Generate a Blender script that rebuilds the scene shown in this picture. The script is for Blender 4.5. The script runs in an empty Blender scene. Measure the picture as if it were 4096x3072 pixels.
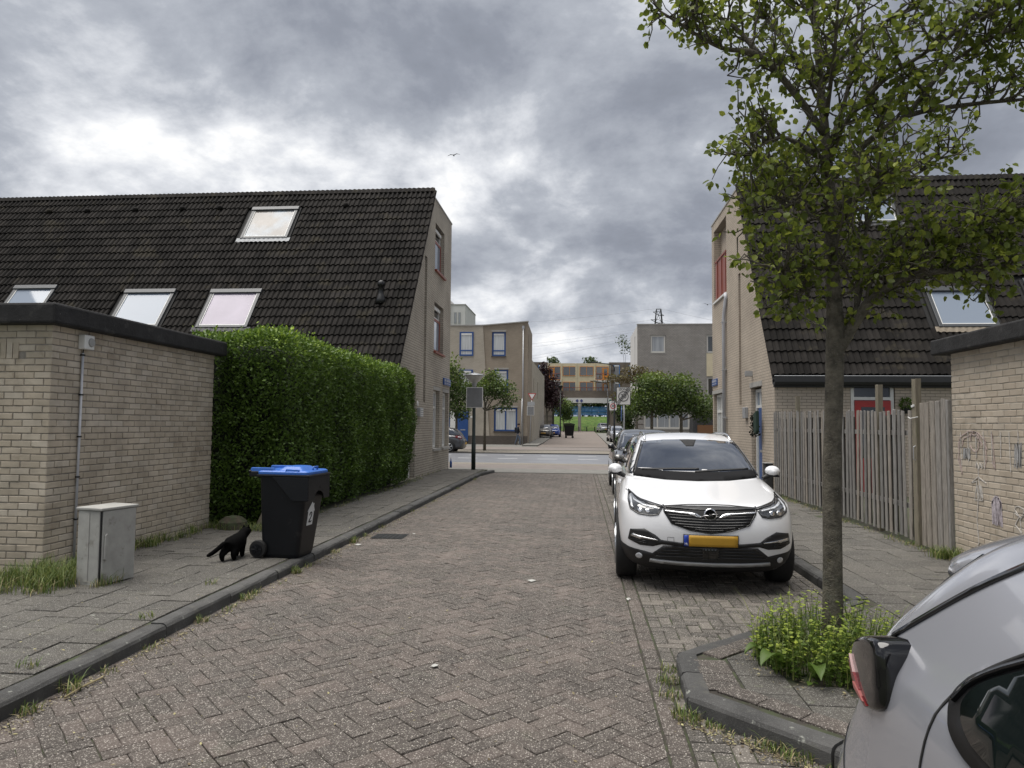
import bpy, bmesh, math, random
import numpy as np
from mathutils import Vector, Matrix, noise as mnoise
from mathutils.geometry import delaunay_2d_cdt
from mathutils.bvhtree import BVHTree
rad = math.radians
random.seed(7); rng = np.random.default_rng(7)
sc = bpy.context.scene
# ---------------------------------------------------------------- camera
CH = 1.65; FPX = 710.0
PITCH, YAW, ROLL = rad(3.28), rad(5.5), rad(0.5)
_fw = Vector((-math.sin(YAW)*math.cos(PITCH), math.cos(YAW)*math.cos(PITCH), math.sin(PITCH)))
_r = Vector((math.cos(YAW), math.sin(YAW), 0)); _u = _r.cross(_fw)
CR = _r*math.cos(ROLL) + _u*math.sin(ROLL); CU = _u*math.cos(ROLL) - _r*math.sin(ROLL); CF = _fw
cam = bpy.data.cameras.new('camera'); camo = bpy.data.objects.new('camera', cam)
sc.collection.objects.link(camo)
camo.matrix_world = Matrix(((CR.x, CU.x, -CF.x, 0), (CR.y, CU.y, -CF.y, 0), (CR.z, CU.z, -CF.z, CH), (0, 0, 0, 1)))
cam.sensor_width = 36; cam.lens = FPX/1024*36; cam.clip_start = .05; cam.clip_end = 3000
sc.camera = camo
# ---------------------------------------------------------------- world: daylight sky with broken grey cloud
SUN = Vector((-.22, .0, .975)).normalized()
world = bpy.data.worlds.new('World'); sc.world = world; world.use_nodes = True
def build_world():
    nt = world.node_tree; N = nt.nodes; L = nt.links; N.clear()
    out = N.new('ShaderNodeOutputWorld'); bg = N.new('ShaderNodeBackground'); bg.inputs['Strength'].default_value = .1
    sky = N.new('ShaderNodeTexSky'); sky.sky_type = 'NISHITA'; sky.sun_disc = False
    sky.sun_elevation = math.asin(SUN.z); sky.sun_rotation = math.atan2(SUN.x, SUN.y)
    tc = N.new('ShaderNodeTexCoord'); sep = N.new('ShaderNodeSeparateXYZ'); L.new(tc.outputs['Generated'], sep.inputs[0])
    def math_(op, a, b=None, c=None):
        m = N.new('ShaderNodeMath'); m.operation = op
        for i, v in enumerate((a, b, c)):
            if v is None: continue
            if isinstance(v, (int, float)): m.inputs[i].default_value = v
            else: L.new(v, m.inputs[i])
        return m.outputs[0]
    zc = math_('MAXIMUM', sep.outputs[2], 0.0); zz = math_('ADD', zc, .42)
    comb = N.new('ShaderNodeCombineXYZ')
    L.new(math_('DIVIDE', sep.outputs[0], zz), comb.inputs[0]); L.new(math_('DIVIDE', sep.outputs[1], zz), comb.inputs[1])
    def noise(scale, detail, rough, off, dist=0.):
        mp = N.new('ShaderNodeMapping'); mp.inputs['Location'].default_value = off; L.new(comb.outputs[0], mp.inputs[0])
        n = N.new('ShaderNodeTexNoise'); n.inputs['Scale'].default_value = scale; n.inputs['Detail'].default_value = detail
        n.inputs['Roughness'].default_value = rough; n.inputs['Distortion'].default_value = dist
        L.new(mp.outputs[0], n.inputs['Vector']); return n.outputs[0]
    big = noise(1.25, 2, .45, CLOUD_OFF); fine = noise(2.7, 13, .60, CLOUD_OFF2, .12)
    d = math_('ADD', math_('MULTIPLY', big, .58), math_('MULTIPLY', fine, .44))
    ramp = N.new('ShaderNodeValToRGB'); L.new(d, ramp.inputs[0]); cr = ramp.color_ramp
    pts = [(.365, (4.9, 5.6, 6.6)), (.403, (7.4, 7.42, 7.4)), (.438, (5.3, 5.45, 5.75)), (.482, (3.15, 3.35, 3.75)), (.535, (2.05, 2.22, 2.62)), (.63, (1.3, 1.43, 1.72))]
    cr.elements[0].position = pts[0][0]; cr.elements[0].color = (*[c/10 for c in pts[0][1]], 1)
    cr.elements[1].position = pts[-1][0]; cr.elements[1].color = (*[c/10 for c in pts[-1][1]], 1)
    for p, c in pts[1:-1]:
        e = cr.elements.new(p); e.color = (*[k/10 for k in c], 1)
    sc10 = N.new('ShaderNodeVectorMath'); sc10.operation = 'SCALE'; sc10.inputs['Scale'].default_value = 10; L.new(ramp.outputs[0], sc10.inputs[0])
    cov = N.new('ShaderNodeMapRange'); cov.inputs['From Min'].default_value = .34; cov.inputs['From Max'].default_value = .395; L.new(d, cov.inputs['Value'])
    mix = N.new('ShaderNodeMix'); mix.data_type = 'RGBA'
    L.new(cov.outputs[0], mix.inputs['Factor']); L.new(sky.outputs[0], mix.inputs['A']); L.new(sc10.outputs[0], mix.inputs['B'])
    L.new(mix.outputs['Result'], bg.inputs['Color']); L.new(bg.outputs[0], out.inputs[0])
CLOUD_OFF = (-.3, 0, 0); CLOUD_OFF2 = (0, 0, 0)
build_world()
sun = bpy.data.lights.new('sun', 'SUN'); sun.energy = 3.3; sun.angle = rad(55); sun.color = (1, .96, .905)
suno = bpy.data.objects.new('sun', sun); sc.collection.objects.link(suno)
suno.rotation_euler = SUN.to_track_quat('Z', 'Y').to_euler()
sc.view_settings.view_transform = 'Standard'; sc.view_settings.look = 'None'; sc.view_settings.gamma = 1
sc.view_settings.exposure = .56
sc.cycles.use_denoising = True
sc.cycles.max_bounces = 6; sc.cycles.diffuse_bounces = 3; sc.cycles.glossy_bounces = 4; sc.cycles.transparent_max_bounces = 8
# ---------------------------------------------------------------- helpers
COL = sc.collection
def project(p):
    v = Vector(p) - Vector((0, 0, CH)); d = v.dot(CF)
    if d < .1: return None
    return 512 + FPX*v.dot(CR)/d, 384 - FPX*v.dot(CU)/d, d
def tag(o, label=None, cat=None, group=None, kind=None):
    if label: o['label'] = label
    if cat: o['category'] = cat
    if group: o['group'] = group
    if kind: o['kind'] = kind
    return o
def par(o, p):
    if p is not None:
        o.parent = p; o.matrix_parent_inverse = p.matrix_basis.inverted()
    return o
def empty(name, loc=(0, 0, 0), rz=0, label=None, cat=None, group=None, kind=None):
    o = bpy.data.objects.new(name, None); COL.objects.link(o); o.location = loc; o.rotation_euler = (0, 0, rz)
    o.matrix_basis = Matrix.Translation(loc) @ Matrix.Rotation(rz, 4, 'Z')
    o.empty_display_size = .2
    return tag(o, label, cat, group, kind)
class MB:
    """collects faces; build() links them as one mesh object"""
    def __init__(s): s.v = []; s.f = []; s.r = []; s.mi = []; s.cur = 0.5; s.m = 0; s.X = None
    def add(s, vs, fs):
        b = len(s.v)
        if s.X is not None: vs = [s.X @ Vector(p) for p in vs]
        s.v += [tuple(p) for p in vs]
        for f in fs: s.f.append([b+i for i in f]); s.r.append(s.cur); s.mi.append(s.m)
        return s
    def box(s, x0, x1, y0, y1, z0, z1):
        return s.add([(x0,y0,z0),(x1,y0,z0),(x1,y1,z0),(x0,y1,z0),(x0,y0,z1),(x1,y0,z1),(x1,y1,z1),(x0,y1,z1)],
              [(0,3,2,1),(4,5,6,7),(0,1,5,4),(1,2,6,5),(2,3,7,6),(3,0,4,7)])
    def prism(s, poly, axis, a, b):
        """poly of 2D points extruded along axis; (x,y)->z, (x,z)->y, (y,z)->x"""
        def P(p, t): return {'x': (t, p[0], p[1]), 'y': (p[0], t, p[1]), 'z': (p[0], p[1], t)}[axis]
        n = len(poly); vs = [P(p, a) for p in poly] + [P(p, b) for p in poly]
        fs = [list(range(n))[::-1], list(range(n, 2*n))] + [(i, (i+1) % n, n+(i+1) % n, n+i) for i in range(n)]
        return s.add(vs, fs)
    def tube(s, pts, r, n=8, cap=True):
        pts = [Vector(p) for p in pts]; k = len(pts)
        rs = r if isinstance(r, (list, tuple)) else [r]*k
        vs = []; up = Vector((0, 0, 1)); last = None
        for i, p in enumerate(pts):
            t = (pts[min(i+1, k-1)] - pts[max(i-1, 0)])
            t = t.normalized() if t.length > 1e-9 else Vector((0, 0, 1))
            a = (last - t*last.dot(t)) if last is not None else (Vector((1, 0, 0)) if abs(t.z) > .9 else up.cross(t))
            if a.length < 1e-6: a = t.orthogonal()
            a.normalize(); last = a; b = t.cross(a)
            for j in range(n):
                an = 2*math.pi*j/n; vs.append(p + (a*math.cos(an) + b*math.sin(an))*rs[i])
        fs = [(i*n+j, i*n+(j+1) % n, (i+1)*n+(j+1) % n, (i+1)*n+j) for i in range(k-1) for j in range(n)]
        if cap: fs += [list(range(n))[::-1], list(range((k-1)*n, k*n))]
        return s.add(vs, fs)
    def lathe(s, prof, c=(0, 0, 0), n=24, axis='z', cap=True):
        """prof: list of (radius, height)"""
        vs = []
        for r_, h in prof:
            for j in range(n):
                a = 2*math.pi*j/n; x, y = r_*math.cos(a), r_*math.sin(a)
                q = (x, y, h) if axis == 'z' else ((h, x, y) if axis == 'x' else (y, h, x))
                vs.append((c[0]+q[0], c[1]+q[1], c[2]+q[2]))
        k = len(prof)
        fs = [(i*n+j, i*n+(j+1) % n, (i+1)*n+(j+1) % n, (i+1)*n+j) for i in range(k-1) for j in range(n)]
        if cap: fs += [list(range(n))[::-1], list(range((k-1)*n, k*n))]
        return s.add(vs, fs)
    def mesh(s, name, mat):
        me = bpy.data.meshes.new(name); me.from_pydata(s.v, [], s.f)
        for m in (mat if isinstance(mat, (list, tuple)) else [mat]): me.materials.append(m)
        if any(s.mi): me.polygons.foreach_set('material_index', s.mi)
        a = me.attributes.new('rnd', 'FLOAT', 'FACE'); a.data.foreach_set('value', s.r)
        me.update(); return me
    def build(s, name, mat, parent=None, smooth=False, bevel=0, local=False, label=None, cat=None, group=None, kind=None, subsurf=0):
        me = s.mesh(name, mat)
        if smooth: me.polygons.foreach_set('use_smooth', [True]*len(me.polygons))
        o = bpy.data.objects.new(name, me); COL.objects.link(o)
        if parent is not None:
            o.parent = parent
            if not local: o.matrix_parent_inverse = parent.matrix_basis.inverted()
        if bevel:
            b = o.modifiers.new('bevel', 'BEVEL'); b.width = bevel; b.segments = 2; b.limit_method = 'ANGLE'; b.angle_limit = rad(40)
        if subsurf:
            b = o.modifiers.new('sub', 'SUBSURF'); b.levels = b.render_levels = subsurf
        return tag(o, label, cat, group, kind)
def box(name, mat, parent, x0, x1, y0, y1, z0, z1, bevel=0, local=False, **k):
    return MB().box(x0, x1, y0, y1, z0, z1).build(name, mat, parent, bevel=bevel, local=local, **k)
# ---------------------------------------------------------------- materials
def lin(c):
    return tuple(((x/255)/12.92 if x/255 <= .04045 else ((x/255+.055)/1.055)**2.4) for x in c)
MATS = {}
def M(name, col, rough=.65, metal=0., var=0., vs=6., bump=0., bs=60., coat=0., rnd=0., col2=None, speck=None, spec=.5, stretch=None,
      stain=None, trans=0., emit=None, bdist=.004, wear=None):
    """procedural principled material. var: noise brightness variation; rnd: per-piece variation ('rnd' attribute);
    speck: (scale, threshold, colour); stain: (scale, threshold, colour, strength)"""
    m = bpy.data.materials.new(name); m.use_nodes = True; nt = m.node_tree; N = nt.nodes; L = nt.links
    b = N['Principled BSDF']; b.inputs['Roughness'].default_value = rough; b.inputs['Metallic'].default_value = metal
    b.inputs['Specular IOR Level'].default_value = spec
    if coat: b.inputs['Coat Weight'].default_value = coat; b.inputs['Coat Roughness'].default_value = .03
    col = (*col[:3], 1)
    geo = N.new('ShaderNodeNewGeometry'); vec = geo.outputs['Position']
    if stretch:
        mp = N.new('ShaderNodeMapping'); mp.inputs['Scale'].default_value = stretch; L.new(vec, mp.inputs[0]); vec = mp.outputs[0]
    def rgb(c): r_ = N.new('ShaderNodeRGB'); r_.outputs[0].default_value = (*c[:3], 1); return r_.outputs[0]
    def mix(a, b_, f, mode='MIX'):
        x = N.new('ShaderNodeMix'); x.data_type = 'RGBA'; x.blend_type = mode
        for k, v in (('A', a), ('B', b_)): L.new(v, x.inputs[k])
        if isinstance(f, float): x.inputs['Factor'].default_value = f
        else: L.new(f, x.inputs['Factor'])
        return x.outputs['Result']
    def noise(scale, det=6, ro=.6):
        n = N.new('ShaderNodeTexNoise'); n.inputs['Scale'].default_value = scale; n.inputs['Detail'].default_value = det; n.inputs['Roughness'].default_value = ro
        L.new(vec, n.inputs['Vector']); return n.outputs[0]
    def rng_(v, a, b_, c, d):
        r_ = N.new('ShaderNodeMapRange')
        for k, x in zip(('From Min', 'From Max', 'To Min', 'To Max'), (a, b_, c, d)): r_.inputs[k].default_value = x
        L.new(v, r_.inputs['Value']); return r_.outputs[0]
    c = rgb(col)
    if col2:
        if rnd:
            at0 = N.new('ShaderNodeAttribute'); at0.attribute_name = 'rnd'; c = mix(c, rgb(col2), rng_(at0.outputs['Fac'], .45, 1, 0, 1))
        else: c = mix(c, rgb(col2), rng_(noise(vs*.7, 4), .42, .6, 0, 1))
    if var:
        v = rng_(noise(vs), .3, .7, 1-var, 1+var); cb = N.new('ShaderNodeCombineColor')
        for k in range(3): L.new(v, cb.inputs[k])
        c = mix(c, cb.outputs[0], 1., 'MULTIPLY')
    if rnd:
        at = N.new('ShaderNodeAttribute'); at.attribute_name = 'rnd'
        v = rng_(at.outputs['Fac'], 0, 1, 1-rnd, 1+rnd); cb = N.new('ShaderNodeCombineColor')
        for k in range(3): L.new(v, cb.inputs[k])
        c = mix(c, cb.outputs[0], 1., 'MULTIPLY')
    for st in (stain if isinstance(stain, list) else [stain] if stain else []):
        c = mix(c, rgb(st[2]), rng_(noise(st[0], 5, .65), st[1], st[1]+.08, 0, st[3]))
    for sp in (speck if isinstance(speck, list) else [speck] if speck else []):
        vo = N.new('ShaderNodeTexVoronoi'); vo.inputs['Scale'].default_value = sp[0]; L.new(vec, vo.inputs['Vector'])
        sepc = N.new('ShaderNodeSeparateColor'); L.new(vo.outputs['Color'], sepc.inputs[0])
        f1 = rng_(vo.outputs['Distance'], sp[1]*.7, sp[1], 1, 0)
        mm = N.new('ShaderNodeMath'); mm.operation = 'MULTIPLY'; L.new(f1, mm.inputs[0]); L.new(rng_(sepc.outputs[0], .35, .9, 0, .9), mm.inputs[1])
        c = mix(c, rgb(sp[2]), mm.outputs[0])
    L.new(c, b.inputs['Base Color'])
    if bump:
        bp = N.new('ShaderNodeBump'); bp.inputs['Strength'].default_value = bump; bp.inputs['Distance'].default_value = bdist
        L.new(noise(bs, 8, .65), bp.inputs['Height']); L.new(bp.outputs[0], b.inputs['Normal'])
    if trans:
        tr = N.new('ShaderNodeBsdfTranslucent'); L.new(c, tr.inputs['Color']); ms = N.new('ShaderNodeMixShader'); ms.inputs[0].default_value = trans
        L.new(b.outputs[0], ms.inputs[1]); L.new(tr.outputs[0], ms.inputs[2]); L.new(ms.outputs[0], N['Material Output'].inputs[0])
    if emit: b.inputs['Emission Color'].default_value = (*emit[:3], 1); b.inputs['Emission Strength'].default_value = emit[3]
    MATS[name] = m; return m
def brick_mat(name, c1, c2, mortar, bw=.22, rh=.072, gap=.011, var=.12, bands=None, stain=None):
    m = bpy.data.materials.new(name); m.use_nodes = True; nt = m.node_tree; N = nt.nodes; L = nt.links
    b = N['Principled BSDF']; b.inputs['Roughness'].default_value = .9; b.inputs['Specular IOR Level'].default_value = .2
    geo = N.new('ShaderNodeNewGeometry'); sp = N.new('ShaderNodeSeparateXYZ'); sn = N.new('ShaderNodeSeparateXYZ')
    L.new(geo.outputs['Position'], sp.inputs[0]); L.new(geo.outputs['True Normal'], sn.inputs[0])
    def mt(op, a, c=None):
        x = N.new('ShaderNodeMath'); x.operation = op
        for i, v in enumerate((a, c)):
            if v is None: continue
            if isinstance(v, float): x.inputs[i].default_value = v
            else: L.new(v, x.inputs[i])
        return x.outputs[0]
    u = mt('ADD', mt('MULTIPLY', sp.outputs[0], mt('ABSOLUTE', sn.outputs[1])), mt('MULTIPLY', sp.outputs[1], mt('ABSOLUTE', sn.outputs[0])))
    cb = N.new('ShaderNodeCombineXYZ'); L.new(u, cb.inputs[0]); L.new(sp.outputs[2], cb.inputs[1])
    bt = N.new('ShaderNodeTexBrick'); L.new(cb.outputs[0], bt.inputs['Vector'])
    bt.inputs['Scale'].default_value = 1; bt.inputs['Mortar Size'].default_value = gap/2; bt.inputs['Mortar Smooth'].default_value = .3
    bt.inputs['Brick Width'].default_value = bw; bt.inputs['Row Height'].default_value = rh; bt.inputs['Bias'].default_value = 0
    bt.inputs['Color1'].default_value = (*c1, 1); bt.inputs['Color2'].default_value = (*c2, 1); bt.inputs['Mortar'].default_value = (*mortar, 1)
    nz = N.new('ShaderNodeTexNoise'); nz.inputs['Scale'].default_value = .9; nz.inputs['Detail'].default_value = 7; L.new(geo.outputs['Position'], nz.inputs['Vector'])
    mr = N.new('ShaderNodeMapRange'); mr.inputs['From Min'].default_value = .3; mr.inputs['From Max'].default_value = .7
    mr.inputs['To Min'].default_value = 1-var; mr.inputs['To Max'].default_value = 1+var; L.new(nz.outputs[0], mr.inputs['Value'])
    vm = N.new('ShaderNodeVectorMath'); vm.operation = 'SCALE'; L.new(bt.outputs['Color'], vm.inputs[0]); L.new(mr.outputs[0], vm.inputs['Scale'])
    L.new(vm.outputs[0], b.inputs['Base Color'])
    bp = N.new('ShaderNodeBump'); bp.inputs['Strength'].default_value = .8; bp.inputs['Distance'].default_value = .012; bp.invert = True
    L.new(bt.outputs['Fac'], bp.inputs['Height']); L.new(bp.outputs[0], b.inputs['Normal'])
    MATS[name] = m; return m
# ---------------------------------------------------------------- repeated pieces: the 300 that show largest are objects, the rest one mesh
def prio(c):
    q = project(c)
    if q is None: return 1e9
    x, y, d = q
    return d + (0 if -15 < x < 1040 and -15 < y < 785 else 500)
def pieces(parent, name, variants, places, limit=300, rest=None):
    """variants: list of MB; places: list of (matrix, variant index)"""
    mat = places_mat[name]; mes = [v.mesh(name, mat) for v in variants]
    order = sorted(range(len(places)), key=lambda i: prio(places[i][0].translation))
    k = 0
    for i in order[:limit]:
        mtx, vi = places[i]
        if prio(mtx.translation) > 400: break
        o = bpy.data.objects.new(name, mes[vi]); COL.objects.link(o)
        o.matrix_world = mtx
        o.parent = parent; o.matrix_parent_inverse = parent.matrix_basis.inverted(); k += 1
    left = order[k:]
    if left:
        mb = MB()
        for i in left:
            mtx, vi = places[i]; v = variants[vi]; b = len(mb.v)
            A = np.array(v.v) @ np.array(mtx.to_3x3()).T + np.array(mtx.translation)
            mb.v += A.tolist(); mb.f += [[b+q for q in f] for f in v.f]; mb.r += v.r; mb.mi += v.mi
        if rest is not None:
            b = len(mb.v); mb.v += rest.v; mb.f += [[b+q for q in f] for f in rest.f]; mb.r += rest.r; mb.mi += rest.mi
        mb.build((rest_names.get(name) or name+'s'), mat, parent, kind='stuff')
places_mat = {}; rest_names = {}
def slab(w, l, h, ch, r, jit=0.):
    """block centred in x and y, top at z=0, with chamfered top edge and a little unevenness"""
    m = MB(); m.cur = r
    def ring(a, b, z): return [(-a, -b, z), (a, -b, z), (a, b, z), (-a, b, z)]
    vs = ring(w/2, l/2, -h) + ring(w/2, l/2, -ch) + ring(w/2-ch, l/2-ch, 0)
    vs = [(x+random.uniform(-jit, jit), y+random.uniform(-jit, jit), z+random.uniform(-jit, jit)*.5) for x, y, z in vs]
    fs = [(8, 9, 10, 11)]
    for k in (0, 4):
        for i in range(4): fs.append((k+i, k+(i+1) % 4, k+4+(i+1) % 4, k+4+i))
    return m.add(vs, fs)
def clip_poly(poly, inside_fns):
    for fn in inside_fns:
        out = []
        for i in range(len(poly)):
            p, q = poly[i], poly[(i+1) % len(poly)]; a, b = fn(p), fn(q)
            if a >= 0: out.append(p)
            if (a >= 0) != (b >= 0):
                t = a/(a-b); out.append((p[0]+(q[0]-p[0])*t, p[1]+(q[1]-p[1])*t))
        poly = out
        if len(poly) < 3: return None
    return poly
# ================================================================ SETTING
def gz(y): return 0 if y < 62 else min(.6, (y-62)*.0115)
def sheet(name, mat, x0, x1, ys, z, label, nx=1):
    mb = MB()
    for a, b in zip(ys[:-1], ys[1:]):
        for i in range(nx):
            xa, xb = x0+(x1-x0)*i/nx, x0+(x1-x0)*(i+1)/nx
            mb.add([(xa, a, gz(a)+z), (xb, a, gz(a)+z), (xb, b, gz(b)+z), (xa, b, gz(b)+z)], [(0, 1, 2, 3)])
    return mb.build(name, mat, kind='structure', label=label)
AGG = [(135., .50, (.25, .227, .20)), (80., .38, (.44, .405, .36))]
AGT = [(140., .50, (.22, .21, .19)), (85., .34, (.33, .32, .29))]
M('soil', (.06, .05, .035), .95, var=.4, vs=14, bump=.8, bs=40, col2=(.05, .065, .03))
M('far_ground', (.075, .085, .045), .95, var=.3, vs=2)
M('joint', (.042, .036, .029), .95, var=.35, vs=9, col2=(.045, .055, .025))
M('clinker', (.063, .052, .044), .8, rnd=.18, col2=(.080, .063, .054), var=.30, vs=.9, speck=AGG, bump=.7, bs=170, bdist=.005,
  stain=[(2.4, .60, (.085, .080, .058), .6), (36., .70, (.26, .26, .10), .7), (.6, .54, (.045, .040, .035), .6)])
M('parking_clinker', (.078, .070, .060), .85, rnd=.26, col2=(.108, .096, .082), var=.2, vs=3, speck=AGG, bump=.7, bs=170, bdist=.005,
  stain=[(3., .58, (.07, .072, .045), .5)])
M('pave_tile', (.066, .061, .053), .9, rnd=.18, var=.25, vs=1.3, speck=AGT, bump=.6, bs=150, bdist=.004,
  stain=[(3.2, .56, (.088, .082, .066), .6), (14., .64, (.34, .35, .30), .8), (7., .64, (.085, .095, .045), .5), (.9, .54, (.075, .068, .058), .5)])
M('kerb_concrete', (.058, .057, .055), .9, rnd=.25, var=.35, vs=4, bump=.9, bs=120, bdist=.005, speck=[(150., .42, (.13, .13, .125))], stain=[(15., .635, (.32, .33, .29), .75), (5, .58, (.095, .092, .08), .6)])
M('asphalt', (.17, .175, .19), .38, var=.12, vs=.7, bump=.25, bs=60, spec=.6)
M('bike_path', (.165, .142, .128), .7, var=.15, vs=2, bump=.3, bs=30)
M('yellow_clinker', (.185, .165, .135), .8, var=.2, vs=6, bump=.4, bs=20)
M('far_tile', (.165, .16, .145), .85, var=.18, vs=3, bump=.3, bs=12)
M('far_clinker', (.165, .138, .120), .8, var=.15, vs=3, bump=.4, bs=20)
M('road_paint', (.72, .72, .70), .6, var=.1, vs=9)
sheet('ground', MATS['far_ground'], -500, 500, [-30, 0, 24, 40, 62, 80, 100, 115, 200, 900], -.09, 'flat earth under the whole street')
road = sheet('road', MATS['joint'], -3.32, .5, [-4, 24.5], -.011, 'brown clinker carriageway in herringbone')
park = sheet('parking_strip', MATS['joint'], .5, 2.6, [-4, 24.5], -.0095, 'grey clinker parking strip beside the carriageway')
pavel = MB().box(-7.5, -3.2, -4, 24.6, -.05, .088).build('pavement_left', MATS['joint'], kind='structure', label='tiled pavement in front of the hedge')
paver = MB().box(2.55, 5.2, -4, 26.4, -.05, .088).build('pavement_right', MATS['joint'], kind='structure', label='tiled pavement in front of the wooden fence')
ISL = [(.66, 5.08), (2.47, 6.82), (2.47, 2.45), (.62, 4.27)]
def in_poly(p, poly):
    c = False
    for i in range(len(poly)):
        (x1, y1), (x2, y2) = poly[i], poly[i-1]
        if (y1 > p[1]) != (y2 > p[1]) and p[0] < (x2-x1)*(p[1]-y1)/(y2-y1)+x1: c = not c
    return c
def herring(parent, name, mat, x0, x1, y0, y1, ang, w, joint, ch, zj=.003, skip=None):
    places_mat[name] = mat
    var = [slab(2*w-joint, w-joint, .03, ch, (k+.5)/14, .0022) for k in range(14)]
    fns = [lambda p: p[0]-x0, lambda p: x1-p[0], lambda p: p[1]-y0, lambda p: y1-p[1]]
    ca, sa = math.cos(ang), math.sin(ang); R = Matrix.Rotation(ang, 4, 'Z')
    n = int(max(x1-x0, y1-y0)*1.5/w)+4; cx, cy = (x0+x1)/2, (y0+y1)/2
    places = []; rest = MB()
    for i in range(-n, n):
        for j in range(-n, n):
            k = (i-j) % 4
            if k == 0: u, v, rot = (i+1)*w, (j+.5)*w, 0
            elif k == 3: u, v, rot = (i+.5)*w, (j+1)*w, 1
            else: continue
            X, Y = cx+u*ca-v*sa+random.gauss(0, .0012), cy+u*sa+v*ca+random.gauss(0, .0012)
            if not (x0-.2 < X < x1+.2 and y0-.2 < Y < y1+.2): continue
            if skip and skip((X, Y)): continue
            hw, hl = ((2*w-joint)/2, (w-joint)/2); a2 = ang + rot*math.pi/2; c2, s2 = math.cos(a2), math.sin(a2)
            cs = [(X+a*hw*c2-b*hl*s2, Y+a*hw*s2+b*hl*c2) for a, b in ((-1, -1), (1, -1), (1, 1), (-1, 1))]
            if all(f(p) >= 0 for p in cs for f in fns):
                z = random.gauss(0, zj*.4) + .004*mnoise.noise((X*.9, Y*.9, 0))
                m = Matrix.Translation((X, Y, z)) @ Matrix.Rotation(a2+random.gauss(0, .016), 4, 'Z') @ Matrix.Rotation(random.gauss(0, .010), 4, 'X') @ Matrix.Rotation(random.gauss(0, .008), 4, 'Y')
                places.append((m, random.randrange(14)))
            else:
                q = clip_poly(cs, fns)
                if q:
                    rest.cur = random.random(); rest.prism(q, 'z', -.03, -.001)
    pieces(parent, name, var, places, rest=rest)
herring(road, 'clinker', MATS['clinker'], -3.26, .44, 1.2, 24.4, rad(45), .106, .0045, .004)
herring(park, 'parking_clinker', MATS['parking_clinker'], .58, 2.46, 1.2, 24.4, 0, .106, .009, .007, .004, skip=lambda p: in_poly(p, ISL))
rest_names['edge_clinker'] = 'edge_clinkers'
def course(parent, name, mat, x, y0, y1, w, l, z=0., limit=120):
    places_mat[name] = mat; var = [slab(w-.008, l-.008, .03, .006, (k+.5)/8, .002) for k in range(8)]; pl = []; y = y0
    while y < y1:
        pl.append((Matrix.Translation((x, y+l/2, z+random.gauss(0, .0015))) @ Matrix.Rotation(random.gauss(0, .012), 4, 'Z'), random.randrange(8))); y += l
    pieces(parent, name, var, pl, limit=limit)
course(park, 'edge_clinker', MATS['clinker'], .51, 1.2, 24.4, .115, .212)
def tiles(parent, name, mat, x0, x1, y0, y1, s, z, limit=300, skip=None, along=True, joint=.007):
    places_mat[name] = mat; var = [slab(s-joint, s-joint, .03, .004, (k+.5)/14, .002) for k in range(14)]; pl = []
    nx = int((x1-x0)/s)
    for i in range(nx):
        y = y0 - (s/2 if i % 2 else 0)
        while y < y1:
            c = (x0+(i+.5)*s, y+s/2)
            if not (skip and skip(c)):
                zz = z + random.gauss(0, .0022) + .012*mnoise.noise((c[0]*.6, c[1]*.6, 3))
                pl.append((Matrix.Translation((*c, zz)) @ Matrix.Rotation(random.gauss(0, .006), 4, 'Z') @ Matrix.Rotation(random.gauss(0, .007), 4, 'X') @ Matrix.Rotation(random.gauss(0, .007), 4, 'Y'), random.randrange(14)))
            y += s
    pieces(parent, name, var, pl, limit=limit)
def shed_l(c): return c[0] < -5.52 and 6.7 < c[1] < 10.3
tiles(pavel, 'paving_tile', MATS['pave_tile'], -5.725, -3.31, 2.2, 24.3, .3, .1, skip=lambda c: (c[0] < -5.4 and c[1] > 6.8) or (c[0] < -4.45 and c[1] > 11.2 and c[1] < 19) or (c[0] < -4.7 and c[1] > 10.2))
tiles(paver, 'paving_tile', MATS['pave_tile'], 2.62, 5.05, 2.2, 24.3, .3, .1, skip=lambda c: c[0] > 4.48)
# kerbs -------------------------------------------------------------
def kerb_profile(w, h):
    return [(0, -.05), (w, -.05), (w, h-.03), (w-.012, h-.010), (w-.035, h), (0, h)]
def kerb_run(parent, p, q, w=.13, h=.1, L=1.0):
    """kerb stones from p to q; the road face is on the right hand side of the direction p->q"""
    p, q = Vector(p), Vector(q); d = q-p; n = max(1, round(d.length/L)); step = d.length/n; a = math.atan2(d.y, d.x)
    for k in range(n):
        mb = MB(); mb.cur = random.random(); e = .006; prof = kerb_profile(w, h); m = len(prof); g_ = 6
        xs = [e + (step-2*e)*t/g_ for t in range(g_+1)]
        vs = []
        for x in xs:
            for (u, z) in prof: vs.append((x, -u + random.uniform(-.004, .004), z + random.uniform(-.003, .003)))
        fs = [(i*m+j, i*m+(j+1) % m, (i+1)*m+(j+1) % m, (i+1)*m+j) for i in range(g_) for j in range(m)]
        fs += [list(range(m)), list(range(g_*m, g_*m+m))[::-1]]
        mb.add(vs, fs)
        c = p + d*(k/n)
        o = mb.build('kerb_stone', MATS['kerb_concrete'], parent, local=True)
        o.matrix_world = Matrix.Translation((c.x, c.y, random.gauss(0, .003))) @ Matrix.Rotation(a+random.gauss(0, .003), 4, 'Z')
        o.matrix_parent_inverse = parent.matrix_basis.inverted()
kl = empty('kerb_left', (-3.2, 10, 0), label='dark concrete kerb along the hedge side', kind='structure')
kerb_run(kl, (-3.29, 1.2), (-3.29, 22.6)); kerb_run(kl, (-3.29, 22.6), (-3.05, 24.4))
kr = empty('kerb_right', (2.5, 12, 0), label='dark concrete kerb along the fence side', kind='structure')
kerb_run(kr, (2.60, 24.4), (2.60, 6.8))
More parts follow.
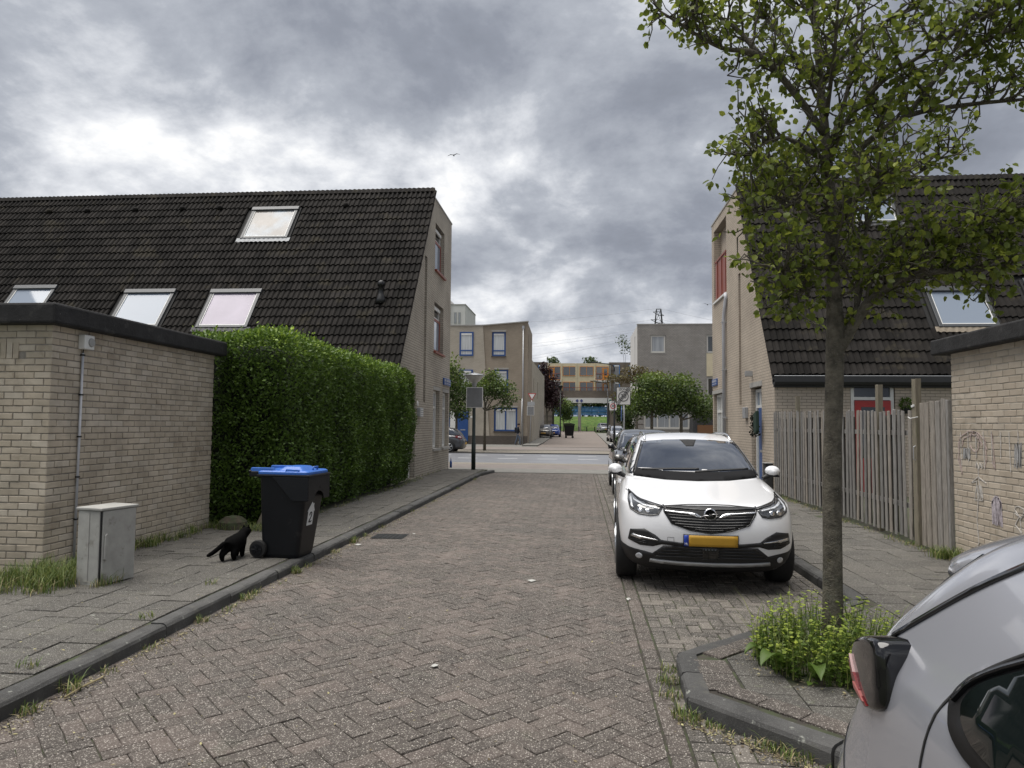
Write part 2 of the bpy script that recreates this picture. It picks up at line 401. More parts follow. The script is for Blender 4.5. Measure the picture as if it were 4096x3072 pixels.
# tree island -------------------------------------------------------
isl = MB().prism([(.78, 5.04), (2.6, 6.8), (2.6, 2.5), (.75, 4.32)], 'z', -.05, .086).build('tree_island', MATS['joint'], kind='structure', label='paved kerbed island around the young street tree')
ki = empty('kerb_island', (1, 4.6, 0), label='dark kerb bounding the tree island', kind='structure')
def off(p, d): return (p[0]+d[0], p[1]+d[1])
kerb_run(ki, (2.56, 6.74), (.76, 5.00)); kerb_run(ki, (.79, 5.05), (.75, 4.28), L=.4); kerb_run(ki, (.71, 4.36), (2.52, 2.55))
def island_tiles():
    places_mat['island_tile'] = MATS['pave_tile']; var = [slab(.293, .293, .03, .004, (k+.5)/10, .002) for k in range(10)]
    vb = [slab(.203, .099, .03, .004, (k+.5)/10, .002) for k in range(10)]; pl = []
    rest = MB(); s2 = math.sqrt(.5)
    fns = [lambda p: p[0]-.985, lambda p: (p[0]-.78)*s2-(p[1]-5.04)*s2-.19, lambda p: (p[0]-.75)*s2+(p[1]-4.32)*s2-.19, lambda p: 2.6-p[0]]
    for i in range(8):
        for j in range(-2, 16):
            cx, cy = 1.12+i*.3, 2.4+j*.3+(.15 if i % 2 else 0)
            if ((cx-1.70)/.50)**2+((cy-5.0)/.55)**2 < 1: continue
            cs = [(cx+a*.1465, cy+b*.1465) for a, b in ((-1, -1), (1, -1), (1, 1), (-1, 1))]
            if all(f(p) >= 0 for p in cs for f in fns): pl.append((Matrix.Translation((cx, cy, .1+random.gauss(0, .002))) @ Matrix.Rotation(random.gauss(0, .01), 4, 'Z'), random.randrange(10)))
            else:
                q = clip_poly(cs, fns)
                if q: rest.cur = random.random(); rest.prism(q, 'z', .07, .099)
    pieces(isl, 'island_tile', var, pl, limit=200)
    if rest.f: rest.build('cut_tiles', MATS['pave_tile'], isl, kind='stuff')
    places_mat['island_clinker'] = MATS['clinker']; pl = []
    for k in range(4): pl.append((Matrix.Translation((.86, 4.44+k*.135+.02, .1)) @ Matrix.Scale(1.02, 4, (1, 0, 0)) @ Matrix.Scale(1.3, 4, (0, 1, 0)), k))
    def diag(p, d, n, off_):
        d = Vector(d).normalized(); nrm = Vector((-d.y, d.x))
        for k in range(n):
            c = Vector(p) + d*(.13+k*.26) + nrm*off_
            pl.append((Matrix.Translation((c.x, c.y, .1)) @ Matrix.Rotation(math.atan2(d.y, d.x), 4, 'Z') @ Matrix.Scale(1.25, 4, (1, 0, 0)) @ Matrix.Scale(1.55, 4, (0, 1, 0)), random.randrange(10)))
    diag((.80, 4.37), (1, -1), 9, .085); diag((.83, 5.09), (1, 1), 8, -.085)
    pieces(isl, 'island_clinker', vb, pl)
island_tiles()
MB().lathe([(.56, .07), (.50, .103), (.3, .12), (.02, .13)], (1.70, 5.0, 0), 20).build('soil', MATS['soil'], isl, smooth=True)
# garden strips
box('garden_strip', MATS['soil'], None, -8, -4.46, 10.32, 19.4, -.02, .104, kind='structure', label='dark soil strip under the hedge')
box('garden_ground', MATS['soil'], None, 4.5, 22, 5, 17.2, -.03, .08, kind='structure', label='back garden soil behind the wooden fence')
# main road and beyond ---------------------------------------------
sheet('crossing_tiles', MATS['far_tile'], -60, 60, [24.4, 26.6], .012, 'pale concrete slabs along the side street mouth')
sheet('bike_path', MATS['bike_path'], -80, 80, [26.6, 29.4], .004, 'reddish bicycle path on the near side of the main road')
sheet('gutter_strip', MATS['yellow_clinker'], -80, 80, [29.4, 30.6], .006, 'yellowish clinker strip beside the main road')
mr_ = sheet('main_road', MATS['asphalt'], -120, 120, [30.6, 40.4], 0, 'grey asphalt main road crossing the street')
for x in range(-30, 30):
    for y in (34.6, 38.05):
        box('lane_dash', MATS['road_paint'], mr_, x*1.95-.1, x*1.95+.86, y-.06, y+.06, .001, .005)
sheet('verge_strip', MATS['yellow_clinker'], -80, 80, [40.4, 46.], .012, 'clinker verge on the far side of the main road')
sheet('bike_path', MATS['bike_path'], -80, 80, [46., 52.6], .013, 'reddish bicycle path on the far side of the main road')
sheet('far_pavement', MATS['far_tile'], -80, 80, [52.6, 58.6], .02, 'grey tiled pavement before the far houses')
sheet('far_street', MATS['far_clinker'], -3.2, 2.3, [52.7, 62, 80, 100, 115, 128], .03, 'brown clinker side street beyond the main road')
for s, x0, x1 in ((0, -4.4, -3.2), (1, 2.3, 4.7)):
    mb = MB()
    for a, b in ((54, 62), (62, 80), (80, 100)):
        mb.add([(x0, a, gz(a)+.13), (x1, a, gz(a)+.13), (x1, b, gz(b)+.13), (x0, b, gz(b)+.13), (x0, a, gz(a)-.1), (x1, a, gz(a)-.1), (x1, b, gz(b)-.1), (x0, b, gz(b)-.1)],
               [(0, 1, 2, 3), (0, 4, 5, 1), (1, 5, 6, 2), (3, 0, 4, 7)])
    mb.build('far_side_pavement', MATS['far_tile'], kind='structure', label=('tiled pavement beside the blue window house', 'tiled pavement beside the grey brick house')[s])
for y in (40.4, 46.):
    mb = MB()
    mb.box(-80, 80, y-.12, y, -.02, .06 if y < 41 else .03); mb.build('far_kerb', MATS['kerb_concrete'], kind='structure', label='dark kerb line of the verge at %s' % ('the asphalt' if y < 41 else 'the bicycle path'))
# ================================================================ BUILDINGS NEARBY
BEIGE = (.34, .275, .205)
M('shed_brick', (.48, .415, .325), .92, rnd=.07, col2=(.50, .445, .365), var=.2, vs=3., bump=.6, bs=110, bdist=.004, spec=.2,
  stain=[(1.4, .58, (.27, .22, .16), .5), (26., .66, (.50, .47, .42), .5)])
M('mortar', (.28, .255, .22), .95, var=.25, vs=12, bump=.5, bs=60)
M('mortar_pale', (.38, .35, .30), .95, var=.2, vs=12, bump=.5, bs=60)
M('shed_brick_pale', (.48, .41, .325), .92, rnd=.05, col2=(.49, .43, .35), var=.12, vs=3., bump=.6, bs=110, bdist=.004, spec=.2, stain=[(1.4, .62, (.25, .21, .15), .5)])
M('bitumen', (.020, .0195, .020), .9, var=.45, vs=5, bump=.7, bs=25, bdist=.01, stain=[(3.5, .58, (.06, .058, .055), .6), (30., .70, (.28, .28, .26), .7)])
M('pvc_pipe', (.46, .47, .50), .45, var=.08, vs=8)
M('grey_plastic', (.33, .33, .32), .5, var=.06)
M('cabinet_grey', (.36, .355, .33), .7, var=.16, vs=7, bump=.2, bs=40, stain=[(5., .58, (.17, .16, .13), .6), (11, .66, (.12, .13, .08), .5)])
M('dark_gap', (.012, .012, .012), .8)
M('roof_tile', (.0165, .0147, .0133), .82, rnd=.42, var=.4, vs=1.6, bump=.5, bs=50, spec=.12, stain=[(1.7, .57, (.046, .040, .028), .6), (40., .77, (.25, .25, .22), .6)])
M('zinc', (.42, .43, .44), .45, metal=.5, var=.12, vs=8)
M('lead_flashing', (.36, .37, .38), .6, var=.2, vs=14, bump=.3, bs=30)
M('tan_flashing', (.24, .20, .15), .7, var=.2, vs=14)
M('skylight_frame', (.06, .064, .068), .45, metal=.1, var=.08)
M('white_paint', (.72, .72, .69), .45, var=.06, vs=5)
M('offwhite_paint', (.60, .585, .54), .5, var=.06, vs=5)
M('blue_paint', (.022, .075, .24), .35, var=.08)
M('red_paint', (.36, .028, .028), .4, var=.08)
M('orange_red_paint', (.24, .055, .03), .45, var=.1)
M('concrete', (.36, .35, .325), .85, var=.15, vs=6, bump=.3, bs=50)
M('black_plastic', (.012, .012, .013), .45, var=.1)
M('dark_metal', (.02, .022, .024), .45, metal=.3)
M('gutter_grey', (.030, .031, .033), .6, var=.1)
M('glass_dark', (.020, .024, .028), .04, spec=1.0, coat=.6)
M('glass_sky', (.24, .28, .34), .03, spec=.3, coat=.15)  # sky reflection painted in: the pale blue base colour supplies its tone
M('glass_pink', (.34, .30, .37), .04, spec=.25, coat=.12, var=.10, vs=1.4, stain=(60., .70, (.2, .19, .2), .5))
M('glass_warm', (.24, .22, .20), .03, spec=.3, coat=.15, var=.25, vs=1.1, col2=(.30, .345, .39))
M('curtain', (.50, .52, .52), .25, spec=.5, coat=.5, var=.28, vs=16, stretch=(1, 1, .03))
M('curtain_grey', (.30, .32, .34), .25, spec=.5, coat=.5, var=.4, vs=22, stretch=(1, 1, .02))
M('blue_sign', (.03, .09, .30), .35, coat=.3)
M('sign_white', (.75, .75, .73), .4)
brick_mat('gable_brick', (.47, .425, .355), (.42, .38, .32), (.17, .155, .135), .22, .072, .013, .14)
brick_mat('gable_brick_warm', (.49, .42, .34), (.45, .385, .315), (.24, .215, .18), .22, .072, .013, .12)

def wall(parent, mat, axis, pos, inward, outline, holes, depth, thick=.3, name='wall', reveal=None):
    """wall plane at axis=pos, outline polygon in (u,z), rectangular holes (u0,u1,z0,z1) with reveals of the given depth going inward (+1/-1)"""
    pts = [Vector(p) for p in outline]; n = len(pts); edges = [(i, (i+1) % n) for i in range(n)]
    for (a, b, c, d) in holes:
        k = len(pts); pts += [Vector(q) for q in ((a, c), (b, c), (b, d), (a, d))]; edges += [(k+i, k+(i+1) % 4) for i in range(4)]
    V, _, F, *_ = delaunay_2d_cdt(pts, edges, [], 0, 1e-5)
    keep = []
    for f in F:
        c = sum((V[i] for i in f), Vector((0, 0)))/len(f)
        if in_poly(c, outline) and not any(a < c.x < b and cc < c.y < d for a, b, cc, d in holes): keep.append(f)
    def P(u, z, t): return (t, u, z) if axis == 'x' else (u, t, z)
    mb = MB(); back = pos + inward*thick
    mb.add([P(v.x, v.y, pos) for v in V], keep)
    for i in range(n):
        p, q = outline[i], outline[(i+1) % n]
        mb.add([P(*p, pos), P(*q, pos), P(*q, back), P(*p, back)], [(0, 1, 2, 3)])
    mb.add([P(p[0], p[1], back) for p in outline], [list(range(n))])
    rv = mb if reveal is None else MB()
    for h_ in holes:
        a, b, c, d = h_[:4]; t = pos + inward*depth; cs = [(a, c), (b, c), (b, d), (a, d)]
        for i in range(4):
            p, q = cs[i], cs[(i+1) % 4]; rv.add([P(*p, pos), P(*q, pos), P(*q, t), P(*p, t)], [(0, 1, 2, 3)])
        rv.add([P(*p, t) for p in cs], [(0, 1, 2, 3)])
    if reveal is not None: rv.build('reveal', reveal, parent)
    return mb.build(name, mat, parent)
def window(parent, axis, pos, out, u0, u1, z0, z1, frame, pane, fw=.07, bars_u=(), bars_z=(), sill=None, name='window', vent=None, fd=.07):
    """window whose frame front sits at axis=pos, facing out (+1/-1)"""
    def B(mb, a, b, c, d, t0, t1):
        t0, t1 = sorted((pos+out*t0, pos+out*t1))
        return mb.box(t0, t1, a, b, c, d) if axis == 'x' else mb.box(a, b, t0, t1, c, d)
    mb = MB(); B(mb, u0, u0+fw, z0, z1, 0, -fd); B(mb, u1-fw, u1, z0, z1, 0, -fd)
    B(mb, u0+fw, u1-fw, z0, z0+fw, -.001, -fd); B(mb, u0+fw, u1-fw, z1-fw, z1, -.001, -fd)
    for u in bars_u: B(mb, u-fw*.45, u+fw*.45, z0+fw, z1-fw, -.002, -fd)
    for z in bars_z: B(mb, u0+fw, u1-fw, z-fw*.45, z+fw*.45, -.003, -fd)
    w = mb.build(name, frame, parent)
    us = [u0+fw] + [u for u in bars_u] + [u1-fw]; zs = [z0+fw] + [z for z in bars_z] + [z1-fw]
    for i in range(len(us)-1):
        for j in range(len(zs)-1):
            g_ = MB(); a, b = us[i]+(fw*.45 if i else 0), us[i+1]-(fw*.45 if i < len(us)-2 else 0)
            c, d = zs[j]+(fw*.45 if j else 0), zs[j+1]-(fw*.45 if j < len(zs)-2 else 0)
            B(g_, a, b, c, d, -fd*.55, -fd*.75); g_.build('pane', pane, w)
    if vent: v = MB(); B(v, u0+fw*1.2, u1-fw*1.2, vent[0], vent[1], .012, -.02); v.build('vent_strip', MATS['white_paint'], w)
    if sill: s = MB(); B(s, u0-.06, u1+.06, z0-.07, z0-.004, sill, -fd); s.build('sill', MATS['concrete'], w)
    return w
# ---- bricks laid one by one
def brick_wall(parent, mats, faces, L=.22, Hc=.0717, limit=300, skips=()):
    """faces: (axis, pos, out, u0, u1, z0, z1, half)"""
    places_mat['brick'] = mats
    var = []
    for k in range(16):
        m = slab(L-.010, Hc-.011, .05, .004, (k+.5)/16, .0024); var.append(m)
    pl = []
    for (axis, pos, out, u0, u1, z0, z1, half) in faces:
        nrow = int((z1-z0)/Hc+.5)
        for r_ in range(nrow):
            z = z0+(r_+.5)*Hc; u = u0 - ((L/2) if (r_+half) % 2 else 0)
            while u < u1-.01:
                a, b = max(u, u0), min(u+L, u1)
                if b-a > .03:
                    c = (a+b)/2; s = (b-a-.010)/(L-.010)
                    if not any(x0 < c < x1 and y0 < z < y1 for (ax, x0, x1, y0, y1) in skips if ax == axis):
                        if axis == 'x': R = Matrix(((0, 0, out), (-out if False else 1, 0, 0), (0, 1, 0))).to_4x4()
                        else: R = Matrix(((1, 0, 0), (0, 0, out), (0, 1, 0))).to_4x4()
                        if R.determinant() < 0: R = R @ Matrix.Scale(-1, 4, (1, 0, 0))
                        j = random.gauss(0, .0012)
                        T = (pos+out*j, c, z) if axis == 'x' else (c, pos+out*j, z)
                        pl.append((Matrix.Translation(T) @ R @ Matrix.Rotation(random.gauss(0, .004), 4, 'Z') @ Matrix.Scale(s, 4, (1, 0, 0)), random.randrange(16)))
                u += L
    pieces(parent, 'brick', var, pl, limit=limit)
# ---- left garage shed
s1 = empty('brick_shed', (-7, 8.5, .1), label='flat roofed beige brick shed beside the clipped hedge', cat='shed')
box('wall_core', MATS['mortar'], s1, -10, -5.508, 6.91, 10.2, .0, 2.66)
brick_wall(s1, MATS['shed_brick'], [('x', -5.5, 1, 6.9, 10.21, .08, 2.66, 0), ('y', 6.902, -1, -6.9, -5.5, .08, 2.66, 1)],
           skips=[('y', -7.5, -5.86, 2.3, 2.47)])
mb = MB()
for k in range(14): mb.cur = random.random(); mb.box(-5.87-.072*(k+1)+.005, -5.87-.072*k-.005, 6.897, 6.93, 2.300, 2.470)
mb.build('soldier_course', MATS['shed_brick'], s1)
mb = MB().prism([(-10.2, 6.74), (-5.36, 6.74), (-5.36, 10.33), (-10.2, 10.33)], 'z', 2.65, 2.865)
mb.build('roof_edge', MATS['bitumen'], s1, bevel=.025)
box('lamp_box', MATS['white_paint'], s1, -5.5, -5.42, 7.28, 7.44, 2.44, 2.6, bevel=.01)
MB().lathe([(.05, -5.42), (.045, -5.405), (.0, -5.402)], (0, 7.385, 2.52), 16, 'x', cap=False).build('lamp_lens', MATS['grey_plastic'], s1)
cp = empty('conduit_pipe', (-5.48, 7.34, .1), label='pale grey conduit running down the shed wall from a small box', cat='pipe')
MB().tube([(-5.478, 7.335, 2.40), (-5.478, 7.33, .12)], .013, 10).build('conduit', MATS['pvc_pipe'], cp, smooth=True)
MB().tube([(-5.478, 7.345, 2.47), (-5.478, 7.335, 2.40)], [.005, .008], 6).build('cable', MATS['black_plastic'], cp)
for z in (2.37, 1.93, 1.47, 1.03, .57): box('clip', MATS['dark_metal'], cp, -5.495, -5.462, 7.315, 7.352, z, z+.016)
# ---- utility cabinet (stands a little askew)
cab = empty('utility_cabinet', (-4.58, 6.58, .08), rz=rad(-13), label='weathered grey concrete utility cabinet in front of the shed wall', cat='cabinet')
MB().box(-.15, .125, -.20, .20, 0, .72).build('body', MATS['cabinet_grey'], cab, bevel=.012, local=True)
MB().box(-.165, .16, -.215, .215, .722, .75).build('lid', MATS['cabinet_grey'], cab, bevel=.008, local=True)
d_ = MB().box(.128, .155, -.185, .19, .03, .718).build('door', MATS['cabinet_grey'], cab, bevel=.008, local=True)
MB().box(.127, .14, -.199, -.187, .03, .715).build('door_gap', MATS['dark_gap'], cab, local=True)
MB().prism([(-.175, .27), (-.15, .25), (-.135, .46), (-.15, .51), (-.17, .49)], 'x', .155, .172).build('handle', MATS['cabinet_grey'], d_, bevel=.004, local=True)
MB().box(-.05, .0, -.206, -.2, .05, .70).build('side_gap', MATS['cabinet_grey'], cab, local=True)
# ---- right shed
s2 = empty('brick_shed', (6, 7, .1), label='flat roofed pale brick shed with chalk drawings beside the wooden fence', cat='shed')
box('wall_core', MATS['mortar_pale'], s2, 4.525, 9, 4.2, 9.14, 0, 2.56)
brick_wall(s2, MATS['shed_brick_pale'], [('x', 4.52, -1, 5.0, 9.15, .06, 2.57, 0), ('y', 9.15, 1, 4.52, 5.4, .06, 2.57, 1)])
MB().prism([(4.38, 4.1), (9.2, 4.1), (9.2, 9.36), (4.38, 9.36)], 'z', 2.56, 2.75).build('roof_edge', MATS['bitumen'], s2, bevel=.02)
# chalk drawings on the wall (flat print: thin chalk lines)
M('chalk_white', (.56, .53, .49), .95, var=.35, vs=40); M('chalk_pink', (.46, .37, .34), .95, var=.35, vs=40); M('chalk_lilac', (.47, .42, .45), .95, var=.4, vs=30); M('chalk_blue', (.38, .375, .37), .95, var=.4, vs=30)
def chalk(name, mat, strokes, w=.006):
    mb = MB()
    for st in strokes:
        for (a, b) in zip(st[:-1], st[1:]):
            d = Vector((b[0]-a[0], b[1]-a[1]))
            if d.length < 1e-5: continue
            n_ = Vector((-d.y, d.x)).normalized()*w
            mb.prism([(a[0]+n_.x, a[1]+n_.y), (a[0]-n_.x, a[1]-n_.y), (b[0]-n_.x, b[1]-n_.y), (b[0]+n_.x, b[1]+n_.y)], 'x', 4.5135, 4.519)
    return mb.build(name, MATS[mat], s2, kind='stuff')
def arc(cy, cz, ry, rz, a0, a1, n=14): return [(cy+ry*math.cos(rad(a0+(a1-a0)*t/n)), cz+rz*math.sin(rad(a0+(a1-a0)*t/n))) for t in range(n+1)]
def wob(st, s=.012): return [(y+random.uniform(-s, s), z+random.uniform(-s, s)) for y, z in st]
chalk('chalk_drawing', 'chalk_pink', [wob(arc(8.72, 1.42, .30, .20, 0, 180)), wob(arc(8.72, 1.42, .22, .16, 10, 170)), wob([(8.98, 1.55), (9.03, 1.28), (8.95, 1.1), (8.98, 1.3)]), wob([(8.46, 1.55), (8.42, 1.3), (8.47, 1.22)]), wob(arc(8.66, 1.5, .09, .12, 0, 340)), wob([(8.3, 1.6), (8.27, 1.2), (8.31, 1.3)])])
chalk('chalk_drawing', 'chalk_white', [wob([(8.60, 1.24), (8.60, 1.06), (8.52, .84), (8.69, .84), (8.62, 1.06), (8.75, 1.02), (8.60, 1.10), (8.44, 1.04)]), wob([(8.62, .84), (8.66, .6), (8.63, .35), (8.67, .3)], .006), wob([(8.50, 1.27), (8.53, 1.2), (8.56, 1.27), (8.59, 1.2), (8.62, 1.27), (8.66, 1.2)]),
      *[wob([(8.56+.015*k, 1.0), (8.53+.02*k, .86)]) for k in range(6)], wob([(7.95, .82), (7.86, .75), (7.93, .66), (7.82, .58), (7.86, .72), (7.78, .80)]), wob(arc(7.86, .80, .08, .05, 20, 330)),
      *[wob([(8.95-.16*k, 1.62), (8.95-.16*k, 1.2+.06*(k % 3))], .01) for k in range(8)]], .0045)
chalk('chalk_drawing', 'chalk_lilac', [wob(arc(8.26, .80, .085, .11, 0, 180), .004)] + [wob([(8.18+.02*k, .86+.05*math.sin(.4*k)), (8.17+.021*k, .60)], .01) for k in range(9)], .010)
chalk('chalk_drawing', 'chalk_blue', [wob([(8.9-.012*k, 1.42), (8.9-.012*k, 1.30)], .01) for k in range(12)] + [wob([(7.9-.014*k, 1.5), (7.9-.014*k, 1.25)], .015) for k in range(9)], .006)
# ---- roof tiles
def tile_mesh(k):
    mb = MB(); mb.cur = (k+.5)/12; W, LN = .298, .372; xs = []; zs = []
    for q in range(2):
        for (t, h) in ((0, .0), (.25, 0), (.40, .020), (.60, .038), (.80, .038), (.95, .015)): xs.append(-W/2 + (q+t)*W/2); zs.append(h)
    xs.append(W/2); zs.append(0.)
    n = len(xs); lift = .034; vs = []
    for x, z in zip(xs, zs): vs.append((x, 0, z+lift+random.uniform(-.0015, .0015)))
    for x, z in zip(xs, zs): vs.append((x, LN, z*.95))
    for x, z in zip(xs, zs): vs.append((x, .004, z+lift-.022))
    fs = [(i, i+1, n+i+1, n+i) for i in range(n-1)] + [(2*n+i, 2*n+i+1, i+1, i) for i in range(n-1)]
    b = len(vs); vs += [(xs[0], 0, zs[0]+lift), (xs[0], LN, 0), (xs[0], LN, -.02), (xs[0], 0, 0), (xs[-1], 0, lift), (xs[-1], LN, 0), (xs[-1], LN, -.02), (xs[-1], 0, 0)]
    fs += [(b, b+1, b+2, b+3), (b+4, b+7, b+6, b+5)]
    return mb.add(vs, fs)
def tiled_roof(parent, x0, x1, eave, ridge, holes, gauge=.345, limit=300):
    """roof slope rising in +Y; eave/ridge are (Y,z); holes (x0,x1,s0,s1) along the slope"""
    places_mat['roof_tile'] = MATS['roof_tile']; var = [tile_mesh(k) for k in range(12)]
    e = Vector((0, *eave)); d = Vector((0, ridge[0]-eave[0], ridge[1]-eave[1])); Ls = d.length; d.normalize(); ang = math.atan2(d.z, d.y)
    nrm = Vector((0, -math.sin(ang), math.cos(ang))); R = Matrix.Rotation(ang, 4, 'X'); pl = []
    core = MB(); a, b = e - nrm*.03, e + d*Ls - nrm*.03
    core.add([(x0, *a.yz), (x1, *a.yz), (x1, *b.yz), (x0, *b.yz)], [(0, 1, 2, 3)])
    core.build('roof_deck', MATS['dark_gap'], parent)
    rows = int(Ls/gauge)+1
    for r_ in range(rows):
        s = Ls - (rows-r_)*gauge
        if s < -.12: continue
        x = x0
        while x < x1-.02:
            cx = x+.15
            if not any(h[0]-.05 < cx < h[1]+.05 and h[2]-.25 < s < h[3]-.1 for h in holes):
                c = e + d*(s+random.gauss(0, .005)); pl.append((Matrix.Translation((cx, c.y, c.z)) @ R @ Matrix.Rotation(random.gauss(0, .010), 4, 'Z') @ Matrix.Rotation(random.gauss(0, .012), 4, 'Y'), random.randrange(12)))
            x += .3
    pieces(parent, 'roof_tile', var, pl, limit=limit)
    return e, d, nrm, R, Ls
def skylight(parent, fr, x0, x1, s0, s1, pane, flash):
    e, d, nrm, R, Ls = fr
    T = Matrix.Translation(e) @ R; mb = MB(); mb.X = T; f = .085; h = .085
    mb.box(x0, x0+f, s0, s1, -.02, h); mb.box(x1-f, x1, s0, s1, -.02, h); mb.box(x0+f, x1-f, s0, s0+f, -.02, h-.004); mb.box(x0-.02, x1+.02, s1-f*1.3, s1+.04, -.021, h+.03)
    w = mb.build('skylight', MATS['skylight_frame'], parent, bevel=.008)
    mb = MB(); mb.X = T; mb.box(x0+f+.0, x1-f, s0+f, s1-f*1.3, -.01, h-.03); mb.build('pane', MATS[pane], w)
    mb = MB(); mb.X = T; g_ = .022; a, b, c, q = x0+f, x1-f, s0+f, s1-f*1.3
    mb.box(a, a+g_, c, q, h-.03, h-.012); mb.box(b-g_, b, c, q, h-.03, h-.012); mb.box(a+g_, b-g_, c, c+g_, h-.03, h-.012); mb.build('sash', MATS['white_paint'], w)
    mb = MB(); mb.X = T; n = int((x1-x0+.2)/.0375)
    vs = []
    for i in range(n+1):
        x = x0-.1+(x1-x0+.2)*i/n; wv = .012*math.sin(i*math.pi/2)
        vs += [(x, s0-.15+.012*math.sin(i*1.9), .06+wv), (x, s0+.01, .062+wv*.3)]
    mb.add(vs, [(2*i, 2*i+2, 2*i+3, 2*i+1) for i in range(n)]); mb.build('flashing', MATS[flash], w, smooth=True)
    for (xa, xb) in ((x0-.07, x0-.003), (x1+.003, x1+.07)): mb = MB(); mb.X = T; mb.box(xa, xb, s0, s1+.05, -.02, .035); mb.build('gutter_flashing', MATS['dark_gap'], w)
    return w
# ---- left terrace house
hl = empty('terrace_house', (-12, 21, .1), label='terrace house with dark tiled slope, three lower skylights and grey brick gable', cat='house')
wall(hl, MATS['gable_brick'], 'x', -4.7, -1, [(17.5, .05), (25.28, .05), (25.28, 8.93), (21.82, 8.93), (17.5, 2.9)],
     [(22.42, 23.95, 6.66, 8.2), (22.42, 23.95, 4.0, 5.6), (20.95, 21.28, 2.3, 6.77), (22.45, 23.48, .85, 2.75), (24.02, 25.1, .85, 2.76), (19.05, 20.02, .12, 2.75)], .22)
wall(hl, MATS['gable_brick'], 'y', 25.28, -1, [(-24, .05), (-5.0, .05), (-5.0, 8.93), (-24, 8.93)], [], .1)
wall(hl, MATS['gable_brick'], 'y', 17.5, 1, [(-24, .05), (-5.0, .05), (-5.0, 2.9), (-24, 2.9)], [], .1)
box('flat_roof', MATS['bitumen'], hl, -24, -4.98, 21.9, 25.2, 8.6, 8.88)
box('coping', MATS['concrete'], hl, -5.05, -4.68, 21.86, 25.31, 8.93, 8.985)
fr = tiled_roof(hl, -22.55, -4.62, (17.35, 2.78), (21.82, 9.02), [(-10.35, -8.86, 5.45, 6.9), (-10.45, -8.98, 1.72, 3.15), (-13.05, -11.55, 1.75, 3.18), (-16.6, -15.3, 1.9, 3.4)])
for (a, b, c, d, p, fl) in ((-10.35, -8.86, 5.45, 6.9, 'glass_warm', 'lead_flashing'), (-10.45, -8.98, 1.72, 3.15, 'glass_pink', 'gutter_grey'), (-13.05, -11.55, 1.75, 3.18, 'glass_sky', 'gutter_grey'), (-16.6, -15.3, 1.9, 3.4, 'glass_sky', 'gutter_grey')):
    skylight(hl, fr, a, b, c, d, p, fl)
e, d, nrm, R, Ls = fr
mb = MB(); mb.X = Matrix.Translation(e) @ R
for i in range(60):
    x = -4.62-.3*i
    mb.cur = random.random(); mb.prism([(x-.298, -.06), (x, -.06), (x, .05), (x-.08, .075), (x-.15, .05), (x-.225, .078), (x-.298, .05)], 'y', Ls-.06, Ls+.13)
mb.build('ridge_cap', MATS['roof_tile'], hl)
for x in (-7.36, -9.56, -11.5, -12.77, -14.37, -16.03, -17.36):
    mb = MB(); mb.X = Matrix.Translation(e + d*7.0 + Vector((x, 0, 0))) @ R
    mb.lathe([(.085, .03), (.08, .09), (.045, .13), (.01, .14)], (0, 0, 0), 12); mb.build('vent_tile', MATS['roof_tile'], hl, smooth=True)
vp = e + d*2.75 + Vector((-5.46, 0, 0)); b0 = vp + nrm*.05
pp = MB(); pp.lathe([(.15, -.10), (.12, .02), (.085, .14), (.07, .17), (.07, .38), (.10, .39), (.10, .45), (.088, .50), (.05, .535), (.01, .545)], b0, 18)
pp.build('vent_pipe', MATS['black_plastic'], hl, smooth=True)
for z0, z1 in ((6.66, 8.2), (4.0, 5.6)):
    w = window(hl, 'x', -4.84, 1, 22.45, 23.92, z0, z1, MATS['white_paint'], MATS['glass_dark'], .07, bars_z=(z1-.42,))
    mb = MB(); a, b, c, q = 22.50, 23.86, z0+.03, z1-.46; t0, t1 = -4.838, -4.80
    mb.box(t0, t1, a, a+.08, c, q); mb.box(t0, t1, b-.08, b, c, q); mb.box(t0, t1-.001, a+.08, b-.08, c, c+.08); mb.box(t0, t1-.001, a+.08, b-.08, q-.08, q)
    mb.build('sash', MATS['orange_red_paint'], w)
    box('pane', MATS['glass_sky'], w, -4.835, -4.82, a+.08, b-.08, c+.08, q-.08)
    box('vent_strip', MATS['white_paint'], w, -4.84, -4.79, 22.54, 23.84, z1-.17, z1-.07)
    box('sill', MATS['orange_red_paint'], w, -4.9, -4.62, 22.38, 24.0, z0-.06, z0+.0)
for a, b in ((22.47, 23.46), (24.04, 25.08)):
    w = window(hl, 'x', -4.82, 1, a, b, .87, 2.74, MATS['white_paint'], MATS['curtain'], .075, bars_u=((a+b)/2,), bars_z=(2.2,))
    box('sill', MATS['concrete'], w, -4.85, -4.63, a-.06, b+.1, .78, .858); box('lintel', MATS['concrete'], w, -4.9, -4.692, a-.05, b+.1, 2.755, 2.87)
dr = box('door', MATS['white_paint'], hl, -4.90, -4.84, 19.12, 19.98, .12, 2.72)
mbx = box('mailbox', MATS['zinc'], hl, -4.7, -4.60, 20.18, 20.6, 1.86, 2.12, bevel=.01)
for k in range(4): box('slot', MATS['sign_white'], mbx, -4.602, -4.59, 20.22, 20.56, 1.88+.06*k, 1.905+.06*k)
MB().lathe([(.075, -4.7), (.07, -4.685), (.0, -4.683)], (0, 20.25, 2.24), 14, 'x', cap=False).build('number_plate', MATS['sign_white'], hl)
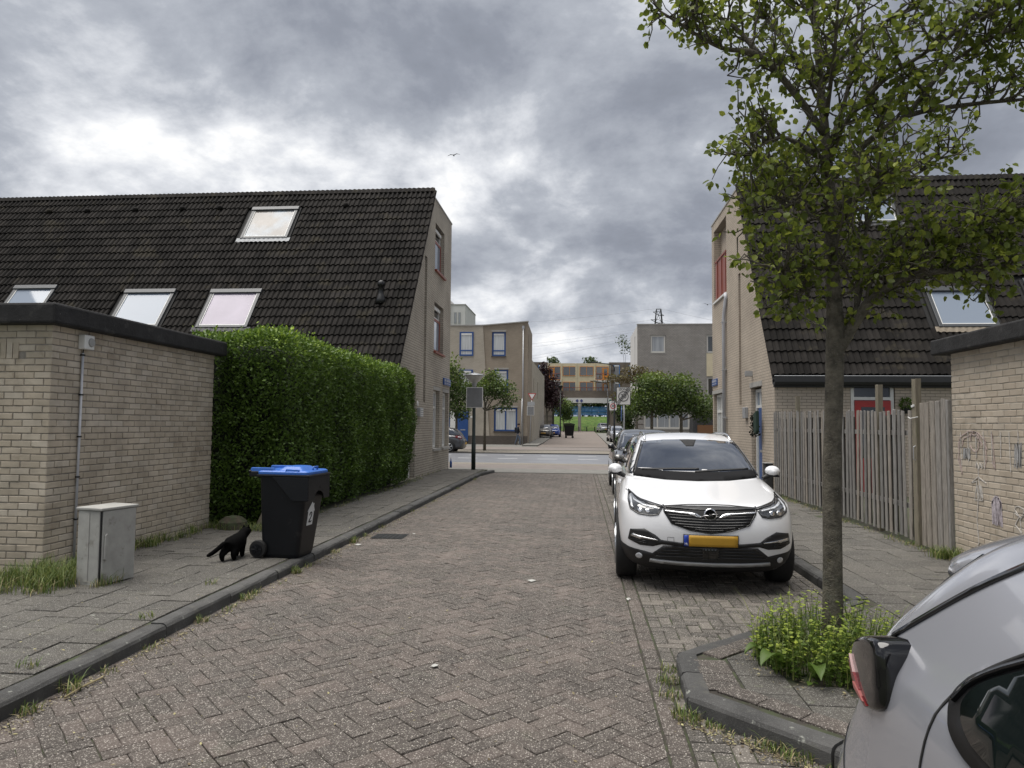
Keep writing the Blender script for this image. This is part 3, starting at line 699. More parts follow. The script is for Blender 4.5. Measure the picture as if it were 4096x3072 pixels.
def name_sign(y0, y1, z0, z1, x, out, label):
    o = empty('street_name_sign', (x, y0, z0), label=label, cat='sign')
    t = sorted((x, x+out*.05)); box('plate', MATS['blue_sign'], o, t[0], t[1], y0, y1, z0, z1, bevel=.01)
    mb = MB(); t = sorted((x+out*.0505, x+out*.053)); yy = y0+.08; L_ = y1-y0
    for z, n, h in ((z0+(z1-z0)*.52, 13, .07), (z0+(z1-z0)*.2, 11, .03)):
        for k in range(n):
            if k in (3,): continue
            wd = (L_-.16)/n; a = y0+.08+k*wd
            mb.box(t[0], t[1], a, a+wd*.22, z, z+h)
            mb.box(t[0], t[1], a+wd*.24, a+wd*.7, z+(h*.75 if k % 2 else 0), z+(h if k % 2 else h*.25))
            if k % 3 == 0: mb.box(t[0], t[1], a+wd*.5, a+wd*.72, z+h*.28, z+h*.72)
    mb.build('lettering', MATS['sign_white'], o); return o
name_sign(23.98, 25.2, 3.0, 3.24, -4.69, 1, 'blue street name sign on the corner of the grey brick gable')
# ---- right terrace house
hr = empty('terrace_house', (9, 20, .1), label='terrace house with dark tiled slope, grey gutter and red garden door', cat='house')
wall(hr, MATS['gable_brick_warm'], 'x', 4.55, 1, [(17.2, .05), (25.0, .05), (25.0, 8.6), (20.9, 8.6), (17.2, 2.9)],
     [(20.62, 20.9, 2.26, 6.06), (18.4, 19.5, .12, 2.68), (23.2, 24.85, .12, 2.74), (22.55, 24.62, 5.85, 8.3)], .25)
wall(hr, MATS['gable_brick_warm'], 'y', 17.2, 1, [(4.85, .05), (20, .05), (20, 2.9), (4.85, 2.9)], [(6.26, 7.26, .1, 2.72)], .12)
wall(hr, MATS['gable_brick_warm'], 'y', 25.0, -1, [(4.85, .05), (20, .05), (20, 8.6), (4.85, 8.6)], [], .12)
box('flat_roof', MATS['bitumen'], hr, 4.85, 20, 20.9, 24.95, 8.3, 8.55); box('coping', MATS['concrete'], hr, 4.53, 4.9, 20.9, 25.03, 8.6, 8.65)
fr = tiled_roof(hr, 4.47, 14.9, (17.05, 2.78), (20.82, 8.68), [(8.56, 9.95, 1.5, 2.75), (10.95, 12.3, 1.7, 3.0), (7.4, 8.6, 5.2, 6.2)])
for (a, b, c, d_, p, fl) in ((8.56, 9.95, 1.5, 2.75, 'glass_sky', 'tan_flashing'), (10.95, 12.3, 1.7, 3.0, 'glass_sky', 'tan_flashing'), (7.4, 8.6, 5.2, 6.2, 'glass_sky', 'gutter_grey')):
    skylight(hr, fr, a, b, c, d_, p, fl)
e, d, nrm, R, Ls = fr; mb = MB(); mb.X = Matrix.Translation(e) @ R
for i in range(34):
    x = 14.8-.3*i
    mb.cur = random.random(); mb.prism([(x-.298, -.06), (x, -.06), (x, .05), (x-.08, .075), (x-.15, .05), (x-.225, .078), (x-.298, .05)], 'y', Ls-.06, Ls+.13)
mb.build('ridge_cap', MATS['roof_tile'], hr)
mb = MB(); prof = [(17.18, 2.80), (17.17, 2.70), (17.11, 2.665), (17.03, 2.67), (16.985, 2.72), (16.975, 2.83), (16.955, 2.84), (16.96, 2.70), (17.0, 2.64), (17.11, 2.635), (17.19, 2.67), (17.2, 2.80)]
mb.prism(prof, 'x', 4.50, 15); mb.build('gutter', MATS['gutter_grey'], hr); MB().tube([(4.49, 16.965, 2.838), (15, 16.965, 2.838)], .011, 6).build('gutter_rim', MATS['zinc'], hr)
box('fascia', MATS['gutter_grey'], hr, 4.52, 15, 17.12, 17.19, 2.58, 2.66)
w = window(hr, 'y', 17.23, -1, 6.28, 7.24, .12, 2.70, MATS['white_paint'], MATS['glass_dark'], .075, bars_z=(2.33,), name='door_frame')
rd = box('door', MATS['red_paint'], hr, 6.36, 7.16, 17.20, 17.26, .15, 2.28)
box('pane', MATS['glass_dark'], rd, 6.50, 7.02, 17.195, 17.21, .95, 2.13)
# gable door with blue leaf
window(hr, 'x', 4.66, -1, 18.43, 19.47, .12, 2.64, MATS['white_paint'], MATS['glass_sky'], .08, bars_u=(19.0,), bars_z=(2.18,), name='door_frame')
dr = box('door', MATS['blue_paint'], hr, 4.62, 4.665, 18.48, 18.98, .14, 2.14)
box('letter_slot', MATS['zinc'], dr, 4.61, 4.625, 18.58, 18.86, 1.0, 1.06)
box('lintel', MATS['concrete'], hr, 4.535, 4.7, 18.33, 19.6, 2.69, 2.82)
window(hr, 'x', 4.65, -1, 23.25, 24.8, .85, 2.72, MATS['white_paint'], MATS['curtain'], .08, bars_u=(24.0,), bars_z=(2.15,)); box('lintel', MATS['concrete'], hr, 4.535, 4.7, 23.15, 25.02, 2.745, 2.86)
mbx = box('mailbox', MATS['zinc'], hr, 4.46, 4.55, 19.85, 20.15, 1.88, 2.18, bevel=.01)
MB().prism([(19.3, 3.0), (19.36, 2.98), (19.38, 3.1), (19.3, 3.13)], 'x', 4.36, 4.55).build('wall_lamp', MATS['zinc'], hr)
pb = MB().tube([(4.5, 22.5, 5.80), (4.5, 22.45, 5.65), (4.48, 22.62, 5.2), (4.47, 22.65, 5.0), (4.47, 22.68, .1)], .055, 12).build('downpipe', MATS['pvc_pipe'], hr, smooth=True)
for z in (4.9, 3.4, 1.9): box('bracket', MATS['zinc'], pb, 4.41, 4.55, 22.6, 22.75, z, z+.03)
# balcony recess
bal = box('balcony_panel', MATS['orange_red_paint'], hr, 4.56, 4.60, 22.57, 24.4, 5.9, 7.15); box('balcony_rail', MATS['orange_red_paint'], bal, 4.53, 4.63, 22.57, 24.4, 7.15, 7.2)
for y in (22.65, 23.3, 24.0): box('balcony_post', MATS['orange_red_paint'], bal, 4.535, 4.56, y, y+.05, 5.86, 7.15)
box('balcony_sill', MATS['white_paint'], hr, 4.50, 4.8, 22.5, 24.66, 5.79, 5.852); box('balcony_window', MATS['white_paint'], hr, 4.70, 4.79, 22.56, 23.2, 7.2, 8.28)
name_sign(24.1, 24.95, 3.02, 3.25, 4.56, -1, 'blue street name sign on the corner of the beige brick gable')
# ================================================================ FENCE, HEDGE, TREE, PLANTS, STREET THINGS
M('wood', (.255, .245, .23), .9, rnd=.32, var=.4, vs=9, stretch=(9, 9, .7), bump=.5, bs=20, col2=(.21, .185, .155), stain=[(7., .58, (.11, .09, .07), .6)])
M('wood_gap_dark', (.045, .040, .034), .95, rnd=.3, var=.3, vs=9, stretch=(9, 9, .7))  # back boards coloured dark so the gaps between slats read dark
M('wood_post', (.20, .175, .13), .9, rnd=.15, var=.3, vs=9, stretch=(8, 8, .7), bump=.5, bs=20, stain=[(5., .55, (.13, .14, .07), .5)])
fence = empty('wooden_fence', (4.5, 13, .1), label='weathered grey wooden slat fence with a gate next to the chalked shed', cat='fence')
def slat(w, t, z0, z1, y, x, leany=0., leanx=0., mat='wood', name='slat', parent=fence, twist=0.):
    mb = MB(); mb.cur = random.random(); n = 5; c = .006
    for k in range(n+1):
        pass
    rows = []
    vs = []; fs = []
    bow = random.gauss(0, .004)
    for k in range(n+1):
        f = k/n; z = z0+(z1-z0)*f; oy = leany*f + bow*math.sin(math.pi*f); ox = leanx*f; a = twist*f
        pr = [(-t/2+c, -w/2), (t/2, -w/2), (t/2, w/2), (-t/2+c, w/2), (-t/2, w/2-c), (-t/2, -w/2+c)]
        for (px, py) in pr: vs.append((x+ox+px*math.cos(a)-py*math.sin(a), y+oy+px*math.sin(a)+py*math.cos(a), z + (random.uniform(-.006, .006) if k == n else 0)))
    m = 6
    for k in range(n):
        for j in range(m): fs.append((k*m+j, k*m+(j+1) % m, (k+1)*m+(j+1) % m, (k+1)*m+j))
    fs += [list(range(m))[::-1], list(range(n*m, n*m+m))]
    mb.add(vs, fs); return mb.build(name, MATS[mat], parent)
y = 17.02
while y > 10.18:
    top = 1.885 + .02*(y-10.2)/1. * .9 + random.gauss(0, .008)
    slat(.084+random.gauss(0, .004), .014, .14+random.random()*.02, top, y, 4.49+random.gauss(0, .003), random.gauss(0, .02), random.gauss(0, .006), twist=random.gauss(0, .03))
    y -= .155+random.gauss(0, .005)
y = 16.95
while y > 10.2:
    if random.random() < .95:
        slat(.085, .014, .16, 1.84+random.gauss(0, .02), y-.077, 4.56, random.gauss(0, .01), mat='wood_gap_dark', name='back_slat')
    y -= .155
for k, yy in enumerate((9.84, 9.70, 9.56, 9.42, 9.28)):
    slat(.112, .018, .12, 1.985+.006*k+random.gauss(0, .006), yy, 4.485, random.gauss(0, .008), 0, name='gate_slat')
for z in (.55, 1.55): box('rail', MATS['wood'], fence, 4.508, 4.537, 10.2, 17.1, z, z+.07)
for z in (.45, 1.6): box('gate_rail', MATS['wood'], fence, 4.50, 4.53, 9.22, 9.92, z, z+.08)
for (yy, z1, w) in ((10.02, 2.31, .11), (11.44, 2.31, .10), (13.4, 2.3, .09), (15.52, 2.3, .085)):
    slat(w, .075, .05, z1, yy, 4.50 if yy < 10.5 else 4.58, random.gauss(0, .015), random.gauss(0, .01), 'wood_post', 'post')
slat(.05, .05, .1, 2.0, 9.19, 4.50, 0, 0, 'wood', 'post')
mb = MB().tube([(4.465, 9.98, 1.42), (4.43, 9.98, 1.40), (4.43, 9.98, 1.24), (4.465, 9.98, 1.22)], .007, 8); mb.build('gate_handle', MATS['zinc'], fence)
MB().tube([(4.45, 10.16, 1.80), (4.43, 10.05, 1.78), (4.44, 9.86, 1.80)], .006, 6).build('wire_loop', MATS['sign_white'], fence)
box('gate_latch', MATS['sign_white'], fence, 4.44, 4.462, 9.97, 10.0, 1.94, 1.97)
box('number_tag', MATS['sign_white'], fence, 4.44, 4.4625, 10.0, 10.05, 1.93, 1.96)
# ---- fast leaf meshes
def leaf_mesh(name, P, D, Nn, size, mat, rnds, asp=.5, fold=.25, shape=6, parent=None, kind=None, droop=0.):
    """P base points, D leaf directions, Nn leaf normals (n,3 arrays); size (n,)"""
    n = len(P); D = D/np.linalg.norm(D, axis=1, keepdims=True); S = np.cross(D, Nn); S /= np.linalg.norm(S, axis=1, keepdims=True)+1e-9
    U = np.cross(S, D); s = size[:, None]
    if shape == 6:
        prof = [(0, 0, 0), (.30, -.42*asp*1.15, fold*.16), (.68, -.36*asp*1.15, fold*.14), (1, 0, -droop), (.68, .36*asp*1.15, fold*.14), (.30, .42*asp*1.15, fold*.16)]
        quads = np.array([[0, 1, 2, 3], [0, 3, 4, 5]])
    else:
        prof = [(0, 0, 0), (.5, -.5*asp, fold*.1), (1, 0, 0), (.5, .5*asp, fold*.1)]; quads = np.array([[0, 1, 2, 3]])
    k = len(prof); V = np.zeros((n, k, 3))
    for i, (a, b, c) in enumerate(prof): V[:, i] = P + s*(D*a + S*b + U*c)
    q = (quads[None] + (np.arange(n)*k)[:, None, None]).reshape(-1, 4)
    me = bpy.data.meshes.new(name); me.vertices.add(n*k); me.vertices.foreach_set('co', V.ravel())
    nf = len(q); me.loops.add(nf*4); me.loops.foreach_set('vertex_index', q.ravel()); me.polygons.add(nf)
    me.polygons.foreach_set('loop_start', np.arange(nf)*4); me.polygons.foreach_set('loop_total', np.full(nf, 4))
    a = me.attributes.new('rnd', 'FLOAT', 'FACE'); a.data.foreach_set('value', np.repeat(rnds, len(quads)).astype(np.float32))
    me.update(calc_edges=True); me.validate(); me.materials.append(mat)
    o = bpy.data.objects.new(name, me); COL.objects.link(o)
    if parent is not None: par(o, parent)
    if kind: o['kind'] = kind
    return o
def unit(n): v = rng.normal(size=(n, 3)); return v/np.linalg.norm(v, axis=1, keepdims=True)
# ---- hedge
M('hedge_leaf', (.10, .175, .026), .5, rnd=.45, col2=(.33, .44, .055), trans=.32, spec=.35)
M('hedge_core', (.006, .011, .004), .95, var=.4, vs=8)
hedge = empty('hedge', (-5.3, 15, .1), label='tall clipped green hedge between the shed and the grey gable', cat='hedge')
def hedge_build():
    X0, X1, Y0, Y1, ZT = -6.6, -4.46, 10.35, 19.0, 3.06
    def disp(p): # smooth bulges of the clipped faces
        return np.array([.13*mnoise.noise((q[0]*.9, q[1]*.9, q[2]*.9)) + .07*mnoise.noise((q[0]*2.6, q[1]*2.6, q[2]*2.6)) for q in p])
    n1, n2, n3, n4 = 38000, 7500, 15000, 4000
    f = rng.random((n1, 2)); Yf = Y0+(Y1-Y0)*f[:, 0]**1.0; Zf = .15+(ZT-.15)*f[:, 1]**.9
    P1 = np.c_[np.full(n1, X1), Yf, Zf]; N1 = np.tile([1., 0, 0], (n1, 1))
    f = rng.random((n2, 2)); P2 = np.c_[X0+1.0+(X1-X0-1.0)*f[:, 0], np.full(n2, Y0), .12+(ZT-.12)*f[:, 1]]; N2 = np.tile([0, -1., 0], (n2, 1))
    f = rng.random((n3, 2)); P3 = np.c_[X0+.5+(X1-X0-.5)*f[:, 0], Y0+(Y1-Y0)*f[:, 1], np.full(n3, ZT)]; N3 = np.tile([0, 0, 1.], (n3, 1))
    f = rng.random((n4, 2)); P4 = np.c_[X0+1.2+(X1-X0-1.2)*f[:, 0], np.full(n4, Y1), .2+(ZT-.2)*f[:, 1]]; N4 = np.tile([0, 1., 0], (n4, 1))
    P = np.r_[P1, P2, P3, P4]; Nn = np.r_[N1, N2, N3, N4]; n = len(P)
    # round the edges, hollow the foot, slight depth scatter
    r = .30
    cx = np.clip(P[:, 0], X0, X1-r); cy = np.clip(P[:, 1], Y0+r, Y1-r); cz = np.clip(P[:, 2], 0, ZT-r)
    v = P - np.c_[cx, cy, cz]; L_ = np.linalg.norm(v, axis=1, keepdims=True)
    m = L_[:, 0] > r*.999; v2 = np.where(L_ > 1e-6, v/np.maximum(L_, 1e-6), Nn)
    P = np.where(m[:, None], np.c_[cx, cy, cz]+v2*r, P); Nn = np.where(m[:, None], v2, Nn)
    dp = disp(P)
    foot = np.clip((.75-P[:, 2])/.75, 0, 1)*.16
    depth = -np.abs(rng.normal(0, .085, n)) + dp - foot + rng.random(n)*.03
    P = P + Nn*depth[:, None]
    # sparse twig tips that stick out
    tip = rng.random(n) < .07; P[tip] += Nn[tip]*(rng.random(tip.sum())*.10)[:, None] + np.array([0, 0, 1])*(rng.random(tip.sum())*.03)[:, None]
    D = Nn*.55 + unit(n)*.75 + np.array([0, 0, .35]); LN = Nn*.6 + unit(n)*.6 + np.array([0, 0, .5])
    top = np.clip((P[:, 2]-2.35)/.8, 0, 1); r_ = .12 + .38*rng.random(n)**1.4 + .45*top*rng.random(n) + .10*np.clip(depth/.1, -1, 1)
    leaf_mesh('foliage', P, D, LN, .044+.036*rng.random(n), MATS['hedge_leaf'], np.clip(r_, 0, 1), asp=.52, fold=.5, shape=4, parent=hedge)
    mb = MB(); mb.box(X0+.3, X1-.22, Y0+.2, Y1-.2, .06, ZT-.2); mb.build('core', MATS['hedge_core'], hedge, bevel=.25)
    for (x, yy) in ((-4.85, 10.75), (-5.1, 11.6), (-4.9, 13), (-4.95, 14.5), (-4.9, 16), (-4.95, 17.6)):
        MB().tube([(x, yy, .05), (x+.03, yy+.06, .5), (x-.02, yy+.12, 1.0)], [.045, .035, .02], 7).build('stem', MATS['bark'], hedge, smooth=True)
M('bark', (.125, .112, .086), .95, var=.55, vs=14, bump=1., bs=55, bdist=.03, stain=[(6., .58, (.13, .13, .10), .6), (9., .66, (.12, .10, .02), .6)], speck=[(70., .30, (.19, .18, .15))])
hedge_build()
box('leaning_plank', MATS['wood_post'], None, -4.72, -4.62, 10.12, 10.14, .1, .95, label='grey wooden plank leaning against the hedge by the shed', cat='plank').rotation_euler = (0, rad(14), 0)
bpy.data.objects['leaning_plank'].matrix_world = Matrix.Translation((-4.72, 10.18, .1)) @ Matrix.Rotation(rad(24), 4, 'Y') @ Matrix.Translation((4.67, -10.13, -.1))
# ---- street tree
M('tree_leaf', (.15, .195, .032), .48, rnd=.42, col2=(.31, .335, .055), trans=.48, spec=.4)
BR = {
 't': [(1.98,5.9,.06),(1.99,5.9,.6),(2.0,5.9,1.37),(2.04,5.9,2.41),(2.02,5.9,3.01),(2.02,5.88,3.35),(2.0,5.9,3.89),(1.98,5.95,4.42),(1.95,5.95,4.97),(1.95,5.95,5.7),(1.9,6.0,6.5)],
 'R1': [(2.05,5.9,2.25),(2.19,5.85,2.51),(2.28,5.8,2.65),(2.45,5.7,2.79),(2.64,5.6,2.83),(2.88,5.55,2.83),(3.05,5.5,2.85)],
 'R1b': [(2.19,5.85,2.51),(2.24,5.95,2.87),(2.35,6.1,3.21),(2.51,6.25,3.61),(2.57,6.3,3.83)],
 'L1': [(2.02,5.88,3.23),(1.79,5.8,3.44),(1.55,5.7,3.38),(1.34,5.62,3.32)],
 'L2': [(2.01,5.9,3.51),(1.81,6.1,3.69),(1.6,6.3,3.77),(1.5,6.35,3.77)],
 'L3': [(1.98,5.9,4.05),(1.73,5.8,4.34),(1.42,5.7,4.63),(1.13,5.7,4.7),(.82,5.6,4.83),(.62,5.6,4.98)],
 'L3b': [(1.42,5.7,4.63),(1.26,5.8,4.92),(1.0,5.9,5.19),(.85,5.9,5.45)],
 'R2': [(2.01,5.9,3.64),(2.25,5.75,3.9),(2.5,5.6,4.05),(2.92,5.5,4.08),(3.23,5.4,4.06),(3.53,5.3,4.05)],
 'R3': [(2.0,5.9,3.89),(2.24,6.1,4.48),(2.36,6.2,5.1),(2.49,6.3,5.74)],
 'R4': [(2.04,5.9,3.45),(2.53,6.2,3.67),(2.96,6.4,3.89),(3.28,6.5,4.13)],
 'R5': [(2.23,5.95,2.87),(2.49,5.7,3.1),(2.76,5.5,3.17),(3.1,5.4,3.25),(3.41,5.3,3.28)],
 'L4': [(2.03,5.9,2.93),(1.76,5.7,2.91),(1.54,5.55,2.82),(1.42,5.5,2.88)],
 'L5': [(2.03,5.9,3.09),(1.79,5.7,2.75),(1.6,5.6,2.66)],
 'R6': [(2.03,5.9,4.0),(2.3,5.6,4.31),(2.52,5.4,4.42),(2.76,5.3,4.56),(3.09,5.2,4.66)],
 'L6': [(1.98,5.95,4.42),(1.75,6.1,4.91),(1.55,6.2,5.3),(1.34,6.3,5.72)],
 'R7': [(2.45,5.7,2.79),(2.61,5.6,3.0),(2.83,5.5,3.04),(3.06,5.5,3.11)],
 'L7': [(2.0,5.9,3.81),(1.63,5.7,3.94),(1.42,5.6,3.86),(1.33,5.55,3.75)],
 'R8': [(1.98,5.95,4.5),(2.25,5.8,4.8),(2.56,5.7,4.95),(2.8,5.6,5.18)],
 'R9': [(2.5,5.6,4.05),(2.76,5.5,4.39),(3.04,5.4,4.54),(3.2,5.4,4.6)],
 'B1': [(2.0,5.9,3.7),(2.05,6.4,3.95),(2.15,6.9,4.2)], 'B2': [(2.0,5.9,4.2),(1.9,5.4,4.5),(1.8,5.0,4.8)], 'B3': [(2.02,5.9,3.2),(2.1,5.5,3.4),(2.2,5.2,3.5)], 'B4': [(1.95,5.95,4.9),(2.0,6.3,5.4),(2.1,6.6,5.8)], 'B5': [(1.95,5.95,5.2),(1.7,5.7,5.6),(1.5,5.5,5.9)],
}
_S = .864
BR = {k: [(x*_S, y*_S, (1.65+(z-1.65)*_S) if z > .3 else .06) for x, y, z in v] for k, v in BR.items()}
def make_tree():
    t = empty('street_tree', (1.71, 5.1, .1), label='leafy young street tree rising from the weedy island in front of the white car', cat='tree')
    rr = random.Random(11)
    trunk = MB(); P = BR['t']
    def smooth(pts, k=3):
        out = []
        for i in range(len(pts)-1):
            p0, p1, p2, p3 = [Vector(pts[max(0, min(len(pts)-1, i+q))]) for q in (-1, 0, 1, 2)]
            for s in range(k):
                f = s/k; out.append(.5*((2*p1)+(-p0+p2)*f+(2*p0-5*p1+4*p2-p3)*f*f+(-p0+3*p1-3*p2+p3)*f**3))
        out.append(Vector(pts[-1])); return out
    sp = smooth(P, 5); n = len(sp)
    def trad(z): return np.interp(z, [0, .25, .8, 2.1, 2.3, 2.8, 3.7, 4.5, 5.9], [.092, .069, .062, .058, .061, .044, .031, .021, .01])
    trunk.tube(sp, [trad(p.z)*(1+.10*mnoise.noise((p.z*4, 0, 1))) for p in sp], 16)
    tr = trunk.build('trunk', MATS['bark'], t, smooth=True)
    limbs = MB(); twigs = MB(); LP = []; LD = []; LS = []
    def rv(): return Vector((rr.gauss(0, 1), rr.gauss(0, 1), rr.gauss(0, 1))).normalized()
    def wig(p, d, L, k, bend, up=.15):
        pts = [Vector(p)]; d = Vector(d).normalized()
        for _ in range(k):
            d = (d + rv()*bend + Vector((0, 0, up))).normalized(); pts.append(pts[-1]+d*(L/k))
        return pts
    def leaves_at(p, d, m, spread=.05):
        for _ in range(m):
            q = p + rv()*spread*rr.random(); dd = (d*.5 + rv()*.9 + Vector((0, 0, -.25))).normalized()
            LP.append(q + dd*.012); LD.append(dd); LS.append(rr.uniform(.032, .062))
    for key, pts in BR.items():
        if key == 't': continue
        s = smooth(pts, 4); m = len(s); base = .028 if key in ('R1', 'R2', 'L3') else .020 if key[0] in 'LR' else .018
        if key == 'R1': base = .044
        limbs.tube(s, [max(.006, base*(1-.85*i/m)) for i in range(m)], 8)
        total = sum((s[i+1]-s[i]).length for i in range(m-1))
        for i in range(2 if key != 'R1' else 5, m):
            p = s[i]; dirn = (s[min(i+1, m-1)]-s[i-1]).normalized(); f = i/m
            for _ in range(rr.choice((1, 1, 2, 2))):
                d = (dirn*.5 + rv() + Vector((0, 0, .35))).normalized(); L = rr.uniform(.15, .40)*(1.05-.35*f)
                tw = wig(p, d, L, 4, .35); twigs.tube(tw, [.010*(1-.6*k/4) for k in range(5)], 5)
                for k in range(1, 5):
                    for _ in range(rr.choice((1, 1, 2))):
                        d2 = ((tw[k]-tw[k-1]).normalized()*.6 + rv()).normalized(); t2 = wig(tw[k], d2, rr.uniform(.06, .20), 2, .4)
                        twigs.tube(t2, [.0055, .004, .003], 4, cap=False)
                        leaves_at(t2[-1], d2, rr.choice((3, 4, 5)), .055); 
                        if rr.random() < .6: leaves_at(t2[1], d2, 1, .03)
        for _ in range(2): leaves_at(s[-1], dirn, 3, .05)
    # lichen-grey bare tips, knots on the trunk
    for p in sp:
        if 2.5 < p.z < 5.0 and rr.random() < .8:
            d = Vector((rr.gauss(0, 1), rr.gauss(0, 1), .5)).normalized(); tw = wig(p, d, rr.uniform(.3, .6), 4, .3); twigs.tube(tw, [.012, .01, .008, .006, .004], 5)
            for k in range(1, 5): leaves_at(tw[k], d, 3, .08)
    limbs.build('limbs', MATS['bark'], t, smooth=True)
    twigs.build('twigs', MATS['bark'], t, smooth=True, kind='stuff')
    A = np.array([p[:] for p in LP]); D = np.array([d[:] for d in LD]); n = len(A)
    leaf_mesh('crown', A, D, unit(n)*.8+np.array([0, 0, .6]), np.array(LS), MATS['tree_leaf'], np.clip(rng.beta(2, 2.6, n), 0, 1), asp=.78, fold=.6, parent=t, droop=.12)
    return n
NLEAF = make_tree()
# ---- weeds round the tree, grass tufts
M('weed_leaf', (.12, .20, .032), .5, rnd=.35, col2=(.30, .35, .05), trans=.35)
M('grass_blade', (.10, .16, .03), .55, rnd=.4, col2=(.19, .20, .06), trans=.3)
M('dry_grass', (.26, .215, .115), .8, rnd=.35)
def blades(P, H, W, lean, mat, name, parent=None, kind='stuff', label=None, rn=None):
    n = len(P); a = rng.random(n)*2*np.pi; d = np.c_[np.cos(a), np.sin(a), np.zeros(n)]; s = np.c_[-np.sin(a), np.cos(a), np.zeros(n)]
    V = np.zeros((n, 7, 3)); l = (lean*H*rng.random(n))[:, None]; H_ = H[:, None]; W_ = (W*np.ones(n))[:, None]
    up = np.array([0, 0, 1.])
    for i, (f, w) in enumerate(((0, 1), (.4, .9), (.75, .6))):
        c = P + up*H_*f*(1-.25*f*np.minimum(1, lean)) + d*l*f*f*1.3
        V[:, 2*i] = c - s*W_*w; V[:, 2*i+1] = c + s*W_*w
    V[:, 6] = P + up*H_*(1-.3*min(1, lean)) + d*l*1.3
    q = []
    me = bpy.data.meshes.new(name); me.vertices.add(n*7); me.vertices.foreach_set('co', V.ravel())
    base = (np.arange(n)*7)[:, None]
    q4 = np.concatenate([base+np.array([0, 1, 3, 2]), base+np.array([2, 3, 5, 4])], 0); q3 = base+np.array([4, 5, 6])
    loops = np.concatenate([q4.ravel(), q3.ravel()]); nf = 3*n
    me.loops.add(len(loops)); me.loops.foreach_set('vertex_index', loops); me.polygons.add(nf)
    tot = np.r_[np.full(2*n, 4), np.full(n, 3)]; st = np.r_[0, np.cumsum(tot)[:-1]]
    me.polygons.foreach_set('loop_start', st); me.polygons.foreach_set('loop_total', tot)
    r = rng.random(n) if rn is None else rn
    at = me.attributes.new('rnd', 'FLOAT', 'FACE'); at.data.foreach_set('value', np.r_[r, r, r].astype(np.float32))
    me.update(calc_edges=True); me.validate(); me.materials.append(MATS[mat])
    o = bpy.data.objects.new(name, me); COL.objects.link(o)
    if parent is not None: par(o, parent)
    return tag(o, label, kind=kind)
def weeds():
    w = empty('weed_clump', (1.64, 4.95, .1), label='bright green clump of weeds growing round the tree trunk', cat='plant')
    LP, LD, LS, LR = [], [], [], []; stems = MB(); rr = random.Random(4)
    for k in range(250):
        a = rr.random()*6.283; r = .47*math.sqrt(rr.random()); x, yy = 1.64+r*math.cos(a), 4.95+r*math.sin(a)
        if (x-1.71)**2+(yy-5.1)**2 < .012: continue
        h = rr.uniform(.18, .46)*(1-.35*(r/.47)**2); d = Vector((math.cos(a)*.25*r/.47, math.sin(a)*.25*r/.47-.05, 1)).normalized()
        pts = [Vector((x, yy, .1))]
        for q in range(4): d = (d+Vector((rr.gauss(0, .12), rr.gauss(0, .12), .1))).normalized(); pts.append(pts[-1]+d*h/4)
        stems.tube(pts, [.0035, .003, .003, .002, .0015], 4, cap=False)
        for q in range(1, 5):
            for _ in range(4):
                an = rr.random()*6.283; dd = Vector((math.cos(an), math.sin(an), rr.uniform(-.2, .5)))
                LP.append(pts[q]+Vector((0, 0, rr.uniform(-.04, .02)))); LD.append(dd); LS.append(rr.uniform(.022, .046)*(1.25-.12*q)); LR.append(min(1, .15+.17*q+rr.gauss(0, .12)))
    stems.build('stems', MATS['weed_leaf'], w, kind='stuff')
    n = len(LP); leaf_mesh('leaves', np.array([p[:] for p in LP]), np.array([p[:] for p in LD]), unit(n)*.4+np.array([0, 0, 1]), np.array(LS), MATS['weed_leaf'], np.clip(np.array(LR), 0, 1), asp=.72, fold=.35, parent=w, droop=.1)
    m = 750; a = rng.random(m)*2*np.pi; r = .49*np.sqrt(rng.random(m)); P = np.c_[1.64+r*np.cos(a), 4.95+r*np.sin(a), np.full(m, .1)]
    blades(P, .14+.34*rng.random(m), .0028, .7, 'grass_blade', 'tall_grass', w)
    # two broad dock leaves
    for (x, yy, an, s) in ((1.28, 4.72, 3.9, .24), (1.42, 4.58, 4.6, .22), (1.24, 4.9, 3.5, .18)):
        mb = MB(); N_ = 8; vs = []
        for i in range(N_+1):
            f = i/N_; wd = s*.22*math.sin(math.pi*min(1, f*.93+.05))**.7; zz = .12+.16*math.sin(f*2.6)*s/.3
            c = Vector((x+math.cos(an)*s*f, yy+math.sin(an)*s*f, zz)); sd = Vector((-math.sin(an), math.cos(an), 0))*wd
            vs += [c-sd+Vector((0, 0, .02)), c, c+sd+Vector((0, 0, .02))]
        mb.cur = .15; mb.add(vs, [(3*i+j, 3*i+j+1, 3*i+j+4, 3*i+j+3) for i in range(N_) for j in range(2)]); mb.build('dock_leaf', MATS['weed_leaf'], w, smooth=True)
weeds()
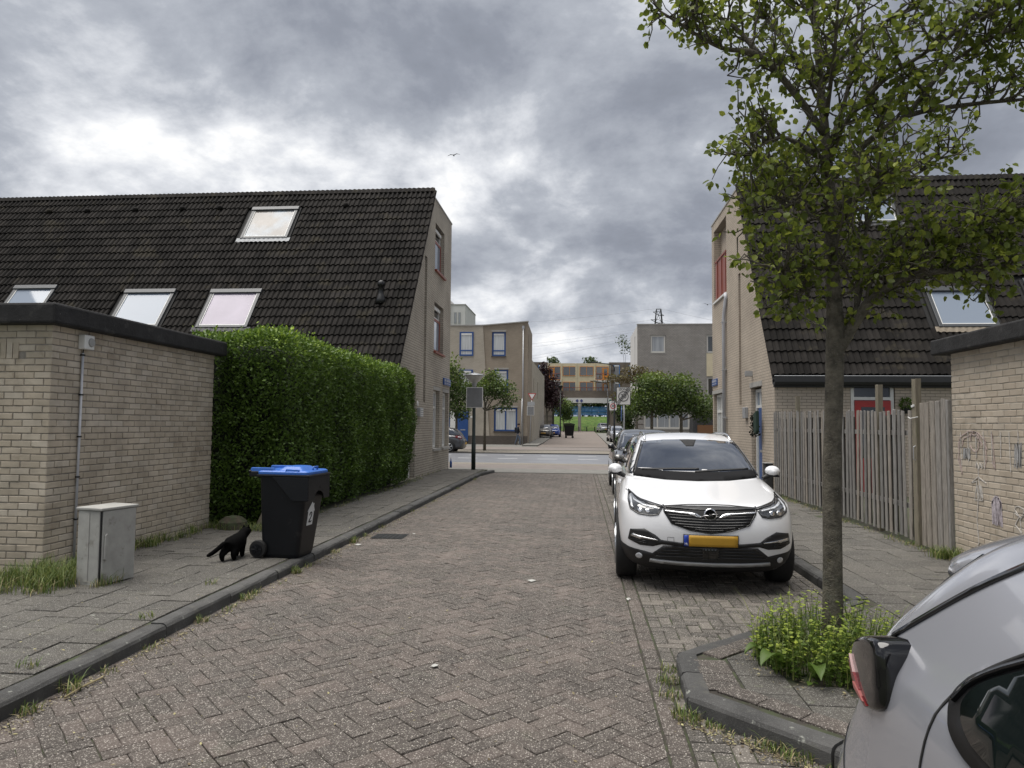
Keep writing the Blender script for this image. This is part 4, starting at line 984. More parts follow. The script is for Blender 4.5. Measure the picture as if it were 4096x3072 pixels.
def tufts():
    P, H, Q, HQ = [], [], [], []; rr = random.Random(9)
    def tuft(x, yy, z, n, r, h, dry=.15):
        for _ in range(n):
            a = rr.random()*6.283; q = r*math.sqrt(rr.random()); p = (x+q*math.cos(a), yy+q*math.sin(a), z)
            if rr.random() < dry: Q.append(p); HQ.append(h*rr.uniform(.2, .7))
            else: P.append(p); H.append(h*rr.uniform(.35, 1))
    # along the shed foot and round the cabinet
    for k in range(46): tuft(-5.36+rr.uniform(-.1, .5), 6.2+rr.random()*.62, .1, 26, .10, .28)
    for k in range(44): tuft(rr.uniform(-5.7, -4.75), 5.9+rr.random()*.6, .1, 26, .10, .25, .2)
    for k in range(34): tuft(-5.38+rr.uniform(-.06, .12), 7.05+rr.random()*3.1, .1, 24, .08, .20)
    for k in range(40): tuft(rr.uniform(-5.2, -4.45), 9.7+rr.random()*1.4, .1, 22, .10, .17)
    for k in range(14): tuft(-4.5+rr.uniform(-.2, .1), 6.28+rr.random()*.4, .1, 12, .05, .2, .3)
    # kerb gutter, left
    for yy, n, h in ((3.84, 22, .12), (4.16, 26, .17), (4.44, 12, .08), (5.05, 10, .06), (5.72, 24, .10), (6.1, 10, .06), (6.42, 26, .11), (6.64, 22, .10), (7.7, 40, .12), (8.05, 16, .08), (8.9, 20, .09), (9.7, 46, .14), (10.3, 14, .09), (11.16, 18, .09), (13.2, 12, .08), (15, 12, .08), (18, 12, .1), (21, 20, .12)):
        for _ in range(2): tuft(-3.135+rr.uniform(0, .05), yy+rr.uniform(-.08, .08), .0, n, .06, h, .4)
    for k in range(60): tuft(-3.13+rr.random()*.09, 3.5+rr.random()*14, 0, 5, .05, .035, .75)
    for (x, yy) in ((-3.47, 8.32), (-3.52, 6.6), (-3.46, 4.25), (-3.4, 5.4)): tuft(x, yy, .1, 30, .07, .08, .2)
    # island edge and gutter
    for (x, yy, n, h) in ((.62, 5.0, 26, .07), (.57, 4.75, 30, .10), (.56, 4.5, 26, .08), (.60, 4.2, 50, .10), (.68, 4.12, 20, .06), (.98, 3.86, 34, .09), (1.08, 3.76, 36, .09), (1.25, 3.62, 20, .06), (.85, 5.25, 22, .05), (1.1, 5.5, 18, .05), (1.4, 5.8, 16, .05)): tuft(x, yy, 0, n*2, .08, h, .3)
    for k in range(60):
        t = rr.random(); tuft(.6+t*.9, 4.22-t*.9+rr.uniform(-.05, .02), 0, 6, .05, .04, .5)
    # fence foot
    for k in range(70): tuft(4.40+rr.uniform(-.10, .06), 9.3+rr.random()*7.5, .1, 9, .06, .09, .45)
    for k in range(14): tuft(4.36+rr.uniform(-.1, .1), 8.95+rr.random()*.3, .1, 26, .09, .22, .15)
    for k in range(12): tuft(4.42+rr.uniform(-.05, .05), 7.5+rr.random()*1.4, .1, 20, .09, .2, .15)
    for k in range(10): tuft(2.42+rr.uniform(-.04, .02), 7.0+rr.random()*4, 0, 8, .05, .05, .5)
    # hedge foot and gable foot
    for k in range(30): tuft(-4.45+rr.uniform(-.1, .1), 11.5+rr.random()*8.5, .1, 12, .08, .12, .35)
    for k in range(14): tuft(-4.62+rr.uniform(-.02, .05), 19+rr.random()*6.2, .1, 10, .05, .14, .4)
    blades(np.array(P), np.array(H), .003, .8, 'grass_blade', 'grass', label='green grass tufts along kerbs, walls and fence')
    blades(np.array(Q), np.array(HQ), .003, 1.3, 'dry_grass', 'dry_grass', label='dry straw coloured grass in the gutters')
tufts()
# rock by hedge, litter and straw
straw = MB().tube([(-3.04, 4.04, .012), (-3.05, 4.2, .014), (-3.04, 4.38, .012)], .006, 6).build('straw_stick', MATS['dry_grass'], label='pale straw stick lying in the gutter near the kerb', cat='stick')
M('litter_white', (.42, .42, .39), .7)
for (x, yy, s, lb) in ((-.5, 7.59, .045, 'white scrap of litter on the road before the white car'), (.46, 6.91, .03, 'tiny white scrap on the paving line by the parking strip'), (-.98, 4.86, .035, 'white scrap of litter in the middle of the near road'), (-2.99, 9.49, .055, 'crumpled white scrap at the kerb beyond the bin'), (-2.46, 10.51, .03, 'tiny white scrap beside the drain grate')):
    mb = MB(); q = [(x+s*math.cos(a)*random.uniform(.5, 1.2), yy+s*math.sin(a)*random.uniform(.5, 1.2), .006+random.random()*.012) for a in (0, 1.2, 2.3, 3.4, 4.6, 5.5)]
    mb.add(q+[(x, yy, .022)], [(i, (i+1) % 6, 6) for i in range(6)]); mb.build('litter', MATS['litter_white'], label=lb, cat='litter')
dg = empty('drain_grate', (-2.75, 10.3, 0), label='dark iron drain grate in the road beside the kerb', cat='drain')
box('frame', MATS['dark_metal'], dg, -3.0, -2.54, 10.08, 10.5, -.03, .006)
for k in range(6): box('slot', MATS['dark_gap'], dg, -2.96+.068*k, -2.925+.068*k, 10.13, 10.45, .004, .0075)
st = MB(); st.lathe([(.22, .08), (.2, .2), (.12, .27), (.02, .29)], (-5.05, 10.05, 0), 9); st.build('stone', MATS['soil'], label='grey stone on the soil behind the black cat', cat='stone')

M('debris', (.13, .10, .06), .9, rnd=.5, col2=(.26, .24, .12))
def debris():
    P = []
    for k in range(2600): P.append((-3.12+abs(rng.normal(0, .07)), 3.2+rng.random()**1.3*18, .006))
    for k in range(500): P.append((-3.3-rng.random()*1.6, 3+rng.random()*14, .109))
    for k in range(900): t = rng.random(); P.append((.60+t*1.2+rng.normal(0, .04), 4.18-t*1.2-abs(rng.normal(0, .05)), .006))
    for k in range(700): P.append((4.42-abs(rng.normal(0, .10)), 9.3+rng.random()*7.6, .109))
    for k in range(700): P.append((-3.0+rng.random()*3.4, 2.8+rng.random()**1.6*14, .008))
    for k in range(300): P.append((2.44-abs(rng.normal(0, .05)), 6.9+rng.random()*8, .006))
    for k in range(500): a = rng.random()*6.28; r = .35+.3*rng.random(); P.append((1.66+r*math.cos(a), 4.93+r*math.sin(a), .112))
    P = np.array(P); n = len(P); D = unit(n)*np.array([1, 1, .15]); o = leaf_mesh('debris', P, D, unit(n)*.35+np.array([0, 0, 1]), .010+.022*rng.random(n)**2, MATS['debris'], rng.random(n), asp=.5, fold=.3, shape=4, kind='stuff')
    o['label'] = 'dead leaf bits and dirt lying along kerbs and joints'
debris()
# ================================================================ BIN, CAT, LAMP POST
M('bin_plastic', (.0065, .0075, .0095), .42, var=.15, vs=5, spec=.3, bump=.15, bs=60, stain=[(6., .62, (.03, .03, .03), .5)])
M('bin_blue', (.028, .13, .48), .4, var=.1, vs=5)
M('tyre', (.012, .012, .012), .8, var=.2, vs=20)
M('sticker', (.62, .64, .64), .5)
def make_bin():
    b = empty('wheelie_bin', (-3.36, 8.16, .1), rad(-4), label='black wheelie bin with blue lid and house number sticker at the kerb', cat='bin')
    B = dict(parent=b, local=True)
    # tapered body: rounded rectangle loft
    def ring(x0, x1, hw, z, r=.05, n=4):
        out = []
        for (cx, cy, a0) in ((x1-r, hw-r, 0), (x0+r, hw-r, 90), (x0+r, -hw+r, 180), (x1-r, -hw+r, 270)):
            for k in range(n+1): a = rad(a0+90*k/n); out.append((cx+r*math.cos(a), cy+r*math.sin(a), z))
        return out
    def loft(rings, cap=True):
        mb = MB(); vs = sum(rings, []); m = len(rings[0])
        fs = [(i*m+j, i*m+(j+1) % m, (i+1)*m+(j+1) % m, (i+1)*m+j) for i in range(len(rings)-1) for j in range(m)]
        if cap: fs += [list(range(m))[::-1], list(range((len(rings)-1)*m, len(rings)*m))]
        return mb.add(vs, fs)
    loft([ring(-.28, .155, .20, 0), ring(-.285, .17, .212, .04), ring(-.30, .285, .275, .93), ring(-.30, .29, .278, .95)]).build('body', MATS['bin_plastic'], smooth=False, **B)
    # collar apron wrapped round the front, longer at the front edge, with the lifting notch
    mb = MB()
    top = .945
    pts = [(.02, -.295), (.31, -.295), (.325, -.28), (.325, .28), (.31, .295), (.02, .295)]
    mb.prism([(-.13, .93), (.0, .93), (.315, .93), (.315, .66), (.12, .66)], 'y', -.297, -.285)
    mb.prism([(-.13, .93), (.0, .93), (.315, .93), (.315, .66), (.12, .66)], 'y', .285, .297)
    ap = [(-.285, .93), (.285, .93), (.285, .66), (.13, .66)] + [(.13*math.cos(a), .66+.10*math.sin(a)) for a in [math.pi*k/10 for k in range(1, 10)]] + [(-.13, .66), (-.285, .66)]
    mb.prism(ap, 'x', .303, .3155)
    mb.build('collar', MATS['bin_plastic'], bevel=.006, **B)
    mb = MB(); mb.box(-.32, .325, -.30, .30, .93, .957); mb.box(-.42, -.30, -.29, -.22, .93, .99); mb.box(-.42, -.30, .22, .29, .93, .99); mb.build('rim', MATS['bin_plastic'], bevel=.012, **B)
    MB().tube([(-.41, -.29, .985), (-.41, .29, .985)], .016, 10).build('handle_bar', MATS['bin_plastic'], smooth=True, **B)
    MB().lathe([(.018, .3155), (.0, .3165)], (0, 0.02, .80), 12, 'x', cap=False).build('hole', MATS['dark_gap'], **B)
    lid = loft([ring(-.33, .305, .288, .957, .05), ring(-.33, .305, .288, .985, .05), ring(-.31, .285, .265, 1.0, .05)])
    lid = lid.build('lid', MATS['bin_blue'], bevel=.004, **B)
    loft([ring(-.12, .20, .20, .998, .04), ring(-.06, .15, .15, 1.04, .04), ring(-.04, .12, .12, 1.045, .04)]).build('raised_panel', MATS['bin_blue'], lid, local=True, bevel=.006)
    for yy in (-.235, .235):
        loft([ring(-.43, -.10, .035, .96, .015), ring(-.41, -.14, .026, 1.03, .012)]).build('hinge_rib', MATS['bin_blue'], lid, local=True, bevel=.005).location.y = yy
    mb = MB(); mb.tube([(.255, -.06, .985), (.262, -.055, 1.035), (.262, .055, 1.035), (.255, .06, .985)], .011, 8); mb.build('grip', MATS['bin_blue'], lid, local=True, smooth=True)
    MB().tube([(.03, -.272, .99), (.03, -.265, 1.012), (.19, -.265, 1.008), (.19, -.272, .99)], .009, 8).build('grip', MATS['bin_blue'], lid, local=True, smooth=True)
    for s in (-1, 1):
        w = MB().lathe([(.06, -.03), (.095, -.028), (.102, -.015), (.102, .015), (.095, .028), (.06, .03)], (-.30, s*.245, .10), 24, 'y').build('wheel', MATS['tyre'], smooth=False, **B)
        mb = MB(); mb.lathe([(.062, -.006), (.062, .006)], (-.30, s*.28, .10), 20, 'y'); mb.lathe([(.018, -.012), (.018, .012)], (-.30, s*.284, .10), 10, 'y')
        for k in range(6): a = math.pi*k/3; mb.tube([(-.30, s*.288, .10), (-.30+.06*math.cos(a), s*.284, .10+.06*math.sin(a))], .006, 5)
        mb.build('hub', MATS['bin_plastic'], w, local=True)
    MB().tube([(-.30, -.24, .10), (-.30, .24, .10)], .012, 8).build('axle', MATS['dark_metal'], **B)
    # house shaped sticker with a 2 on the front face (the front leans a little)
    st = MB(); z0 = .36
    house = [(-.10, z0), (.045, z0), (.045, z0+.16), (.065, z0+.155), (.03, z0+.215), (.03, z0+.25), (.012, z0+.25), (.012, z0+.235), (-.022, z0+.27), (-.12, z0+.165), (-.10, z0+.165)]
    def fx(z): return .17+(.285-.17)*(z-.04)/.89
    n = len(house); st.add([(fx(z)+.003, y, z) for y, z in house]+[(fx(z)-.003, y, z) for y, z in house], [list(range(n)), list(range(n, 2*n))[::-1]]+[(i, n+i, n+(i+1) % n, (i+1) % n) for i in range(n)])
    st = st.build('sticker', MATS['sticker'], **B)
    two = [(-.055, .475), (-.052, .50), (-.03, .512), (-.008, .50), (-.006, .475), (-.02, .45), (-.045, .425), (-.06, .402), (-.052, .394), (-.035, .404), (-.015, .394), (.003, .408)]
    mb = MB(); mb.tube([(fx(z)+.004, y-.0, z) for y, z in two], .0065, 6); mb.build('digit', MATS['dark_gap'], st, local=True)
    return b
make_bin()
M('cat_fur', (.0022, .0021, .0022), .9, var=.3, vs=30, bump=.3, bs=120, spec=.08)
M('cat_eye', (.20, .22, .05), .2)
def make_cat():
    c = empty('cat', (-3.92, 7.88, .1), rad(2), label='black cat walking on the pavement beside the wheelie bin', cat='cat')
    # local: +y = heading; joints
    J = {'hip': (0, -.15, .225, .090, .098), 'mid': (0, -.02, .215, .096, .102), 'sho': (0, .12, .23, .088, .096), 'nk': (.01, .19, .285, .066, .066), 'hd0': (.025, .245, .325, .066, .062), 'hd1': (.04, .295, .318, .048, .042), 'nose': (.047, .325, .303, .022, .020),
         't0': (-.03, -.235, .245, .030, .030), 't1': (-.08, -.28, .19, .026, .026), 't2': (-.14, -.32, .13, .025, .025), 't3': (-.19, -.35, .095, .022, .022), 't4': (-.215, -.365, .085, .012, .012)}
    E = [('hip', 'mid'), ('mid', 'sho'), ('sho', 'nk'), ('nk', 'hd0'), ('hd0', 'hd1'), ('hd1', 'nose'), ('hip', 't0'), ('t0', 't1'), ('t1', 't2'), ('t2', 't3'), ('t3', 't4')]
    for s, dy, tag_ in ((-1, -.045, 'a'), (1, .05, 'b')):
        J['k'+tag_] = (s*.055, -.13+dy*.6, .14, .058, .06); J['h'+tag_] = (s*.055, -.235+dy, .085, .031, .033); J['f'+tag_] = (s*.055, -.215+dy, .024, .026, .026); J['p'+tag_] = (s*.057, -.185+dy, .014, .019, .014)
        E += [('hip', 'k'+tag_), ('k'+tag_, 'h'+tag_), ('h'+tag_, 'f'+tag_), ('f'+tag_, 'p'+tag_)]
    for s, dy, tag_ in ((-1, .02, 'c'), (1, -.03, 'd')):
        J['e'+tag_] = (s*.05, .105+dy*.5, .15, .046, .050); J['w'+tag_] = (s*.048, .125+dy, .07, .030, .031); J['f'+tag_] = (s*.048, .13+dy, .024, .026, .026); J['p'+tag_] = (s*.05, .16+dy, .014, .019, .014)
        E += [('sho', 'e'+tag_), ('e'+tag_, 'w'+tag_), ('w'+tag_, 'f'+tag_), ('f'+tag_, 'p'+tag_)]
    for k in J: J[k] = tuple(q*.86 for q in J[k][:3])+tuple(q*1.04 for q in J[k][3:])
    names = list(J); me = bpy.data.meshes.new('body'); me.from_pydata([J[k][:3] for k in names], [(names.index(a), names.index(b)) for a, b in E], [])
    o = bpy.data.objects.new('body', me); COL.objects.link(o); o.parent = c
    sk = o.modifiers.new('skin', 'SKIN'); sk.use_smooth_shade = True; sk.branch_smoothing = .6
    for i, k in enumerate(names): me.skin_vertices[0].data[i].radius = J[k][3:5]
    me.skin_vertices[0].data[names.index('hip')].use_root = True
    sb = o.modifiers.new('sub', 'SUBSURF'); sb.levels = sb.render_levels = 2
    me.materials.append(MATS['cat_fur'])
    for s in (-1, 1):
        mb = MB(); x = .018+s*.028; mb.lathe([(.019, 0), (.012, .020), (.002, .040)], (x+.004, .215, .312), 8); e = mb.build('ear', MATS['cat_fur'], c, local=True, smooth=True)
        MB().lathe([(.006, -.003), (.004, .003), (0, .004)], (.036+s*.016, .281, .280), 8, 'y').build('eye', MATS['cat_eye'], c, local=True)
make_cat()
M('lamp_glass', (.50, .50, .47), .25, spec=.6, var=.15, vs=14)
M('post_green', (.012, .022, .020), .45)
M('sign_back', (.20, .205, .21), .55, var=.1, vs=9)
lp = empty('street_lamp', (-3.65, 24.3, .1), label='dark lamp post with saucer head on the corner pavement by the grey gable', cat='street lamp')
MB().lathe([(.075, .08), (.075, 1.0), (.06, 1.02), (.055, 2.9), (.05, 2.96)], (-3.65, 24.3, 0), 14).build('pole', MATS['post_green'], lp, smooth=True)
MB().lathe([(.055, 2.94), (.075, 2.97), (.085, 3.05), (.10, 3.08)], (-3.65, 24.3, 0), 16).build('collar', MATS['zinc'], lp, smooth=True)
MB().lathe([(.10, 3.08), (.20, 3.18), (.335, 3.32), (.34, 3.335)], (-3.65, 24.3, 0), 24).build('diffuser', MATS['lamp_glass'], lp, smooth=True)
MB().lathe([(.36, 3.335), (.36, 3.35), (.26, 3.385), (.12, 3.415), (.04, 3.43), (.0, 3.45)], (-3.65, 24.3, 0), 24, cap=False).build('cap', MATS['zinc'], lp, smooth=True)
sb = empty('sign_panel', (-3.62, 24.22, 2.2), label='grey backed sign panel with white rim fixed to the lamp post', cat='sign')
box('rim', MATS['sign_white'], sb, -3.91, -3.33, 24.195, 24.205, 2.22, 2.93, bevel=.004); box('panel', MATS['sign_back'], sb, -3.885, -3.355, 24.188, 24.194, 2.245, 2.905)
box('bracket', MATS['zinc'], sb, -3.70, -3.56, 24.206, 24.25, 2.24, 2.27); box('bracket', MATS['zinc'], sb, -3.70, -3.56, 24.206, 24.25, 2.87, 2.90)
bt = empty('bottle', (-4.62, 25.15, .1), label='small bottle standing at the foot of the grey gable corner', cat='bottle')
MB().lathe([(.045, .1), (.045, .30), (.018, .36), (.016, .42)], (-4.6, 25.2, 0), 12).build('glass', MATS['blue_sign'], bt, smooth=True)
MB().lathe([(.02, .42), (.02, .46)], (-4.6, 25.2, 0), 12).build('cap', MATS['sign_white'], bt)
# green bag and dry plant hanging by the blue door; dark green planter ball on the back wall
hb = empty('hanging_planter', (4.5, 18.3, 1.5), label='dark green hanging bag with dry plant beside the blue door', cat='planter')
M('green_bag', (.012, .035, .022), .7); MB().prism([(18.22, 2.06), (18.5, 1.98), (18.5, 1.5), (18.3, 1.46), (18.2, 1.55)], 'x', 4.36, 4.44).build('bag', MATS['green_bag'], hb, bevel=.02)
n = 260; P_ = np.c_[4.36+.16*rng.random(n), 18.55+.28*rng.random(n), 1.42+.55*rng.random(n)]
leaf_mesh('dry_leaves', P_, unit(n), unit(n), .05+.03*rng.random(n), MATS['hedge_core'], rng.random(n), parent=hb)
pl_ = empty('wall_plant', (7.45, 17.1, 2.2), label='small round dark green plant on the wall right of the red door', cat='plant')
n = 320; u_ = unit(n); leaf_mesh('leaves', np.array([7.45, 17.08, 2.2])+u_*np.array([.13, .08, .12])*(.6+.5*rng.random((n, 1))), u_, unit(n), .04+.02*rng.random(n), MATS['hedge_leaf'], .3*rng.random(n), parent=pl_)
MB().lathe([(.05, 1.98), (.09, 2.06), (.10, 2.12)], (7.45, 17.1, 0), 12).build('pot', MATS['dark_metal'], pl_)
ub = empty('meter_box', (4.5, 17.5, .1), label='grey meter box standing at the corner of the beige gable', cat='cabinet')
box('body', MATS['gutter_grey'], ub, 4.38, 4.54, 17.38, 17.66, .1, .78, bevel=.01); box('lid', MATS['grey_plastic'], ub, 4.36, 4.545, 17.36, 17.68, .782, .80)
# ================================================================ CARS
M('white_car', (.78, .785, .80), .28, coat=1., spec=.5)
M('silver_car', (.40, .41, .45), .24, metal=.45, coat=1.)
M('black_car', (.010, .011, .013), .25, coat=1.)
M('beige_car', (.17, .165, .155), .32, metal=.55, coat=1.)
M('grey_car', (.05, .053, .060), .3, metal=.4, coat=1.)
M('blue_car', (.02, .06, .30), .28, coat=1.)
M('car_glass', (.010, .016, .030), .012, spec=1., coat=1.)
M('tinted_glass', (.006, .009, .009), .03, spec=.6)
M('headlight_glass', (.05, .052, .055), .03, spec=1., coat=1., var=.5, vs=45)
M('lamp_clear', (.55, .57, .60), .08, spec=1., coat=1.)
M('trim_black', (.010, .010, .011), .55)
M('dull_black', (.010, .010, .011), .8, spec=.15)
M('gloss_black', (.006, .006, .007), .10, coat=.4)
M('chrome', (.75, .75, .76), .12, metal=1.)
M('skid_silver', (.42, .43, .44), .4, metal=.6)
M('plate_yellow', (.48, .27, .025), .5, var=.05); M('plate_blue', (.015, .05, .35), .45)
M('red_lamp', (.13, .005, .006), .2, coat=.3); M('pink_lamp', (.30, .10, .09), .25)
M('alloy', (.45, .46, .47), .3, metal=.8)
def evaluated_bvh(o):
    dg_ = bpy.context.evaluated_depsgraph_get(); ev = o.evaluated_get(dg_); me = ev.to_mesh()
    V = [v.co.copy() for v in me.vertices]; F = [tuple(p.vertices) for p in me.polygons]; ev.to_mesh_clear()
    return BVHTree.FromPolygons(V, F)
def ring_pts(yn, yt, w, r=1., rt=1., cab=False):
    """half plan outline from nose centre to tail centre"""
    if not cab: f = [(0, 0), (.34, .012), (.60, .045), (.80, .12), (.94, .29), (1, .62)]
    else: f = [(0, 0), (.34, .012), (.60, .035), (.80, .075), (.95, .14), (1, .32)]
    g_ = [(1, .62), (.95, .26), (.82, .10), (.60, .035), (.34, .01), (0, 0)] if not cab else [(1, .30), (.955, .13), (.82, .06), (.60, .03), (.34, .01), (0, 0)]
    a = [(x*w, yn+d*r) for x, d in f]; b = [(x*w, yt-d*rt) for x, d in g_]
    ya, yb = a[-1][1], b[0][1]; mid = [(w, ya+(yb-ya)*t) for t in (.25, .5, .75)]
    return a+mid+b
def car_body(parent, rings, paint, crease=()):
    half = [ring_pts(*r[1:4], *(r[4:] if len(r) > 4 else ())) for r in rings]; m = len(half[0]); n2 = 2*(m-1)
    vs = []
    for r_, h in zip(rings, half):
        for (x, y) in h: vs.append((x, y, r_[0]))
        for (x, y) in h[-2:0:-1]: vs.append((-x, y, r_[0]))
    N_ = len(rings)
    fs = [(i*n2+j, i*n2+(j+1) % n2, (i+1)*n2+(j+1) % n2, (i+1)*n2+j) for i in range(N_-1) for j in range(n2)]
    for b, flip in ((0, True), ((N_-1)*n2, False)):
        for j in range(m-1):
            a1, a2 = b+j, b+j+1; c1, c2 = b+(n2-j) % n2, b+(n2-j-1) % n2
            q = [a1, a2, c2, c1]; q = [k for i, k in enumerate(q) if k not in q[:i]]
            fs.append(q if not flip else q[::-1])
    mb = MB(); mb.add(vs, fs); o = mb.build('body', paint, parent, smooth=True, local=True)
    me = o.data; cr = me.attributes.new('crease_edge', 'FLOAT', 'EDGE')
    vals = np.zeros(len(me.edges), dtype=np.float32)
    for k, e_ in enumerate(me.edges):
        a, b = e_.vertices; i, j = a//n2, b//n2
        if i == j and i in crease: vals[k] = crease[i]
    cr.data.foreach_set('value', vals)
    s = o.modifiers.new('sub', 'SUBSURF'); s.levels = s.render_levels = 3
    return o, evaluated_bvh(o)
def decal(bvh, parent, name, outline, mat, axis='f', off=.004, thick=.012, res=.035, smooth=True, mirror=False):
    """panel lying on the car body: outline in (x,z) seen from front 'f'/rear 'b', or (y,z) seen from side 'l'(-x)/'r'(+x), or (x,y) from top 't'"""
    if mirror: outline = [(-p[0], p[1]) for p in outline][::-1]
    pts = []
    n = len(outline)
    for i in range(n):
        p, q = Vector(outline[i]), Vector(outline[(i+1) % n]); k = max(1, int((q-p).length/res))
        pts += [p+(q-p)*t/k for t in range(k)]
    nb = len(pts); edges = [(i, (i+1) % nb) for i in range(nb)]; poly = [tuple(p) for p in pts]
    xs = [p[0] for p in poly]; ys = [p[1] for p in poly]; inner = []
    x = min(xs)+res*.5
    while x < max(xs):
        y_ = min(ys)+res*.5
        while y_ < max(ys):
            if in_poly((x, y_), poly) and min((Vector((x, y_))-p).length for p in pts) > res*.45: inner.append(Vector((x, y_)))
            y_ += res
        x += res
    V, E_, F, *_ = delaunay_2d_cdt(pts+inner, edges, [], 0, 1e-6)
    F = [f for f in F if in_poly(tuple(sum((V[i] for i in f), Vector((0, 0)))/3), poly)]
    cfg = {'f': (lambda p: Vector((p[0], -3, p[1])), Vector((0, 1, 0))), 'b': (lambda p: Vector((p[0], 9, p[1])), Vector((0, -1, 0))), 'l': (lambda p: Vector((-4, p[0], p[1])), Vector((1, 0, 0))),
           'r': (lambda p: Vector((4, p[0], p[1])), Vector((-1, 0, 0))), 't': (lambda p: Vector((p[0], p[1], 4)), Vector((0, 0, -1)))}[axis]
    out = []; ok = []; last = None
    for p in V:
        loc, nrm, _, _ = bvh.ray_cast(cfg[0](p), cfg[1])
        if loc is None: loc, nrm, _, _ = bvh.find_nearest(cfg[0](p)+cfg[1]*3)
        nrm = nrm if nrm.dot(cfg[1]) < 0 else -nrm
        out.append((loc, nrm))
    mb = MB(); k = len(V); top = [l+n_*off for l, n_ in out]; bot = [l-n_*thick for l, n_ in out]
    fs = []
    for f in F:
        a, b, c = [top[i] for i in f]
        f = list(f) if (b-a).cross(c-a).dot(cfg[1]) < 0 else list(f)[::-1]; fs.append(f)
    cnt = {}
    for f in fs:
        for a, b in zip(f, f[1:]+f[:1]): cnt[(a, b)] = cnt.get((a, b), 0)+1
    side = [(b, a, k+a, k+b) for (a, b) in cnt if (b, a) not in cnt]
    mb.add(top+bot, fs+side); o = mb.build(name, mat, parent, local=True, smooth=False)
    if smooth: o.data.polygons.foreach_set('use_smooth', [i < len(fs) for i in range(len(o.data.polygons))])
    return o
def chaikin(q, k=2):
    for _ in range(k):
        o = []
        for i in range(len(q)):
            a, b = q[i], q[(i+1) % len(q)]; o += [(a[0]*.8+b[0]*.2, a[1]*.8+b[1]*.2), (a[0]*.2+b[0]*.8, a[1]*.2+b[1]*.8)]
        q = o
    return q
def open_smooth(q, k=2):
    for _ in range(k):
        o = [q[0]]
        for a, b in zip(q[:-1], q[1:]): o += [(a[0]*.75+b[0]*.25, a[1]*.75+b[1]*.25), (a[0]*.25+b[0]*.75, a[1]*.25+b[1]*.75)]
        q = o+[q[-1]]
    return q
def strip(line, w):
    """thin polygon following a polyline"""
    L_ = []; R_ = []
    for i, p in enumerate(line):
        a, b = Vector(line[max(0, i-1)]), Vector(line[min(len(line)-1, i+1)]); d = (b-a).normalized(); n_ = Vector((-d.y, d.x))*w/2
        L_.append(tuple(Vector(p)+n_)); R_.append(tuple(Vector(p)-n_))
    return L_+R_[::-1]
def wheel(parent, x, y, r=.345, w=.22):
    s = 1 if x > 0 else -1
    o = MB().lathe([(r*.62, -w/2), (r*.93, -w/2), (r*.985, -w*.42), (r, -w*.25), (r, w*.25), (r*.985, w*.42), (r*.93, w/2), (r*.62, w/2)], (x, y, r), 36, 'x').build('wheel', MATS['tyre'], parent, smooth=True, local=True)
    mb = MB(); xo = x+s*(w/2-.006)
    mb.lathe([(r*.66, -.012), (r*.68, .006), (r*.62, .008), (r*.60, -.02)], (xo, y, r), 36, 'x', cap=False)
    for k in range(5):
        a = 2*math.pi*k/5+.3
        for da in (-.13, .13):
            c, s_ = math.cos(a+da), math.sin(a+da); mb.tube([(xo, y+.04*math.cos(a), r+.04*math.sin(a)), (xo+s*.004, y+r*.64*c, r+r*.64*s_)], [.022, .016], 6)
    mb.lathe([(.045, -.01), (.05, .008), (.03, .014), (0, .015)] if s > 0 else [(.045, .01), (.05, -.008), (.03, -.014), (0, -.015)], (xo, y, r), 16, 'x', cap=False)
    mb.build('rim', MATS['alloy'], o, smooth=True, local=True)
    MB().lathe([(r*.61, -.004), (r*.61, .004)], (x+s*(w/2-.06), y, r), 24, 'x').build('brake_shadow', MATS['dark_gap'], o, local=True)
    return o
def mirror(parent, x, y, z, paint, s):
    mb = MB(); mb.lathe([(.0, -.09), (.05, -.085), (.085, -.04), (.092, .0), (.085, .05), (.07, .06)], (0, 0, 0), 14, 'y')
    mb.v = [(x+v[0]*.92, y+v[1]*.85, z+v[2]*.66) for v in mb.v]; o = mb.build('mirror', paint, parent, smooth=True, local=True)
    mb = MB(); mb.tube([(x-s*.02, y+.0, z-.045), (x-s*.12, y-.02, z-.09)], [.035, .026], 8); mb.box(x-.072, x+.072, y-.045, y+.04, z-.072, z-.046); mb.build('mirror_base', MATS['trim_black'], o, local=True, bevel=.012)
    return o
SUV = [(.19, .30, 4.25, .66), (.20, .16, 4.34, .78), (.30, .06, 4.42, .865), (.44, .015, 4.45, .895), (.58, .0, 4.45, .90), (.70, .012, 4.45, .898), (.80, .045, 4.43, .89), (.855, .085, 4.41, .878), (.885, .20, 4.40, .868), (.935, .50, 4.38, .855), (.995, .86, 4.36, .838),
       (1.045, 1.12, 4.33, .80), (1.07, 1.20, 4.32, .765, 1, 1, True), (1.20, 1.43, 4.26, .725, 1, 1, True), (1.36, 1.74, 4.12, .665, 1, 1, True), (1.465, 2.0, 4.00, .61, 1, 1, True), (1.53, 2.30, 3.85, .54, 1, 1, True), (1.562, 2.65, 3.5, .40, 1, 1, True)]
def base_car(name, label, rings, paint, loc, rz, wheels=(.86, 3.53), hw=.80, wr=.345, group=None, side=True, crease=None, rear=False, glass_z=(1.085, 1.45)):
    c = empty(name, loc, rz, label=label, cat='car', group=group)
    body, bvh = car_body(c, rings, MATS[paint], crease or {7: .35, 11: .5})
    zt = rings[-1][0]
    for y in wheels:
        for s in (-1, 1):
            wheel(c, s*hw, y, wr)
    for ax in 'lr':
        for y in wheels: decal(bvh, c, 'wheel_arch', [(y+(wr+.055)*math.cos(a), max(.2, wr+(wr+.055)*math.sin(a))) for a in [2*math.pi*k/24 for k in range(24)]], MATS['trim_black'], ax, .003, .02, .06)
    return c, body, bvh
